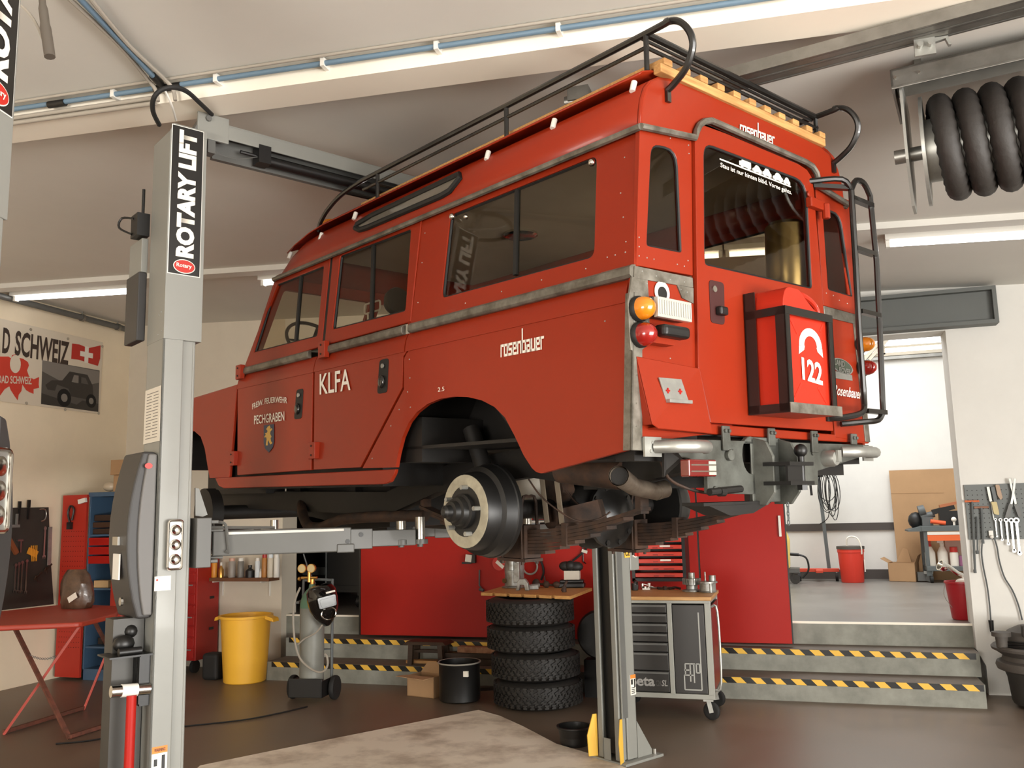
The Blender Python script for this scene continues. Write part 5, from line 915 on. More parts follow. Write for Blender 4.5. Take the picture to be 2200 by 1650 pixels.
for x in (-.16, .16):
    for y in (-.08, .08): MB().bar((x * 1.08, y, 0), (x, y, .20), .05, .045, (0, 1, 0)).build('leg', M_dw, stl)
MB().bb(-.15, .15, -.02, .02, .11, .14).build('stretcher', M_dw, stl)
for (x, y, z, l_, d_, h_, rz, lb, m) in ((900, 1416, .192, .34, .1, .03, .05, 'pale wooden slat lying under the stool on the step', M_wood), (1000, 1424, .192, .6, .16, .06, -.03, 'dark reddish timber beam lying on the step left of the tyres', M_dw), (1005, 1412, .254, .55, .12, .05, .02, 'dark timber plank lying on the reddish timber beam', M_dw), (1018, 1393, .306, .42, .10, .06, -.06, 'weathered pinkish timber on top of the plank pile by the tyres', mat('raw_timber', (170, 124, 92), .8, rgb2=(120, 80, 56), scale=14))):
    q = W(x, y, 8.6); one(MB().bb(-l_ / 2, l_ / 2, -d_ / 2, d_ / 2, 0, h_).build('timber_piece', m, bevel=.004, loc=(q.x, 8.70 if z < .2 and x < 950 else 8.72, z), rz=rz), lb, 'timber', 'timber offcuts on the step')
q = F(1045, 1487); one(MB().bb(-.09, .09, -.05, .05, 0, .03).build('timber_piece', M_dw, loc=q + V((-.02, .12, 0)), rz=.4), 'short timber offcut on the floor between the pot and the tyres', 'timber', 'timber offcuts on the step')
b = MB(); b.lathe([(.10, -.05), (.21, -.06), (.23, -.03), (.23, .03), (.21, .06), (.10, .05)], (0, 0, .23), (0, 1, 0), 28); xw = W(1243, 1370, 8.36).x + .22; one(b.build('spare_wheel', M_tyre, smooth=40, loc=V((xw, 8.37, .33))), 'black wheel behind the far lift post, right of the tyre stack', 'wheel')
one(MB().bb(-.16, .16, -.08, .08, 0, .335).build('wheel_plinth', M_dark, loc=(xw, 8.37, 0)), 'dark plinth behind the far lift post carrying the black wheel', 'plinth')
# gas cylinder cart
q = F(668, 1513) + V((-.09, .16, 0)); ct = thing('cylinder_cart', 'black two-wheeled cart holding the grey gas cylinder', 'cart', q, .12)
b = MB(); b.bb(-.16, .16, -.13, .13, .05, .07); b.bb(-.17, .17, -.15, -.13, .05, .22); b.bb(-.17, -.155, -.15, .13, .05, .2); b.bb(.155, .17, -.15, .13, .05, .2); b.build('cart_tray', M_black, ct, bevel=.005)
b = MB(); b.tube(smooth_path([(-.15, .12, .06), (-.15, .13, .6), (-.15, .13, 1.05), (-.12, .14, 1.1), (.12, .14, 1.1), (.15, .13, 1.05), (.15, .13, .6), (.15, .12, .06)], 4), .014, 8); b.bar((-.15, .12, .45), (.15, .12, .45), .03, .01); b.bar((-.16, .0, .9), (-.16, .13, .9), .05, .02); b.bar((-.16, .0, .3), (.16, .0, .27), .01, .04) if False else None; b.build('cart_frame', M_dkgrey, ct, smooth=40)
for s in (-1, 1): b = MB(); b.lathe([(.05, -.02), (.105, -.022), (.11, -.01), (.11, .01), (.105, .022), (.05, .02)], (s * .21, .06, .11), (1, 0, 0), 24); b.build('cart_wheel', M_rubber, ct, smooth=40)
cyl = thing('gas_cylinder', 'tall grey gas cylinder with green shoulder strapped on the black cart', 'gas cylinder', q + V((.0, .0, .075)), .12)
b = MB(); b.lathe([(.09, 0), (.115, .015), (.115, .78)], seg=28, cap=True); b.build('cylinder_body', mat('cylinder_grey', (128, 128, 120), .45, var=.15), cyl, smooth=40); b = MB(); b.lathe([(.115, .78), (.112, .83), (.095, .89), (.06, .94), (.035, .96), (.03, 1.0)], seg=28); b.build('green_shoulder', mat('shoulder_green', (92, 128, 104), .45), cyl, smooth=40)
b = MB(); b.cyl((0, 0, 1.0), (0, 0, 1.06), .022, seg=12); b.cyl((-.10, -.03, 1.06), (.06, -.03, 1.06), .014, seg=10); b.cyl((-.02, -.03, 1.02), (-.02, -.03, 1.12), .018, seg=10); b.cyl((-.11, -.03, 1.05), (-.13, -.03, 1.05), .02, seg=10); b.build('regulator', M_brass, cyl, smooth=40)
for x in (-.085, .01): b = MB(); b.cyl((x, -.03, 1.15), (x, -.06, 1.15), .042, seg=20); gq = b.build('pressure_gauge', M_gold, cyl, smooth=40); MB().cyl((x, -.06, 1.15), (x, -.062, 1.15), .035, seg=20).build('gauge_face', mat('gauge_face', (196, 176, 130), .5), gq)
q2 = q + V((.0, 0, .075)); hp = [W(x, y, q.y - .19) for x, y in ((645, 1262), (634, 1290), (630, 1330), (634, 1380), (645, 1415), (668, 1437), (690, 1444), (703, 1432), (703, 1412), (698, 1405))]
one(MB().tube(smooth_path(hp, 5), .010, 7).build('gas_hose', mat('grey_hose', (150, 142, 130), .55), smooth=True), 'grey gas hose looping around the front of the gas cylinder', 'hose')
hp = [W(x, y, q.y - .16) for x, y in ((693, 1342), (678, 1360), (655, 1372), (640, 1385))]
one(MB().tube(smooth_path(hp, 5), .008, 7).build('hose_lead', mat('grey_hose', (150, 142, 130), .55), smooth=True), 'thin grey lead crossing the cylinder below the welding helmet', 'hose')
hp = [W(x, y, q.y + .15) for x, y in ((652, 1190), (660, 1215), (668, 1235), (678, 1255))]
one(MB().tube(smooth_path(hp, 5), .007, 6).build('thin_cable', M_dkgrey, smooth=True), 'thin grey cable hanging down to the welding helmet', 'cable')
hq = W(694, 1298, q.y - .13); hm = thing('welding_helmet', 'glossy black welding helmet hung on top of the gas cylinder', 'helmet', hq, .8); hm.scale = (1.25, 1.1, 1.08); hm.rotation_euler.y = -.18; M_gb = mat('gloss_black', (18, 17, 16), .12, coat=.6)
b = MB(); secs = []
for z, w, d in ((.17, .05, .05), (.16, .085, .10), (.12, .11, .14), (.05, .115, .15), (-.03, .11, .14), (-.10, .085, .11), (-.16, .05, .07), (-.185, .025, .04)):
    secs.append([b.bm.verts.new((w * math.cos(t), -d * math.sin(t) * (1 if math.sin(t) > 0 else .2), z)) for t in [2 * PI * k / 24 for k in range(24)]])
for s0, s1 in zip(secs, secs[1:]): b.bridge(s0, s1)
b._f(secs[0][::-1]); b._f(secs[-1]); b.build('shell', M_gb, hm, smooth=40)
b = MB(); b.prism(round_poly([(-.075, -.15, .085), (.075, -.15, .085), (.07, -.15, -.02), (-.07, -.15, -.02)], .02), (0, .04, 0)); v_ = b.build('visor_frame', M_gb, hm, bevel=.006); MB().prism(round_poly([(-.055, -.152, .06), (.055, -.152, .06), (.05, -.152, .0), (-.05, -.152, .0)], .01), (0, -.002, 0)).build('visor_glass', mat('visor_glass', (60, 66, 64), .05, coat=1), v_)
MB().bb(-.0, .07, -.153, -.148, .10, .115).build('maker_strip', M_lett, hm); MB().tube([(.055 * math.cos(t), -.135, -.07 + .05 * math.sin(t)) for t in [2 * PI * k / 20 for k in range(20)]], .006, 6, True).build('chin_trim', M_chrome, hm, smooth=True)
# yellow bin, red roller cabinet and shelf on the left
q = F(526, 1472) + V((-.14, .20, 0)); yb = thing('yellow_bin', 'large yellow plastic bin with handles near the steps', 'bin', q); b = MB(); b.lathe([(.21, 0), (.22, .01), (.262, .66), (.285, .665), (.287, .69), (.262, .69), (.215, .02), (0, .02)], seg=36); b.build('bin_body', mat('yellow_plastic', (244, 186, 58), .45), yb, smooth=40)
for s in (-1, 1): b = MB(); b.prism([(s * .27, -.06, .69), (s * .36, -.05, .66), (s * .37, -.05, .62), (s * .33, -.05, .63), (s * .27, -.06, .65)], (0, .12, 0)); b.build('bin_handle', mat('yellow_plastic', (244, 186, 58), .45), yb, bevel=.008)
rx0, rx1 = W(378, 1330, 8.66).x, W(422, 1330, 8.66).x; zt = W(430, 1200, 8.66).z
rc = thing('roller_cabinet', 'tall red drawer cabinet behind the left lift post, beside the can shelf', 'tool cabinet', ((rx0 + rx1) / 2, 8.91, 0)); w = (rx1 - rx0) / 2 + .12; M_rc = mat('cabinet_red', (166, 34, 26), .42, var=.08)
cxx = -.12
b = MB(); b.bb(cxx - w, cxx + w, -.25, .15, .14, zt); b.build('cabinet_body', M_rc, rc, bevel=.006); n = 9; s = (zt - .2) / n
for k in range(n):
    z = .17 + k * s; d = MB().bb(cxx - w + .02, cxx + w - .02, -.265, -.25, z, z + s - .014).build('drawer', M_rc, rc, bevel=.003)
    MB().bb(cxx - w + .05, cxx + w - .05, -.275, -.264, z + s - .035, z + s - .022).build('drawer_pull', M_rc if k % 3 else M_alu, d)
for z in (.45, .8): MB().bb(cxx + w, cxx + w + .004, -.02, .06, z, z + .03).build('side_latch', M_black, rc)
b = MB(); b.bb(cxx - w, cxx + w, -.25, .15, zt, zt + .02); b.build('top_mat', M_black, rc)
for x in (cxx - w + .06, cxx + w - .06):
    for y in (-.18, .08): MB().cyl((x - .02, y, .07), (x + .02, y, .07), .07, seg=18).build('caster', M_rubber, rc, smooth=40)
q = F(455, 1463) + V((.05, .14, 0)); b = MB(); b.bb(-.10, .10, -.09, .09, 0, .28); one(b.build('black_canister', M_rubber, bevel=.04, segs=4, loc=(q.x - .1, q.y - .04, 0)), 'black plastic canister on the floor between the red cabinet and the yellow bin', 'canister')
sx0, sx1 = -6.665, -5.80; sz = 1.02; sh = thing('can_shelf', 'wooden wall shelf with white brackets carrying spray cans', 'shelf', (-6.26, 8.98, sz)); MB().bb(sx0 + 6.26, sx1 + 6.26, -.11, .105, -.02, .02).build('shelf_board', mat('old_wood', (120, 78, 50), .6, var=.3, scale=8, stretch=(1, 8, 8)), sh)
for x in (-.30, .34): b = MB(); b.bar((x, -.09, -.028), (x, .10, -.028), .02, .012); b.bar((x, .10, -.03), (x, .10, -.2), .012, .02, (0, 1, 0)); b.build('bracket', M_white, sh)
def can(px_, r, h, body, cap, label, kind='can', nz=None):
    p = W(px_, 1235, 8.93); t = thing('spray_can' if kind == 'can' else kind, label, 'can' if kind == 'can' else 'bottle', (p.x, 8.93, sz + .021), 0, 'cans on the wall shelf')
    if kind == 'can':
        MB().lathe([(r * .95, 0), (r, .006), (r, h * .8), (r * .75, h * .86), (r * .7, h * .87)], seg=18).build('can_body', body, t, smooth=40); MB().lathe([(r * .8, h * .84), (r * .8, h), (0, h)], seg=16).build('can_cap', cap, t, smooth=40)
    else:
        MB().lathe([(r, 0), (r, h * .55), (r * .4, h * .72), (r * .35, h * .8)], seg=18).build('bottle_body', body, t, smooth=40); MB().lathe([(r * .45, h * .8), (r * .45, h), (0, h)], seg=12).build('bottle_cap', cap, t, smooth=40)
mk = lambda n, c, **k: mat(n, c, .4, **k)
can(460, .033, .24, mk('can_orange', (214, 142, 46)), mk('can_orange', (214, 142, 46)), 'orange spray can at the left end of the wall shelf')
can(475, .03, .17, M_brass, M_white, 'brassy pump oiler with white spout on the wall shelf', 'oil_can')
can(498, .042, .22, mk('can_silver', (150, 142, 134)), mk('can_pink', (206, 160, 140)), 'silver can with pink stripes and a white straw on the shelf')
can(517, .036, .22, mk('can_grey', (120, 116, 110)), M_white, 'grey can with white rings left of the black bottle on the shelf')
can(537, .05, .14, M_black, M_black, 'squat black bottle in the middle of the wall shelf', 'black_bottle')
can(553, .030, .22, mk('can_white', (214, 222, 226)), M_white, 'white printed spray can right of the squat black bottle')
can(560, .016, .10, M_white, M_white, 'tiny white tube standing between two cans on the shelf', 'glue_tube')
can(568, .032, .26, mk('can_gold', (178, 120, 58)), mk('can_redcap', (170, 30, 24)), 'golden can with red cap on the wall shelf')
can(581, .036, .26, mk('can_cream', (206, 196, 178)), mk('can_white', (214, 222, 226)), 'cream spray can, second from the right on the shelf')
can(594, .034, .26, M_white, M_white, 'white spray can at the right end of the wall shelf')
# red folding table with crossed legs, wrapped bag
TZ2 = .885; tp_ = [F(x, y, TZ2) for x, y in ((-190, 1352), (172, 1337), (250, 1318), (262, 1302), (150, 1297), (0, 1313), (-190, 1335))]
cx = sum((p.x for p in tp_), 0) / 7; cy = sum((p.y for p in tp_), 0) / 7; rt = thing('folding_table', 'red-topped folding table with crossed rusty legs at lower left', 'table', (cx, cy, 0))
loc = lambda p: V((p.x - cx, p.y - cy, p.z)); M_tt = mat('table_red', (176, 62, 44), .45, var=.12, scale=3)
pl = [loc(p) for p in tp_]; MB().prism(round_poly([(p.x, p.y, TZ2) for p in pl], .08), (0, 0, -.045)).build('tabletop', M_tt, rt, bevel=.015, segs=3)
M_leg = mat('rusty_leg', (128, 74, 58), .7, rgb2=(84, 52, 40), scale=14)
ft = [loc(F(*p)) for p in ((150, 1588), (8, 1578), (178, 1532), (-40, 1545))]; tops = [loc(F(*p, TZ2 - .05)) for p in ((30, 1345), (172, 1343), (200, 1330), (60, 1330))]
MB().bar(tops[0], ft[0], .035, .02).build('leg', M_leg, rt); MB().bar(tops[1], ft[1], .035, .02).build('leg', M_tt, rt)
lf = [loc(F(*p)) for p in ((275, 1512), (180, 1525))]; MB().bar(tops[2], loc(F(280, 1480)), .03, .02).build('leg', M_leg, rt); MB().bar(loc(F(262, 1322, TZ2 - .05)), lf[1], .03, .02).build('leg', M_tt, rt)
MB().bar(ft[0] + V((0, 0, .02)), loc(F(285, 1545)) + V((0, 0, .02)), .03, .03).build('foot_rail', M_leg, rt); MB().bar(ft[1] + V((0, 0, .02)), lf[1] + V((0, 0, .02)), .03, .03).build('foot_rail', M_leg, rt)
b = MB(); a, c2 = tops[0] * .72 + ft[0] * .28, tops[1] * .72 + ft[1] * .28
for k in range(12):
    t = k / 12; p = a + (c2 - a) * t + V((0, 0, -.03 * math.sin(PI * t))); e = (c2 - a) / 12; b.tube([p, p + e * .5 + V((0, 0, .008)), p + e, p + e * .5 - V((0, 0, .008))], .003, 5, True)
b.build('stay_chain', M_dkgrey, rt, smooth=True)
q = F(165, 1306, TZ2 + .002); b = MB(); M_bag = mat('brown_plastic', (104, 78, 60), .28, coat=.3, bump=.6, scale=14, rgb2=(70, 52, 40))
secs = []; random.seed(3)
for z, w, d in ((0, .15, .10), (.05, .17, .12), (.14, .18, .12), (.24, .17, .11), (.32, .14, .09), (.37, .10, .06)): secs.append([b.bm.verts.new(((w + random.uniform(-.015, .015)) * math.cos(t) - .05 * z, (d + random.uniform(-.012, .012)) * math.sin(t), z + random.uniform(-.008, .008) * (z > 0))) for t in [2 * PI * k / 16 for k in range(16)]])
for s0, s1 in zip(secs, secs[1:]): b.bridge(s0, s1)
b._f(secs[0][::-1]); b._f(secs[-1]); bag = thing('wrapped_parcel', 'brown plastic-wrapped parcel with white label on the red table', 'parcel', q); b.build('wrapping', M_bag, bag, smooth=30); MB().box((.06, -.125, .11), (.11, .004, .055), (0, -.5, 0)).build('label', M_lett, bag)
# blue cabinet with red perforated doors
zt = W(200, 1058, 8.1).z; x0, x1 = W(187, 1200, 8.1).x, -6.98; bc = thing('blue_cabinet', 'blue open steel cabinet with red perforated doors by the left wall', 'cabinet', ((x0 + x1) / 2, 8.33, 0)); w = (x1 - x0) / 2; M_bl = mat('cabinet_blue', (66, 92, 118), .45, var=.1)
b = MB(); b.bb(-w, -w + .02, -.23, .23, 0, zt); b.bb(w - .02, w, -.23, .23, 0, zt); b.bb(-w, w, .21, .23, 0, zt); b.bb(-w - .01, w, -.24, .23, zt - .05, zt); b.bb(-w, w, -.23, .23, 0, .12); b.build('cabinet_body', M_bl, bc, bevel=.004)
zl = [W(230, y, 8.1).z for y in (1148, 1264, 1390)]
for z in zl: MB().bb(-w, w, -.22, .21, z - .02, z).build('shelf', M_bl, bc)
z1, z0 = W(230, 1153, 8.1).z, W(230, 1212, 8.1).z
for k in range(3): zz = z0 + (z1 - z0) * k / 3; d = MB().bb(-w + .02, w - .02, -.235, .2, zz + .005, zz + (z1 - z0) / 3 - .01).build('drawer', M_redp, bc, bevel=.004); MB().bb(-w + .03, w - .03, -.25, -.234, zz + (z1 - z0) / 3 - .035, zz + (z1 - z0) / 3 - .012).build('drawer_pull', M_redp, d)
dx0 = W(127, 1250, 8.06).x; zt2 = W(150, 1064, 8.06).z
b = MB(); b.plate([(dx0 - (x0 + x1) / 2, .03), (-w, .03), (-w, zt2), (dx0 - (x0 + x1) / 2, zt2)], [], lambda u, v: (u, -.27, v), (0, .03, 0)); b.mi = 1
for i in range(9):
    for j in range(24): b.box((dx0 - (x0 + x1) / 2 + .04 + i * .034, -.271, .35 + j * .055), (.007, .002, .007))
b.build('perforated_door', [mat('door_red', (176, 44, 28), .45), M_dark], bc)
b = MB(); b.bb(-w + .46, -w + .76, -.36, -.34, .06, 1.25); b.build('open_door', mat('door_red', (176, 44, 28), .45), bc)
q = W(160, 1100, 8.03); b = MB(); b.bar((-.04, 0, .03), (.06, 0, .05), .05, .03, (0, 1, 0)); one(b.build('scraper', M_white, loc=(q.x + .09, 8.035, W(175, 1084, 8.03).z)), 'white comb-edged scraper hung at the top of the red perforated door', 'tool')
b = MB(); b.bar((0, 0, -.10), (.0, 0, -.02), .05, .04, (0, 1, 0)); b.tube(smooth_path([(0, 0, -.02), (-.03, 0, .08), (.0, 0, .16), (.05, 0, .12), (.03, 0, .0)], 4), .012, 6); one(b.build('pliers', M_black, smooth=40, loc=(W(150, 1118, 8.03).x, 8.03, W(150, 1118, 8.03).z)), 'dark pliers with black grip hung on the red perforated door', 'pliers')
for (xp, yb, w_, h_, c, lb) in ((224, 1146, .16, .06, (60, 42, 30), 'dark tool case, lowest in the pile on the top shelf of the blue cabinet'), (222, 1134, .15, .06, (70, 46, 30), 'dark tool case in the middle of the pile in the blue cabinet'), (224, 1122, .14, .07, (56, 40, 30), 'dark tool case on top of the pile in the blue cabinet')):
    k = 0 if yb > 1140 else 1 if yb > 1130 else 2; p = W(xp, yb, 8.2); one(MB().bb(-w_, w_, -.1, .1, 0, h_).build('tool_case', mk('case_%d' % k, c), bevel=.008, loc=(p.x + .05, 8.24, zl[0] + .002 + k * .073)), lb, 'case', 'tool cases in the blue cabinet')
p = W(218, 1258, 8.15); one(MB().bb(-.10, .10, -.06, .06, 0, .08).build('parts_box', mk('tan_box', (196, 164, 120)), bevel=.006, loc=(p.x, 8.2, zl[1] + .002)), 'tan box on the middle shelf of the blue cabinet', 'box')
p = W(222, 1385, 8.15); b = MB(); b.ball((0, 0, .05), .05); b.ball((.09, 0, .05), .05); b.box((-.02, .05, .04), (.24, .06, .07)); one(b.build('power_tool', mk('tool_dark', (50, 40, 32)), smooth=40, loc=(p.x, 8.2, zl[2] + .002)), 'dark power tool on the lowest shelf of the blue cabinet', 'tool')
p = W(242, 1052, 8.25); one(MB().bb(-.15, .22, -.13, .13, 0, .19).build('cardboard_box', M_cardb, bevel=.004, loc=(-7.27, 8.33, zt + .002)), 'plain cardboard box on top of the blue cabinet, lower of two', 'box', 'boxes on the blue cabinet')
one(MB().bb(-.17, .23, -.15, .15, 0, .17).build('cardboard_box', M_cardb, bevel=.004, loc=(-7.28, 8.33, zt + .194)), 'wider cardboard box stacked on the box over the blue cabinet', 'box', 'boxes on the blue cabinet')
b = MB(); b.ball((0, 0, .06), .07, 1.3, 1, .8); one(b.build('clear_bag', mat('clear_plastic', (196, 180, 156), .3, coat=.4), smooth=True, loc=(-7.5, 8.25, zt + .004)), 'crumpled clear plastic bag on the blue cabinet beside the boxes', 'bag')
# left wall: tool board with tools, banner
WX = -8.05
def LWp(x, y, d=.0): return X(x, y, WX + d)
pb = [LWp(*p) for p in ((-60, 1092), (101, 1090), (104, 1182), (112, 1298), (-60, 1318))]
o = MB().plate([(p.y, p.z) for p in pb], [], lambda u, v: (WX + .004, u, v), (.02, 0, 0)).build('tool_board', mat('board_charcoal', (58, 52, 46), .6, var=.2)); one(o, 'dark tool board on the left wall beside the red perforated door', 'tool board')
def lt(name, p, b, m, label, cat='tool', smooth=40, group=None):
    q = LWp(p[0], p[1], .045); return one(b.build(name, m, smooth=smooth, loc=q), label, cat, group)
def wrench(b, L_, w=.02, dirv=(0, 0, -1), nv=(1, 0, 0)):
    d = V(dirv); n = V(nv); s = d.cross(n); a = V((0, 0, 0)); e = d * L_
    b.bar(a, e, w * .7, .006, n); b.cyl(a - n * .004, a + n * .004, w * .8, seg=12); b.prism([e + s * w * .9, e + s * w * .5 + d * w * 1.4, e + s * w * .3 + d * w * .3, e - s * w * .3 + d * w * .3, e - s * w * .5 + d * w * 1.4, e - s * w * .9, e - d * w * .4], n * .006)
for i, x in enumerate((34, 41, 48, 58)):
    b = MB(); wrench(b, .26 + .02 * i, .022); lt('wrench', (x, 1214 - 3 * i), b, M_steel, ['smallest bright wrench of the hanging row at far left on the dark board', 'second wrench from the left in the row on the dark left board', 'third wrench from the left in the row on the dark left board', 'longest bright wrench at the right of the row on the dark left board'][i], 'wrench', group='wrenches on the left board')
b = MB(); wrench(b, .30, .026); lt('ring_wrench', (97, 1135), b, M_steel, 'long bright ring wrench hanging at the right edge of the dark left board', 'wrench')
b = MB(); b.bar((0, 0, 0), (0, .01, -.42), .05, .01, (1, 0, 0)); lt('steel_square', (108, 1132), b, M_alu, 'grey steel bar hanging on the wall right of the dark left board', 'tool')
b = MB(); b.bar((0, -.06, .03), (0, .06, -.02), .07, .015, (1, 0, 0))
for k in range(4): b.bar((.008, -.03 + .025 * k, .08), (.008, -.01 + .02 * k, -.09), .008, .008, (1, 0, 0))
lt('screwdriver_set', (70, 1188), b, mk('set_orange', (222, 150, 50)), 'orange holder with a fan of small keys on the dark left board', 'tool')
b = MB(); b.tube(smooth_path([(0, -.05, .07), (0, .02, .07), (0, .045, .02), (0, .03, -.04), (0, -.02, -.06)], 4), .007, 6); lt('hook_wrench', (92, 1108), b, M_steel, 'curved bright hook spanner at the upper right of the dark left board', 'wrench')
b = MB(); b.bar((0, 0, .07), (0, 0, -.05), .02, .02); b.bar((0, -.07, -.06), (0, .03, -.06), .035, .03); lt('hammer', (36, 1118), b, M_alu, 'hammer with pale head hanging upper left on the dark left board', 'hammer')
b = MB(); b.bar((0, -.09, .05), (0, .03, -.12), .05, .03, (1, 0, 0)); lt('chisel', (32, 1165), b, mk('chisel_brown', (130, 74, 44)), 'brown handled chisel pointing down on the dark left board', 'tool')
b = MB(); b.bar((0, 0, .06), (0, 0, -.06), .014, .014); b.bar((0, -.05, .07), (0, .02, .07), .03, .02); lt('tee_key', (44, 1175), b, M_steel, 'bright T-shaped key in the middle of the dark left board', 'tool')
for k, (x, y) in enumerate(((42, 1087), (62, 1084))): b = MB(); b.bar((0, 0, .05), (0, 0, -.03), .03, .02); b.bar((0, 0, -.03), (0, 0, -.16), .018, .015); lt('grip_pliers', (x, y), b, M_black, ('black pliers sticking up over the top edge of the left board, left of two', 'black pliers sticking up over the top edge of the left board, right of two')[k], 'pliers')
for k, (x, y) in enumerate(((82, 1240), (103, 1222))): b = MB(); b.bar((0, -.05, -.02), (0, .05, .05), .02, .012, (1, 0, 0)); b.bar((0, -.03, .02), (0, -.01, -.05), .012, .012); lt('clamp', (x, y), b, M_rust, ('small rusty clamp low on the dark left board', 'small rusty clamp at the lower right edge of the dark left board')[k], 'clamp')
bn = [LWp(*p, .006) for p in ((-120, 860), (214, 888), (216, 742), (-120, 668))]; y0, y1 = bn[0].y, bn[1].y; zb, ztp = bn[1].z - .01, 3.90
ban = thing('banner', 'white banner with black stencil lettering and red map on the left wall', 'banner', (WX, (y0 + y1) / 2, zb)); O_ = V((WX, (y0 + y1) / 2, zb))
def Bp(x, y, d=.012): return LWp(x, y, d) - O_
M_bw = mat('banner_white', (220, 208, 188), .6)
b = MB(); b.plate([(y0, zb), (y1, zb), (y1, ztp), (y0, ztp)], [], lambda u, v: V((WX + .004, u, v)) - O_, (.006, 0, 0)); b.build('banner_sheet', M_bw, ban)
for p in ((66, 708), (146, 728), (57, 866), (140, 880), (220, 744), (212, 888)): q = Bp(*p); b = MB(); b.lathe([(.016, 0), (.016, .003), (.008, .003)], q, (1, 0, 0), 12, cap=False); b.build('eyelet', M_steel, ban)
M_ink = mat('banner_ink', (62, 48, 40), .6); M_br = mat('banner_red', (206, 62, 44), .55)
zl_, zh_ = 3.50, 3.87
def yb_(px_): return LWp(px_, 760, .012).y - O_.y
def bt(s, xa, xb, z0, z1, m, nm, bold=.03): return text(s, (.011, yb_(xa), z0 - zb), (.011, yb_(xb), z0 - zb), (.011, yb_(xa), z1 - zb), m, nm, ban, bold)
bt('SCHWEIZ', 31, 148, 3.53, 3.81, M_ink, 'banner_lettering'); bt('D', 4, 20, 3.53, 3.81, M_ink, 'banner_lettering'); bt('A', -14, 0, 3.53, 3.81, M_ink, 'banner_lettering')
fl = [Bp(*p) for p in ((155, 738), (170, 740), (190, 748), (216, 742), (215, 770), (210, 786), (190, 780), (170, 773), (153, 771))]
fo = MB().prism(fl, (.002, 0, 0)).build('flag', M_red, ban); cq = Bp(186, 762, .015); b = MB(); b.prism([cq + V((0, a, c2)) for a, c2 in ((-.1, -.03), (-.03, -.03), (-.03, -.1), (.03, -.1), (.03, -.03), (.1, -.03), (.1, .03), (.03, .03), (.03, .1), (-.03, .1), (-.03, .03), (-.1, .03))], (.001, 0, 0)); b.build('flag_cross', M_lett, fo)
mp_ = [Bp(*p) for p in ((-30, 775), (0, 766), (18, 766), (24, 770), (26, 763), (33, 761), (38, 768), (50, 771), (60, 778), (62, 785), (58, 796), (62, 808), (72, 815), (84, 810), (83, 826), (84, 833), (72, 836), (72, 846), (64, 843), (56, 838), (48, 826), (46, 840), (40, 848), (38, 860), (32, 852), (23, 838), (20, 830), (10, 836), (0, 850), (-30, 850))]
mo = MB().prism(mp_, (.001, 0, 0)).build('map_print', M_br, ban); text('OAD SCHWEIZ', Bp(-6, 823, .014), Bp(68, 826, .014), Bp(-6, 806, .014), M_bw, 'map_lettering', ban, .02); b = MB(); c = Bp(33, 782, .014); b.prism([c + V((0, .07 * math.cos(t), .10 * math.sin(t))) for t in [2 * PI * k / 20 for k in range(20)]], (.001, 0, 0)); b.build('map_lake', M_bw, ban)
ph = [Bp(*p) for p in ((91, 774), (214, 796), (211, 885), (88, 868))]; M_pk = mat('photo_dark', (52, 48, 45), .5); M_pm = mat('photo_mid', (84, 80, 76), .5); M_pl = mat('photo_light', (128, 122, 116), .5)
po = MB().prism(ph, (.001, 0, 0)).build('photo_print', [M_pm], ban); e1, e2, o0 = ph[2] - ph[3], ph[0] - ph[3], ph[3]
def PP(u, v, d=.002): return o0 + e1 * u + e2 * v + V((d, 0, 0))
def pshape(pts, m, nm, d=.002): return MB().prism([PP(u, v, d) for u, v in pts], (.0005, 0, 0)).build(nm, m, po)
pshape([(0, 1), (1, 1), (1, .72), (.8, .62), (.3, .6), (0, .75)], M_pl, 'photo_sky', .0015); pshape([(0, 0), (1, 0), (1, .2), (.7, .22), (.6, .1), (.4, .16), (.2, .2), (0, .25)], M_pk, 'photo_ground', .0018)
pshape([(.06, .45), (.16, .58), (.34, .62), (.46, .86), (.78, .86), (.88, .62), (.9, .36), (.84, .26), (.5, .28), (.45, .45), (.25, .5), (.22, .35), (.1, .35)], M_pk, 'photo_car', .0025); pshape([(.5, .62), (.54, .8), (.62, .8), (.62, .62)], M_pl, 'photo_window', .003); pshape([(.67, .63), (.67, .78), (.75, .77), (.8, .63)], M_pm, 'photo_window', .003)
for c_, r_ in (((.38, .22), .14), ((.86, .24), .11)):
    pshape([(c_[0] + r_ * .85 * math.cos(t), c_[1] + r_ * 1.5 * math.sin(t)) for t in [2 * PI * k / 18 for k in range(18)]], M_dark, 'photo_wheel', .0032); pshape([(c_[0] + r_ * .4 * math.cos(t), c_[1] + r_ * .7 * math.sin(t)) for t in [2 * PI * k / 14 for k in range(14)]], M_pl, 'photo_rim', .0036)
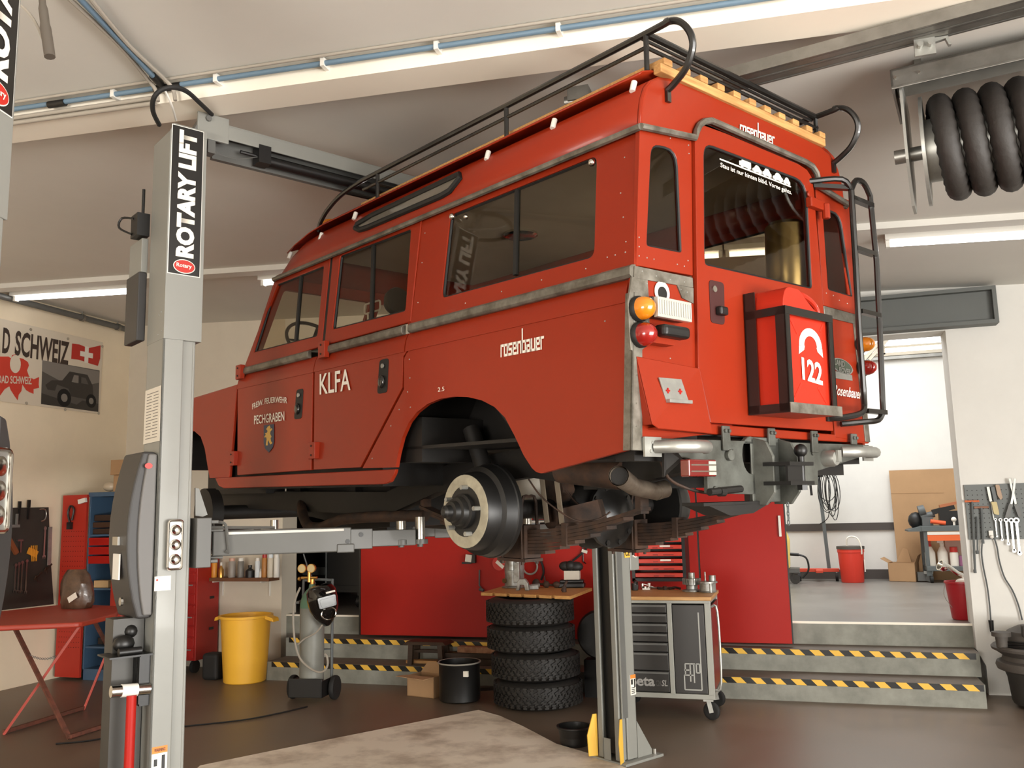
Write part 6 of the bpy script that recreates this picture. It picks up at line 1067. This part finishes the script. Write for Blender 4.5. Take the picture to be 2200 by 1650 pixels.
# ------------------------------------------------------------------ right tool board, vacuum cleaner, back room, ceiling gear
BY = 9.09
o = MB().plate([(1.437, 1.365), (2.7, 1.365), (2.7, 1.868), (1.437, 1.862)], [], lambda u, v: (u, BY - .02, v), (0, .02, 0))
o.mi = 1
for i in range(30):
    for j in range(11): o.box((1.46 + i * .04, BY - .0205, 1.39 + j * .042), (.007, .002, .007))
one(o.build('tool_board', [mat('board_grey', (98, 102, 100), .5), M_dark]), 'grey perforated tool board on the right wall by the doorway', 'tool board')
def rt_(name, p, b, m, label, cat='tool', group=None, smooth=40):
    q = W(p[0], p[1], BY - .04); return one(b.build(name, m, smooth=smooth, loc=q), label, cat, group)
for i, (x, y0, y1) in enumerate(((2138, 1116, 1152), (2149, 1117, 1159), (2161, 1117, 1168), (2172, 1118, 1183), (2183, 1118, 1188))):
    ln_ = (W(x, y0, BY - .04) - W(x, y1, BY - .04)).length; b = MB(); n = V((0, -1, 0)); wd = .011 + .003 * i
    b.prism([(-wd * .5, 0, -.01), (wd * .5, 0, -.01), (wd * .35, 0, -ln_), (-wd * .35, 0, -ln_)], (0, -.008, 0)); b.lathe([(wd * .6, -.005), (wd * 1.1, -.005), (wd * 1.1, .006), (wd * .6, .006)], (0, -.004, 0), (0, -1, 0), 16, cap=False); b.cyl((0, 0, -ln_), (0, -.008, -ln_), wd * .8, seg=10)
    rt_('ratchet_wrench', (x, y0), b, M_chrome, ['shortest chrome wrench, at the left of five on the grey right board', 'second shortest chrome wrench of five on the grey right board', 'middle chrome wrench of five hanging on the grey right board', 'fourth chrome wrench from the left on the grey right board', 'longest chrome wrench, at the right of five on the grey right board'][i], 'wrench', 'wrenches on the right board')
    c = bpy.data.objects['ratchet_wrench' if i == 0 else 'ratchet_wrench.%03d' % i]
b = MB(); b.bar((0, 0, .0), (.012, 0, -.13), .022, .02, (0, 1, 0)); b.bar((.012, 0, -.13), (.024, 0, -.30), .008, .008, (0, 1, 0)); rt_('long_screwdriver', (2122, 1046), b, M_alu, 'grey long screwdriver hanging near the top of the right board', 'screwdriver')
b = MB(); b.bar((0, 0, 0), (.02, 0, -.19), .03, .02, (0, 1, 0)); b.box((.02, -.01, -.2), (.015, .02, .05)); rt_('pad_saw', (2132, 1046), b, M_dkgrey, 'grey notched tool hanging right of the long screwdriver', 'tool')
b = MB(); b.prism(round_poly([(-.02, 0, .02), (.012, 0, .02), (.03, 0, -.10), (.012, 0, -.12), (-.01, 0, -.08)], .01), (0, -.02, 0)); rt_('tan_wood_handle', (2143, 1046), b, mk('tan_wood', (160, 130, 100)), 'tan wooden handle on the right board beside the notched tool', 'tool')  # plain tan wooden handle hanging on the board
b = MB(); b.prism(round_poly([(-.025, 0, .05), (.02, 0, .05), (.03, 0, -.04), (.03, 0, -.07), (-.01, 0, -.06)], .01), (0, -.025, 0)); rt_('paint_brush', (2136, 1090), b, mk('brush_yellow', (186, 168, 112)), 'yellowish brush hanging below the notched tool on the right board', 'brush')
b = MB(); P = lambda x, y: W(x, y, BY - .05) - W(2175, 1068, BY - .05)
for s, pts in enumerate((((2169, 1028), (2173, 1046), (2179, 1068), (2182, 1083), (2192, 1110)), ((2180, 1028), (2178, 1046), (2175, 1068), (2172, 1083), (2163, 1112)))):
    q = [P(*p) for p in pts]
    for k in range(3): b.mi = 0; b.bar(q[k] + V((0, -.008 * s, 0)), q[k + 1] + V((0, -.008 * s, 0)), .018, .012, (0, 1, 0))
    b.mi = 1; b.bar(q[3], q[4], .034, .022, (0, 1, 0))
o = b.build('long_nose_pliers', [M_alu, M_liftd], loc=W(2175, 1068, BY - .05)); one(o, 'long-nose pliers with dark grips, jaws up, on the right board', 'pliers')
for k, (x, y0, y1, xe, lb, cc) in enumerate(((2088, 1077, 1231, 2095, 'longest T-handle key with orange bar hanging on the right board', (206, 110, 70)), (2108, 1090, 1168, 2112, 'T-handle key right of the longest one on the right board', (150, 110, 90)), (2099, 1110, 1190, 2100, 'thin black rod hanging between the two T-handle keys', (60, 60, 58)))):
    p0_, p1_ = W(x, y0, BY - .04), W(xe, y1, BY - .04); b = MB(); d = p1_ - p0_; b.cyl((0, 0, 0), d, .010 if k < 2 else .007, seg=8); b.cyl(d - V((0, 0, -.03)), d, .013, seg=8)
    if k < 2: b.mi = 1; b.cyl((-.06, 0, 0), (.06, 0, 0), .010, seg=8)
    one(b.build('tee_handle_key', [M_dkgrey, mk('tee_%d' % k, cc)], smooth=40, loc=p0_), lb, 'tool')
b = MB(); b.box((0, 0, 0), (.035, .02, .05)); b.ball((.0, -.02, -.03), .018); rt_('cable_clip', (2129, 1146), b, M_white, 'white clip with dark plug at the lower edge of the right board', 'clip')
def cable(pts, r, m, label, nm='cable', y=BY - .03): return one(MB().tube(smooth_path([W(a, c2, y) for a, c2 in pts], 5), r, 6).build(nm, m, smooth=True), label, 'cable')
cable(((2110, 1168), (2109, 1190), (2113, 1220), (2121, 1260), (2126, 1300), (2129, 1338)), .007, M_dkgrey, 'grey cable with black plug hanging straight down from the right board', 'hanging_cable')
b = MB(); b.cyl((0, 0, .05), (0, 0, -.05), .022, .016, seg=12); one(b.build('cable_plug', M_black, smooth=40, loc=W(2130, 1345, BY - .03)), 'black plug at the lower end of the hanging grey cable', 'plug')
cable(((2134, 1150), (2142, 1175), (2147, 1205), (2158, 1240), (2175, 1268), (2188, 1300), (2196, 1332)), .007, M_dkgrey, 'grey cable curving down to the vacuum cleaner', 'vacuum_cable')
# vacuum cleaner
vc = thing('vacuum_cleaner', 'dirty grey drum vacuum cleaner at the right edge by the steps', 'vacuum cleaner', (1.83, 8.62, 0)); M_v = mat('dusty_grey_plastic', (88, 82, 76), .65, var=.3, scale=7); M_v2 = mat('dark_grey_plastic', (58, 55, 52), .55, var=.2)
b = MB(); b.lathe([(.24, .03), (.25, .05), (.27, .24), (.29, .30)], seg=32); b.build('drum', M_v2, vc, smooth=40)
b = MB(); b.lathe([(.29, .29), (.34, .31), (.35, .34), (.34, .37), (.30, .385), (.29, .42), (.34, .455), (.37, .47), (.375, .49), (.36, .505), (.30, .50), (.0, .50)], seg=32); b.build('rim_rings', M_v, vc, smooth=40)
b = MB(); b.lathe([(.26, .49), (.27, .55), (.24, .62), (.16, .66), (.0, .67)], seg=28); b.build('motor_head', M_v, vc, smooth=40)
q = W(2152, 1372, 8.5) - V((1.83, 8.62, 0)); b = MB(); b.cyl((q.x, q.y, .50), (q.x, q.y, q.z + .02), .045, .05, seg=16); b.cyl((q.x, q.y, q.z + .02), (q.x, q.y, q.z + .055), .075, .075, seg=16); b.build('hose_inlet', M_v, vc, smooth=40)
b = MB()
for k in range(3): b.tube([(.24 * math.cos(t) - .05, .24 * math.sin(t) - .05, .52 + .012 * k + .01 * math.sin(3 * t + k)) for t in [2 * PI * i / 26 for i in range(26)]], .008, 6, True)
b.build('power_cord', M_black, vc, smooth=True); q = W(2197, 1345, 8.4) - V((1.83, 8.62, 0)); MB().box((q.x + .05, q.y, q.z - .04), (.12, .08, .10)).build('switch_box', M_v2, vc, bevel=.01)
for t in (.6, 2.2, 3.8, 5.4): MB().ball((.2 * math.cos(t), .2 * math.sin(t), .02), .022).build('caster', M_black, vc, smooth=True)
# landing: red bucket with a silver funnel tool
q = F(2060, 1335, .6) + V((.08, .17, .002)); rb = thing('red_bucket', 'dark red bucket on the landing beside the right door post', 'bucket', q); b = MB(); b.lathe([(.105, 0), (.112, .01), (.145, .33), (.155, .335), (.155, .355), (.142, .355), (.108, .02), (0, .02)], seg=26); b.build('bucket_body', mat('bucket_red', (176, 30, 40), .4), rb, smooth=40); MB().tube(smooth_path([(-.15, 0, .32), (-.17, -.05, .22), (-.12, -.13, .12)], 4), .003, 5).build('wire_handle', M_steel, rb)
b = MB(); c0 = q + V((.0, 0, .36)); b.tube(smooth_path([c0 + V((.03, 0, -.22)), c0 + V((.02, 0, .02)), c0 + V((-.03, 0, .07)), c0 + V((-.10, -.0, .13)), c0 + V((-.14, 0, .15))], 5), .022, 10); b.lathe([(.03, 0), (.05, .03), (.055, .07), (.045, .07)], c0 + V((-.12, 0, .12)), (-.8, -.3, .4), 16, cap=False); one(b.build('silver_ladle', M_chrome, smooth=40), 'silver funnel-ended tool standing in the dark red bucket', 'tool')
b = MB(); b.ball((0, 0, 0), .05, 1.2, .9, .7); one(b.build('white_rag', M_lett, smooth=True, loc=q + V((.0, -.04, .35))), 'white rag on the rim of the dark red bucket', 'rag')
# back room
RY = 14.5
def B(x, y, d=.05): return W(x, y, RY - d)
q0, q1, q2 = B(1912, 1008, .25), B(2075, 1004, .25), B(1926, 1243, .28); b = MB(); b.prism([(q0.x, RY - .06, 2.2), (q1.x, RY - .06, 2.2), (q1.x, RY - .20, .602), (q0.x, RY - .20, .602)], (0, -.012, 0)); b.bar((q0.x, RY - .10, 1.86), (q1.x - .3, RY - .10, 1.85), .012, .012); cbs = b.build('cardboard_sheet', M_cardb); one(cbs, 'large brown cardboard sheet leaning on the back-room wall', 'cardboard')
ux0, ux1 = B(1985, 1150, .75).x, B(2110, 1150, .75).x; uz = B(2020, 1138, .75).z; zsh = W(2020, 1217, RY - .75).z; uc = thing('utility_cart', 'grey shelf cart with orange drawer in the back room', 'cart', ((ux0 + ux1) / 2, RY - .55, .6)); hw = (ux1 - ux0) / 2; M_ug = mat('cart_grey', (92, 98, 98), .5); ut = uz - .6
b = MB(); b.bb(-hw - .03, hw, -.24, .24, ut - .02, ut + .055); b.build('top_tray', M_ug, uc, bevel=.006)
b = MB(); b.prism([(-hw - .03, -.22, ut + .05), (-hw - .20, -.22, ut + .0), (-hw - .20, -.22, ut - .02), (-hw - .03, -.22, ut - .02)], (0, .44, 0)); b.build('side_handle', M_ug, uc)
for x in (-hw + .02, hw - .02):
    for y in (-.2, .2): MB().bb(x - .025, x + .025, y - .02, y + .02, .1, ut).build('post', M_ug, uc)
MB().bb(-hw + .04, hw - .04, -.245, .2, ut - .15, ut - .07).build('orange_drawer', mat('drawer_orange', (232, 106, 50), .4), uc); MB().bb(-hw + .04, hw - .04, -.247, -.22, ut - .068, ut - .03).build('white_strip', M_lett, uc)
MB().bb(-hw, hw, -.24, .24, zsh - .66, zsh - .60).build('lower_shelf', M_ug, uc, bevel=.005)
for x in (-hw + .05, hw - .05):
    for y in (-.2, .2): MB().cyl((x - .02, y, .05), (x + .02, y, .05), .05, seg=14).build('caster', M_rubber, uc, smooth=40); MB().bb(x - .012, x + .012, y - .012, y + .012, .05, zsh - .66).build('caster_stem', M_ug, uc)
cy = RY - .6; sz_ = zsh + .002
def bottle(px_, h, r, m, mc, nm, lb, cat='bottle'):
    p = W(px_, 1200, cy); t = thing(nm, lb, cat, (p.x, cy, sz_)); MB().lathe([(r, 0), (r, h * .5), (r * .55, h * .68), (r * .35, h * .74), (r * .35, h * .8)], seg=16).build('bottle_body', m, t, smooth=40); b = MB(); b.lathe([(r * .42, h * .74), (r * .42, h * .84), (0, h * .84)], seg=12); b.box((-r * .3, 0, h * .92), (r * 1.2, r * .7, h * .14)); b.build('spray_head', mc, t)
bottle(1999, .36, .068, M_lett, M_red, 'spray_bottle', 'white spray bottle with red collar on the lower cart shelf'); bottle(2026, .37, .068, M_lett, M_lett, 'spray_bottle', 'all-white spray bottle in the middle of the lower cart shelf')
p = W(2049, 1200, cy); t = thing('spray_can', 'white can with red cap on the lower cart shelf', 'can', (p.x, cy - .06, sz_)); MB().lathe([(.055, 0), (.055, .17), (.045, .19)], seg=16).build('can_body', M_lett, t, smooth=40); MB().lathe([(.052, .19), (.05, .26), (0, .26)], seg=16).build('can_cap', M_red, t, smooth=40)
p = W(2062, 1205, cy); one(MB().lathe([(.05, 0), (.05, .14), (0, .14)], seg=16).build('purple_tin', mk('purple_tin', (150, 96, 130)), smooth=40, loc=(p.x + .03, cy - .05, sz_)), 'purple and white tin right of the red-capped can', 'tin')
p = W(2050, 1190, cy + .14); one(MB().bb(-.11, .2, -.05, .05, 0, .36).build('pink_box', mk('pink_box', (206, 170, 152)), loc=(p.x, cy + .16, sz_)), 'pale pink box at the back of the lower cart shelf', 'box')
ty_ = uz + .058
for (x, nm, m, lb, mkf) in ((1992, 'angle_grinder', M_dkgrey, 'grey angle grinder with white disc on the cart top', lambda b: (b.cyl((-.08, 0, .12), (.10, 0, .16), .045, seg=12), b.cyl((-.10, 0, .20), (-.02, 0, .22), .075, seg=16), b.box((0, 0, .06), (.14, .12, .12)))), (2012, 'orange_torch', mk('torch_orange', (236, 96, 52)), 'orange handled tool lying on the front of the cart top', lambda b: (b.cyl((-.09, -.1, .06), (.10, -.1, .03), .03, seg=10),)), (2038, 'dark_drill', M_black, 'dark power drill at the right of the cart top', lambda b: (b.box((0, 0, .1), (.24, .12, .2)), b.box((-.06, -.02, .22), (.3, .07, .07), (0, -.25, 0)))), (2042, 'wood_plane', mk('plane_wood', (170, 104, 68)), 'brown wooden tool on top of the dark drill', lambda b: (b.box((0, -.02, .29), (.26, .08, .04), (0, -.2, 0)),)), (2036, 'spark_tester', M_lett, 'small white-headed part in front of the dark drill', lambda b: (b.ball((.06, -.14, .08), .035), b.cyl((.06, -.14, 0), (.06, -.14, .06), .015, seg=8)))):
    p = W(x, 1120, RY - .6); b = MB(); mkf(b); one(b.build(nm, m, smooth=40, loc=(p.x, RY - .6, ty_)), lb, 'tool')
p = W(1972, 1128, RY - .5); b = MB(); b.ball((0, 0, .1), .11, 1, .8, 1.1); one(b.build('black_bag', M_black, smooth=True, loc=(p.x - .02, RY - .52, ut + .6 + .03)), 'black bag hanging over the handle end of the grey cart', 'bag')
q = F(1945, 1249, .6) + V((0, .15, 0)); bx2 = thing('cardboard_box', 'open cardboard box on the back-room floor by the big cardboard sheet', 'box', (q.x - .02, q.y - .08, .602), -.3); b = MB(); h = .26; b.bb(-.16, .2, -.14, -.136, 0, h); b.bb(-.16, .2, .136, .14, 0, h); b.bb(-.16, -.156, -.14, .14, 0, h); b.bb(.196, .2, -.14, .14, 0, h); b.bb(-.16, .2, -.14, .14, 0, .005); b.build('box_body', M_cardb, bx2)
for pts in ([(-.16, -.14, h), (-.16, .14, h), (-.26, .10, h + .07), (-.26, -.14, h + .06)], [(.2, -.14, h), (.2, .14, h), (.24, .14, h + .12), (.24, -.12, h + .1)], [(-.1, .14, h), (.1, .14, h), (.06, .16, h + .18), (.0, .16, h + .2)]): MB().prism([V(p) for p in pts], (.002, 0, .003)).build('box_flap', M_cardb, bx2)
q = F(1985, 1250, .6); b = MB(); b.box((0, 0, .07), (.2, .16, .12)); b.cyl((.05, -.1, .05), (.05, .1, .05), .05, seg=14); b.mi = 1; b.box((.04, -.09, .13), (.12, .05, .04)); b.ball((.1, -.05, .16), .03); one(b.build('floor_jack', [M_liftd, M_alu], smooth=40, loc=q + V((.02, .02, .005))), 'small grey and silver jack on the back-room floor beside the cart', 'jack')
q = F(1834, 1253, .6) + V((0, .17, .002)); b2 = thing('lidded_bucket', 'bright red bucket with grey lid and white handle in the back room', 'bucket', q); b = MB(); b.lathe([(.15, 0), (.155, .01), (.178, .42), (.185, .425), (.185, .48), (.18, .485)], seg=28); b.build('bucket_body', mat('bright_red_plastic', (222, 62, 46), .4), b2, smooth=40); MB().lathe([(.192, .47), (.192, .51), (0, .515)], seg=28).build('bucket_lid', M_v, b2, smooth=40); MB().tube(smooth_path([(.14, -.12, .40), (.14, -.13, .50), (.10, -.12, .62), (.02, -.10, .65), (-.04, -.10, .62), (-.05, -.08, .52)], 4), .012, 6).build('white_handle', M_lett, b2, smooth=True); MB().bb(.165, .18, -.08, .02, .15, .32).build('bucket_label', M_lett, b2)
q = W(1758, 1240, 14.1); q.z = .6; pz_ = W(1772, 1032, q.y).z - .6; ps = thing('pole_stand', 'grey pole on a red wheeled base with coiled cable in the back room', 'stand', q + V((.02, 0, .002)))
b = MB(); b.bb(-.33, .28, -.05, .05, .13, .18); b.bb(-.05, .05, -.25, .2, .13, .17); b.build('stand_base', mat('base_red', (206, 74, 50), .45), ps, bevel=.005); MB().bar((.14, 0, .18), (.08, 0, pz_ + .1), .05, .05, (0, 1, 0)).build('pole', M_dkgrey, ps)
for x in (-.28, .24): MB().cyl((x - .02, -.04, .06), (x + .02, -.04, .06), .06, seg=16).build('caster', M_rubber, ps, smooth=40); MB().bb(x - .01, x + .01, -.05, -.03, .06, .13).build('caster_fork', M_alu, ps)
b = MB(); b.bar((-.03, 0, pz_ - .22), (-.05, 0, pz_ + .22), .035, .03, (0, 1, 0)); b.bar((-.06, 0, pz_ + .16), (.20, 0, pz_ + .16), .03, .03); b.box((.1, 0, pz_ + .1), (.1, .05, .1)); b.build('pole_bracket', M_black, ps)
b = MB(); random.seed(11)
for k in range(9): w_, h_ = random.uniform(.06, .15), random.uniform(.2, .36); cx_ = random.uniform(.16, .28); b.tube([(cx_ + w_ * math.cos(t), -.04 + .02 * math.sin(2 * t + k), pz_ + .12 - h_ + h_ * math.sin(t)) for t in [2 * PI * i / 22 for i in range(22)]], .006, 5, True)
b.tube(smooth_path([(.2, -.03, pz_ - .35), (.18, -.03, pz_ - .55), (.05, -.03, pz_ - .65)], 4), .006, 5); b.build('coiled_cable', M_black, ps, smooth=True)
q = W(1676, 1240, 13.65); q.z = .6; q.x -= .02; wm = thing('welding_machine', 'yellow welding machine on casters behind the red sliding door', 'welding machine', q + V((0, 0, .002))); b = MB(); b.prism(round_poly([(-.25, -.18, .22), (.17, -.18, .22), (.19, -.18, .62), (.12, -.18, .82), (-.25, -.18, .82)], .03), (0, .36, 0)); b.build('machine_case', mat('machine_yellow', (226, 200, 110), .45), wm, bevel=.012); b = MB(); b.bb(-.25, .3, -.16, .16, .16, .22); b.build('carriage_plate', M_liftd, wm); b = MB(); b.cyl((.17, -.1, .42), (.30, -.1, .41), .022, seg=10); b.tube(smooth_path([(.30, -.1, .41), (.40, -.1, .36), (.42, -.1, .2), (.33, -.1, .08)], 5), .014, 7); b.build('power_lead', M_black, wm, smooth=40)
for x in (.18, -.2): b = MB(); b.cyl((x + .05, -.14, .07), (x + .05, -.10, .07), .07, seg=18); b.bar((x, -.12, .18), (x + .05, -.12, .07), .05, .03); b.build('caster', M_v2, wm, smooth=40)
# dark store behind the left opening
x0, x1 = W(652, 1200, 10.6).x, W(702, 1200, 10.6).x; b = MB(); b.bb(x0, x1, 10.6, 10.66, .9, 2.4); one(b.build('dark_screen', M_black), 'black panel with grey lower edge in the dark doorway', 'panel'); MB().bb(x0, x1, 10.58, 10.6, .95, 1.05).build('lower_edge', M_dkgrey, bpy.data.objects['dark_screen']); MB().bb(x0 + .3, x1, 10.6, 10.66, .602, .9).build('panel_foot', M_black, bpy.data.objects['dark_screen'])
xx = W(701, 1200, 10.3).x; one(MB().cyl((xx, 10.3, .602), (xx, 10.3, 2.4), .015, seg=8).build('grey_pole', M_dkgrey, smooth=True), 'thin grey upright pole in the dark doorway', 'pole')
p = W(715, 1220, 10.8); b = MB(); b.tube([(-.04, 0, .07), (.02, 0, .06), (.03, 0, -.05), (-.04, 0, -.07)], .01, 6); b.tube([(.0, 0, .065), (0, .1, .065)], .008, 6); b.tube([(0, .1, .065), (0, .1, -.44)], .008, 6); one(b.build('red_hook', mk('hook_red', (196, 70, 40)), loc=p), 'small red bracket showing in the dark doorway', 'hook')
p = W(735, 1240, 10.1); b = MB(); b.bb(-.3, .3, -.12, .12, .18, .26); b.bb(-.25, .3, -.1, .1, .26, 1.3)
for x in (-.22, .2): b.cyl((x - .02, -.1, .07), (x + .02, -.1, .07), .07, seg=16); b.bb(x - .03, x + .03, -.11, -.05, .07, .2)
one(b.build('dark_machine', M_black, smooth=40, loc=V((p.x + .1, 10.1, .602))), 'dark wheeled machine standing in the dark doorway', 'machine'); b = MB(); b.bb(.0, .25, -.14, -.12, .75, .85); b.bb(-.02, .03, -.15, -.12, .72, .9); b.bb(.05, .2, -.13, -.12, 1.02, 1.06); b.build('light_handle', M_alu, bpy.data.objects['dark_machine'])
# ceiling: pipes, conduits, rails, hose reel
PY = 3.52
def along(px0, px1, dz, r, m, name, par=None, y=PY, clips=()):
    p0_, p1_ = W(*px0, y), W(*px1, y); o = MB().cyl((p0_.x, y, zc(p0_.x) - dz), (p1_.x, y, zc(p1_.x) - dz), r, seg=10).build(name, m, par, smooth=40); return o
bp = along((-150, 262), (1700, -40), .035, .0135, M_blue, 'air_pipe'); one(bp, 'long blue compressed-air pipe running along the ceiling beam', 'pipe')
for p in ((123, 214), (352, 178), (370, 175)): q = W(*p, PY); MB().cyl((q.x - .055, PY, zc(q.x - .055) - .04), (q.x + .055, PY, zc(q.x + .055) - .04), .019, seg=12).build('coupling', M_black, bp, smooth=40)
for x in (245, 465, 695, 940, 1205): q = W(x, 200, PY); MB().bb(q.x - .010, q.x + .010, PY - .018, PY + .04, zc(q.x) - .055, zc(q.x) - .012).build('pipe_clip', M_white, bp)
M_con = mat('conduit_grey', (164, 156, 144), .5)
one(along((-150, 254), (1700, -48), .012, .008, M_con, 'conduit', y=PY - .03), 'thin grey conduit directly above the long blue pipe', 'conduit')
for k, (dz, lb) in enumerate(((.075, 'upper grey conduit below the blue pipe at top left'), (.105, 'lower grey conduit below the blue pipe at top left'))): o = one(along((-150, 285), (335, 200), dz, .012, M_con, 'conduit', y=3.54 + .0 * k), lb, 'conduit')
bq = W(352, 176, PY); e = F(165, -20, zc(-3.2) - .03); zq = zc(bq.x) - .03
d_ = V((e.x, e.y, zc(e.x) - .03)) ; s_ = V((bq.x, PY - .02, zq)); n_ = (d_ - s_).cross(V((0, 0, 1))).normalized()
o = MB().cyl(s_, d_, .0135, seg=10).build('air_pipe', M_blue, smooth=40); one(o, 'blue pipe branch crossing the ceiling at top left', 'pipe'); MB().cyl(s_ + (d_ - s_) * .0, s_ + (d_ - s_) * .12, .019, seg=10).build('coupling', M_black, o, smooth=40)
for k, s in enumerate((-1, 1)):
    a_ = s_ + n_ * .045 * s; one(MB().tube(smooth_path([d_ + n_ * .045 * s, d_ + (a_ - d_) * .5, d_ + (a_ - d_) * .9, a_ + V((.02, .0, -.03)), a_ + V((.03, .01, -.09))], 5), .010, 8).build('conduit', M_con, smooth=True), ('white conduit on the left of the blue pipe branch', 'white conduit on the right of the blue pipe branch')[k], 'conduit')
lp_ = [X(20, 641, -7.97), X(285, 711, -7.97)]; b = MB(); d = lp_[1] - lp_[0]; b.cyl(lp_[0] - d * .6, lp_[1] + d * .02, .035, seg=12); wp = one(b.build('wall_pipe', M_liftd, smooth=40), 'grey pipe along the top of the left wall over the banner', 'pipe')
for t in (.55, .86): p = lp_[0] + d * t; b = MB(); b.cyl(p - d * .01, p + d * .01, .045, seg=12); b.cyl(p, p + V((0, 0, .12)), .006, seg=6); b.build('pipe_hanger', M_grey, wp, smooth=40)
b = MB(); b.cyl((0, 0, 0), (0, 0, -.03), .02, seg=10); b.cyl((0, -.0, -.09), (0, 0, -.1), .03, seg=10); q = F(80, 600, zc(-7)); 
pts = [W(x, y, 2.3) for x, y in ((88, -20), (93, 20), (98, 60), (104, 100), (107, 122))]
one(MB().tube(smooth_path(pts, 4), [.012] * 4 + [.016] * 4 + [.019] * 4 + [.019] * 5, 10).build('hanging_strap', mat('strap_grey', (92, 84, 75), .6), smooth=True), 'grey strap hanging in at the top left corner', 'strap')
pts = [W(x, y, 2.32) for x, y in ((45, 12), (62, 28), (78, 52), (94, 88))]; one(MB().tube(smooth_path(pts, 4), .005, 6).build('sagging_cable', M_con, smooth=True), 'thin cable sagging from the nearest post to the grey strap', 'cord')
RZ_ = 3.66
def rail_(pa, pb, z, w, h, m, nm, lb):
    a_, c_ = F(*pa, z), F(*pb, z); d = (c_ - a_).normalized(); b = MB(); b.bar(a_, c_ + d * .8, w, .008); s = d.cross(V((0, 0, 1)))
    for k in (-1, 0, 1): b.bar(a_ + s * (k * w * .46) + V((0, 0, -h / 2)), c_ + d * .8 + s * (k * w * .46) + V((0, 0, -h / 2)), .012, h)
    for k in (-.5, .5): b.bar(a_ + s * (k * w * .46) + V((0, 0, -h * .9)), c_ + d * .8 + s * (k * w * .46) + V((0, 0, -h * .9)), w * .28, .006)
    return one(b.build(nm, m), lb, 'rail')
rl_ = rail_((1490, 183), (2200, -8), RZ_, .14, .05, M_grey, 'ceiling_rail', 'grey double rail hanging under the ceiling at upper right')
q = F(1985, 92, RZ_ - .06); b = MB(); b.bb(-.04, .04, -.015, .0, -.06, .015); b.cyl((-.02, -.04, -.02), (-.02, .04, -.02), .012, seg=8); b.cyl((.02, -.04, -.02), (.02, .04, -.02), .012, seg=8); b.prism([(.03, -.01, .01), (.09, -.01, .01), (.10, -.01, -.03), (.09, -.01, -.03), (.08, -.01, 0), (.03, -.01, -.01)], (0, .02, 0)); b.build('rail_trolley', M_alu, None, smooth=40); o = bpy.data.objects['rail_trolley']; o.location = q; one(o, 'small silver trolley clamp hanging under the grey double rail', 'clamp')
q = F(1982, 18, zc(.8) - .02); b = MB(); b.bb(-.05, .05, -.03, .03, -.06, .02); b.bb(.03, .06, -.03, .03, -.12, .02); one(b.build('rail_bracket', M_alu, loc=q), 'pale bracket between ceiling and grey rail at upper right', 'bracket')
q = F(1243, 212, zc(-.9) - .05); b = MB(); b.bb(-.05, .06, -.04, .04, -.02, .05); b.cyl((-.07, 0, -.01), (-.02, 0, -.01), .03, seg=10); one(b.build('ceiling_clamp', M_grey, loc=q, smooth=40), 'grey ceiling clamp showing just over the roof rack', 'clamp')
# exhaust hose reel
A_ = F(1912, 152, 3.70); E_ = F(2200, 84, 3.70); dx = (E_ - A_).normalized(); rz = math.atan2(dx.y, dx.x)
hr_ = thing('exhaust_hose_reel', 'large black exhaust hose coiled on a grey ceiling reel at upper right', 'hose reel', A_, rz); LN = (E_ - A_).length + .7
b = MB(); b.bb(0, LN, -.01, .005, -.09, 0); b.bb(0, LN, -.01, .30, -.012, 0); b.bb(0, LN, -.02, -.01, -.10, -.088); b.bb(0, .012, -.01, .42, -.10, 0); b.build('reel_frame', M_grey, hr_, bevel=.002)
b = MB(); b.prism([(.03, .02, -.0), (.03, .55, -.0), (.03, .50, -.42), (.03, .34, -.60), (.03, .2, -.60), (.03, .05, -.42)], (.012, 0, 0)); b.build('side_plate', M_alu, hr_); RC = V((0, .28, -.32))
b = MB(); b.cyl(RC + V((.10, 0, 0)), RC + V((.115, 0, 0)), .26, seg=36); b.cyl(RC + V((.11, 0, 0)), RC + V((LN, 0, 0)), .15, seg=28); b.cyl(RC + V((-.03, 0, 0)), RC + V((.1, 0, 0)), .035, seg=12); b.build('drum', M_alu, hr_, smooth=40)
pts, rad = [], []
N = 48 * 9
for i in range(N):
    t = i / 48; a = 2 * PI * t; pts.append(RC + V((.15 + .108 * t, .205 * math.cos(a), .205 * math.sin(a)))); rad.append(.051 + .003 * (1 if i % 2 else -1))
MB().tube(pts, rad, 14).build('coiled_hose', mat('black_hose', (46, 42, 39), .6, bump=.3, scale=40), hr_, smooth=30)
for k in range(2): MB().cyl((.02 + .10 * k, -.012, -.045), (.02 + .10 * k, -.02, -.045), .008, seg=6).build('frame_bolt', M_steel, hr_)
MB().bb(.02, .06, .1, .25, -.02, .0).build('reel_hanger', M_grey, hr_); b = MB()
for x in (.1, LN - .3): b.bb(x, x + .03, .1, .13, 0, .12)
b.build('ceiling_strut', M_grey, hr_)
# cable lying on the floor
pts = [F(x, y, .008) for x, y in ((120, 1598), (200, 1590), (300, 1570), (400, 1560), (520, 1547), (600, 1532), (660, 1518))]; one(MB().tube(smooth_path(pts, 6), .007, 6).build('floor_cable', M_black, smooth=True), 'thin black cable lying across the floor to the cylinder cart', 'cable')
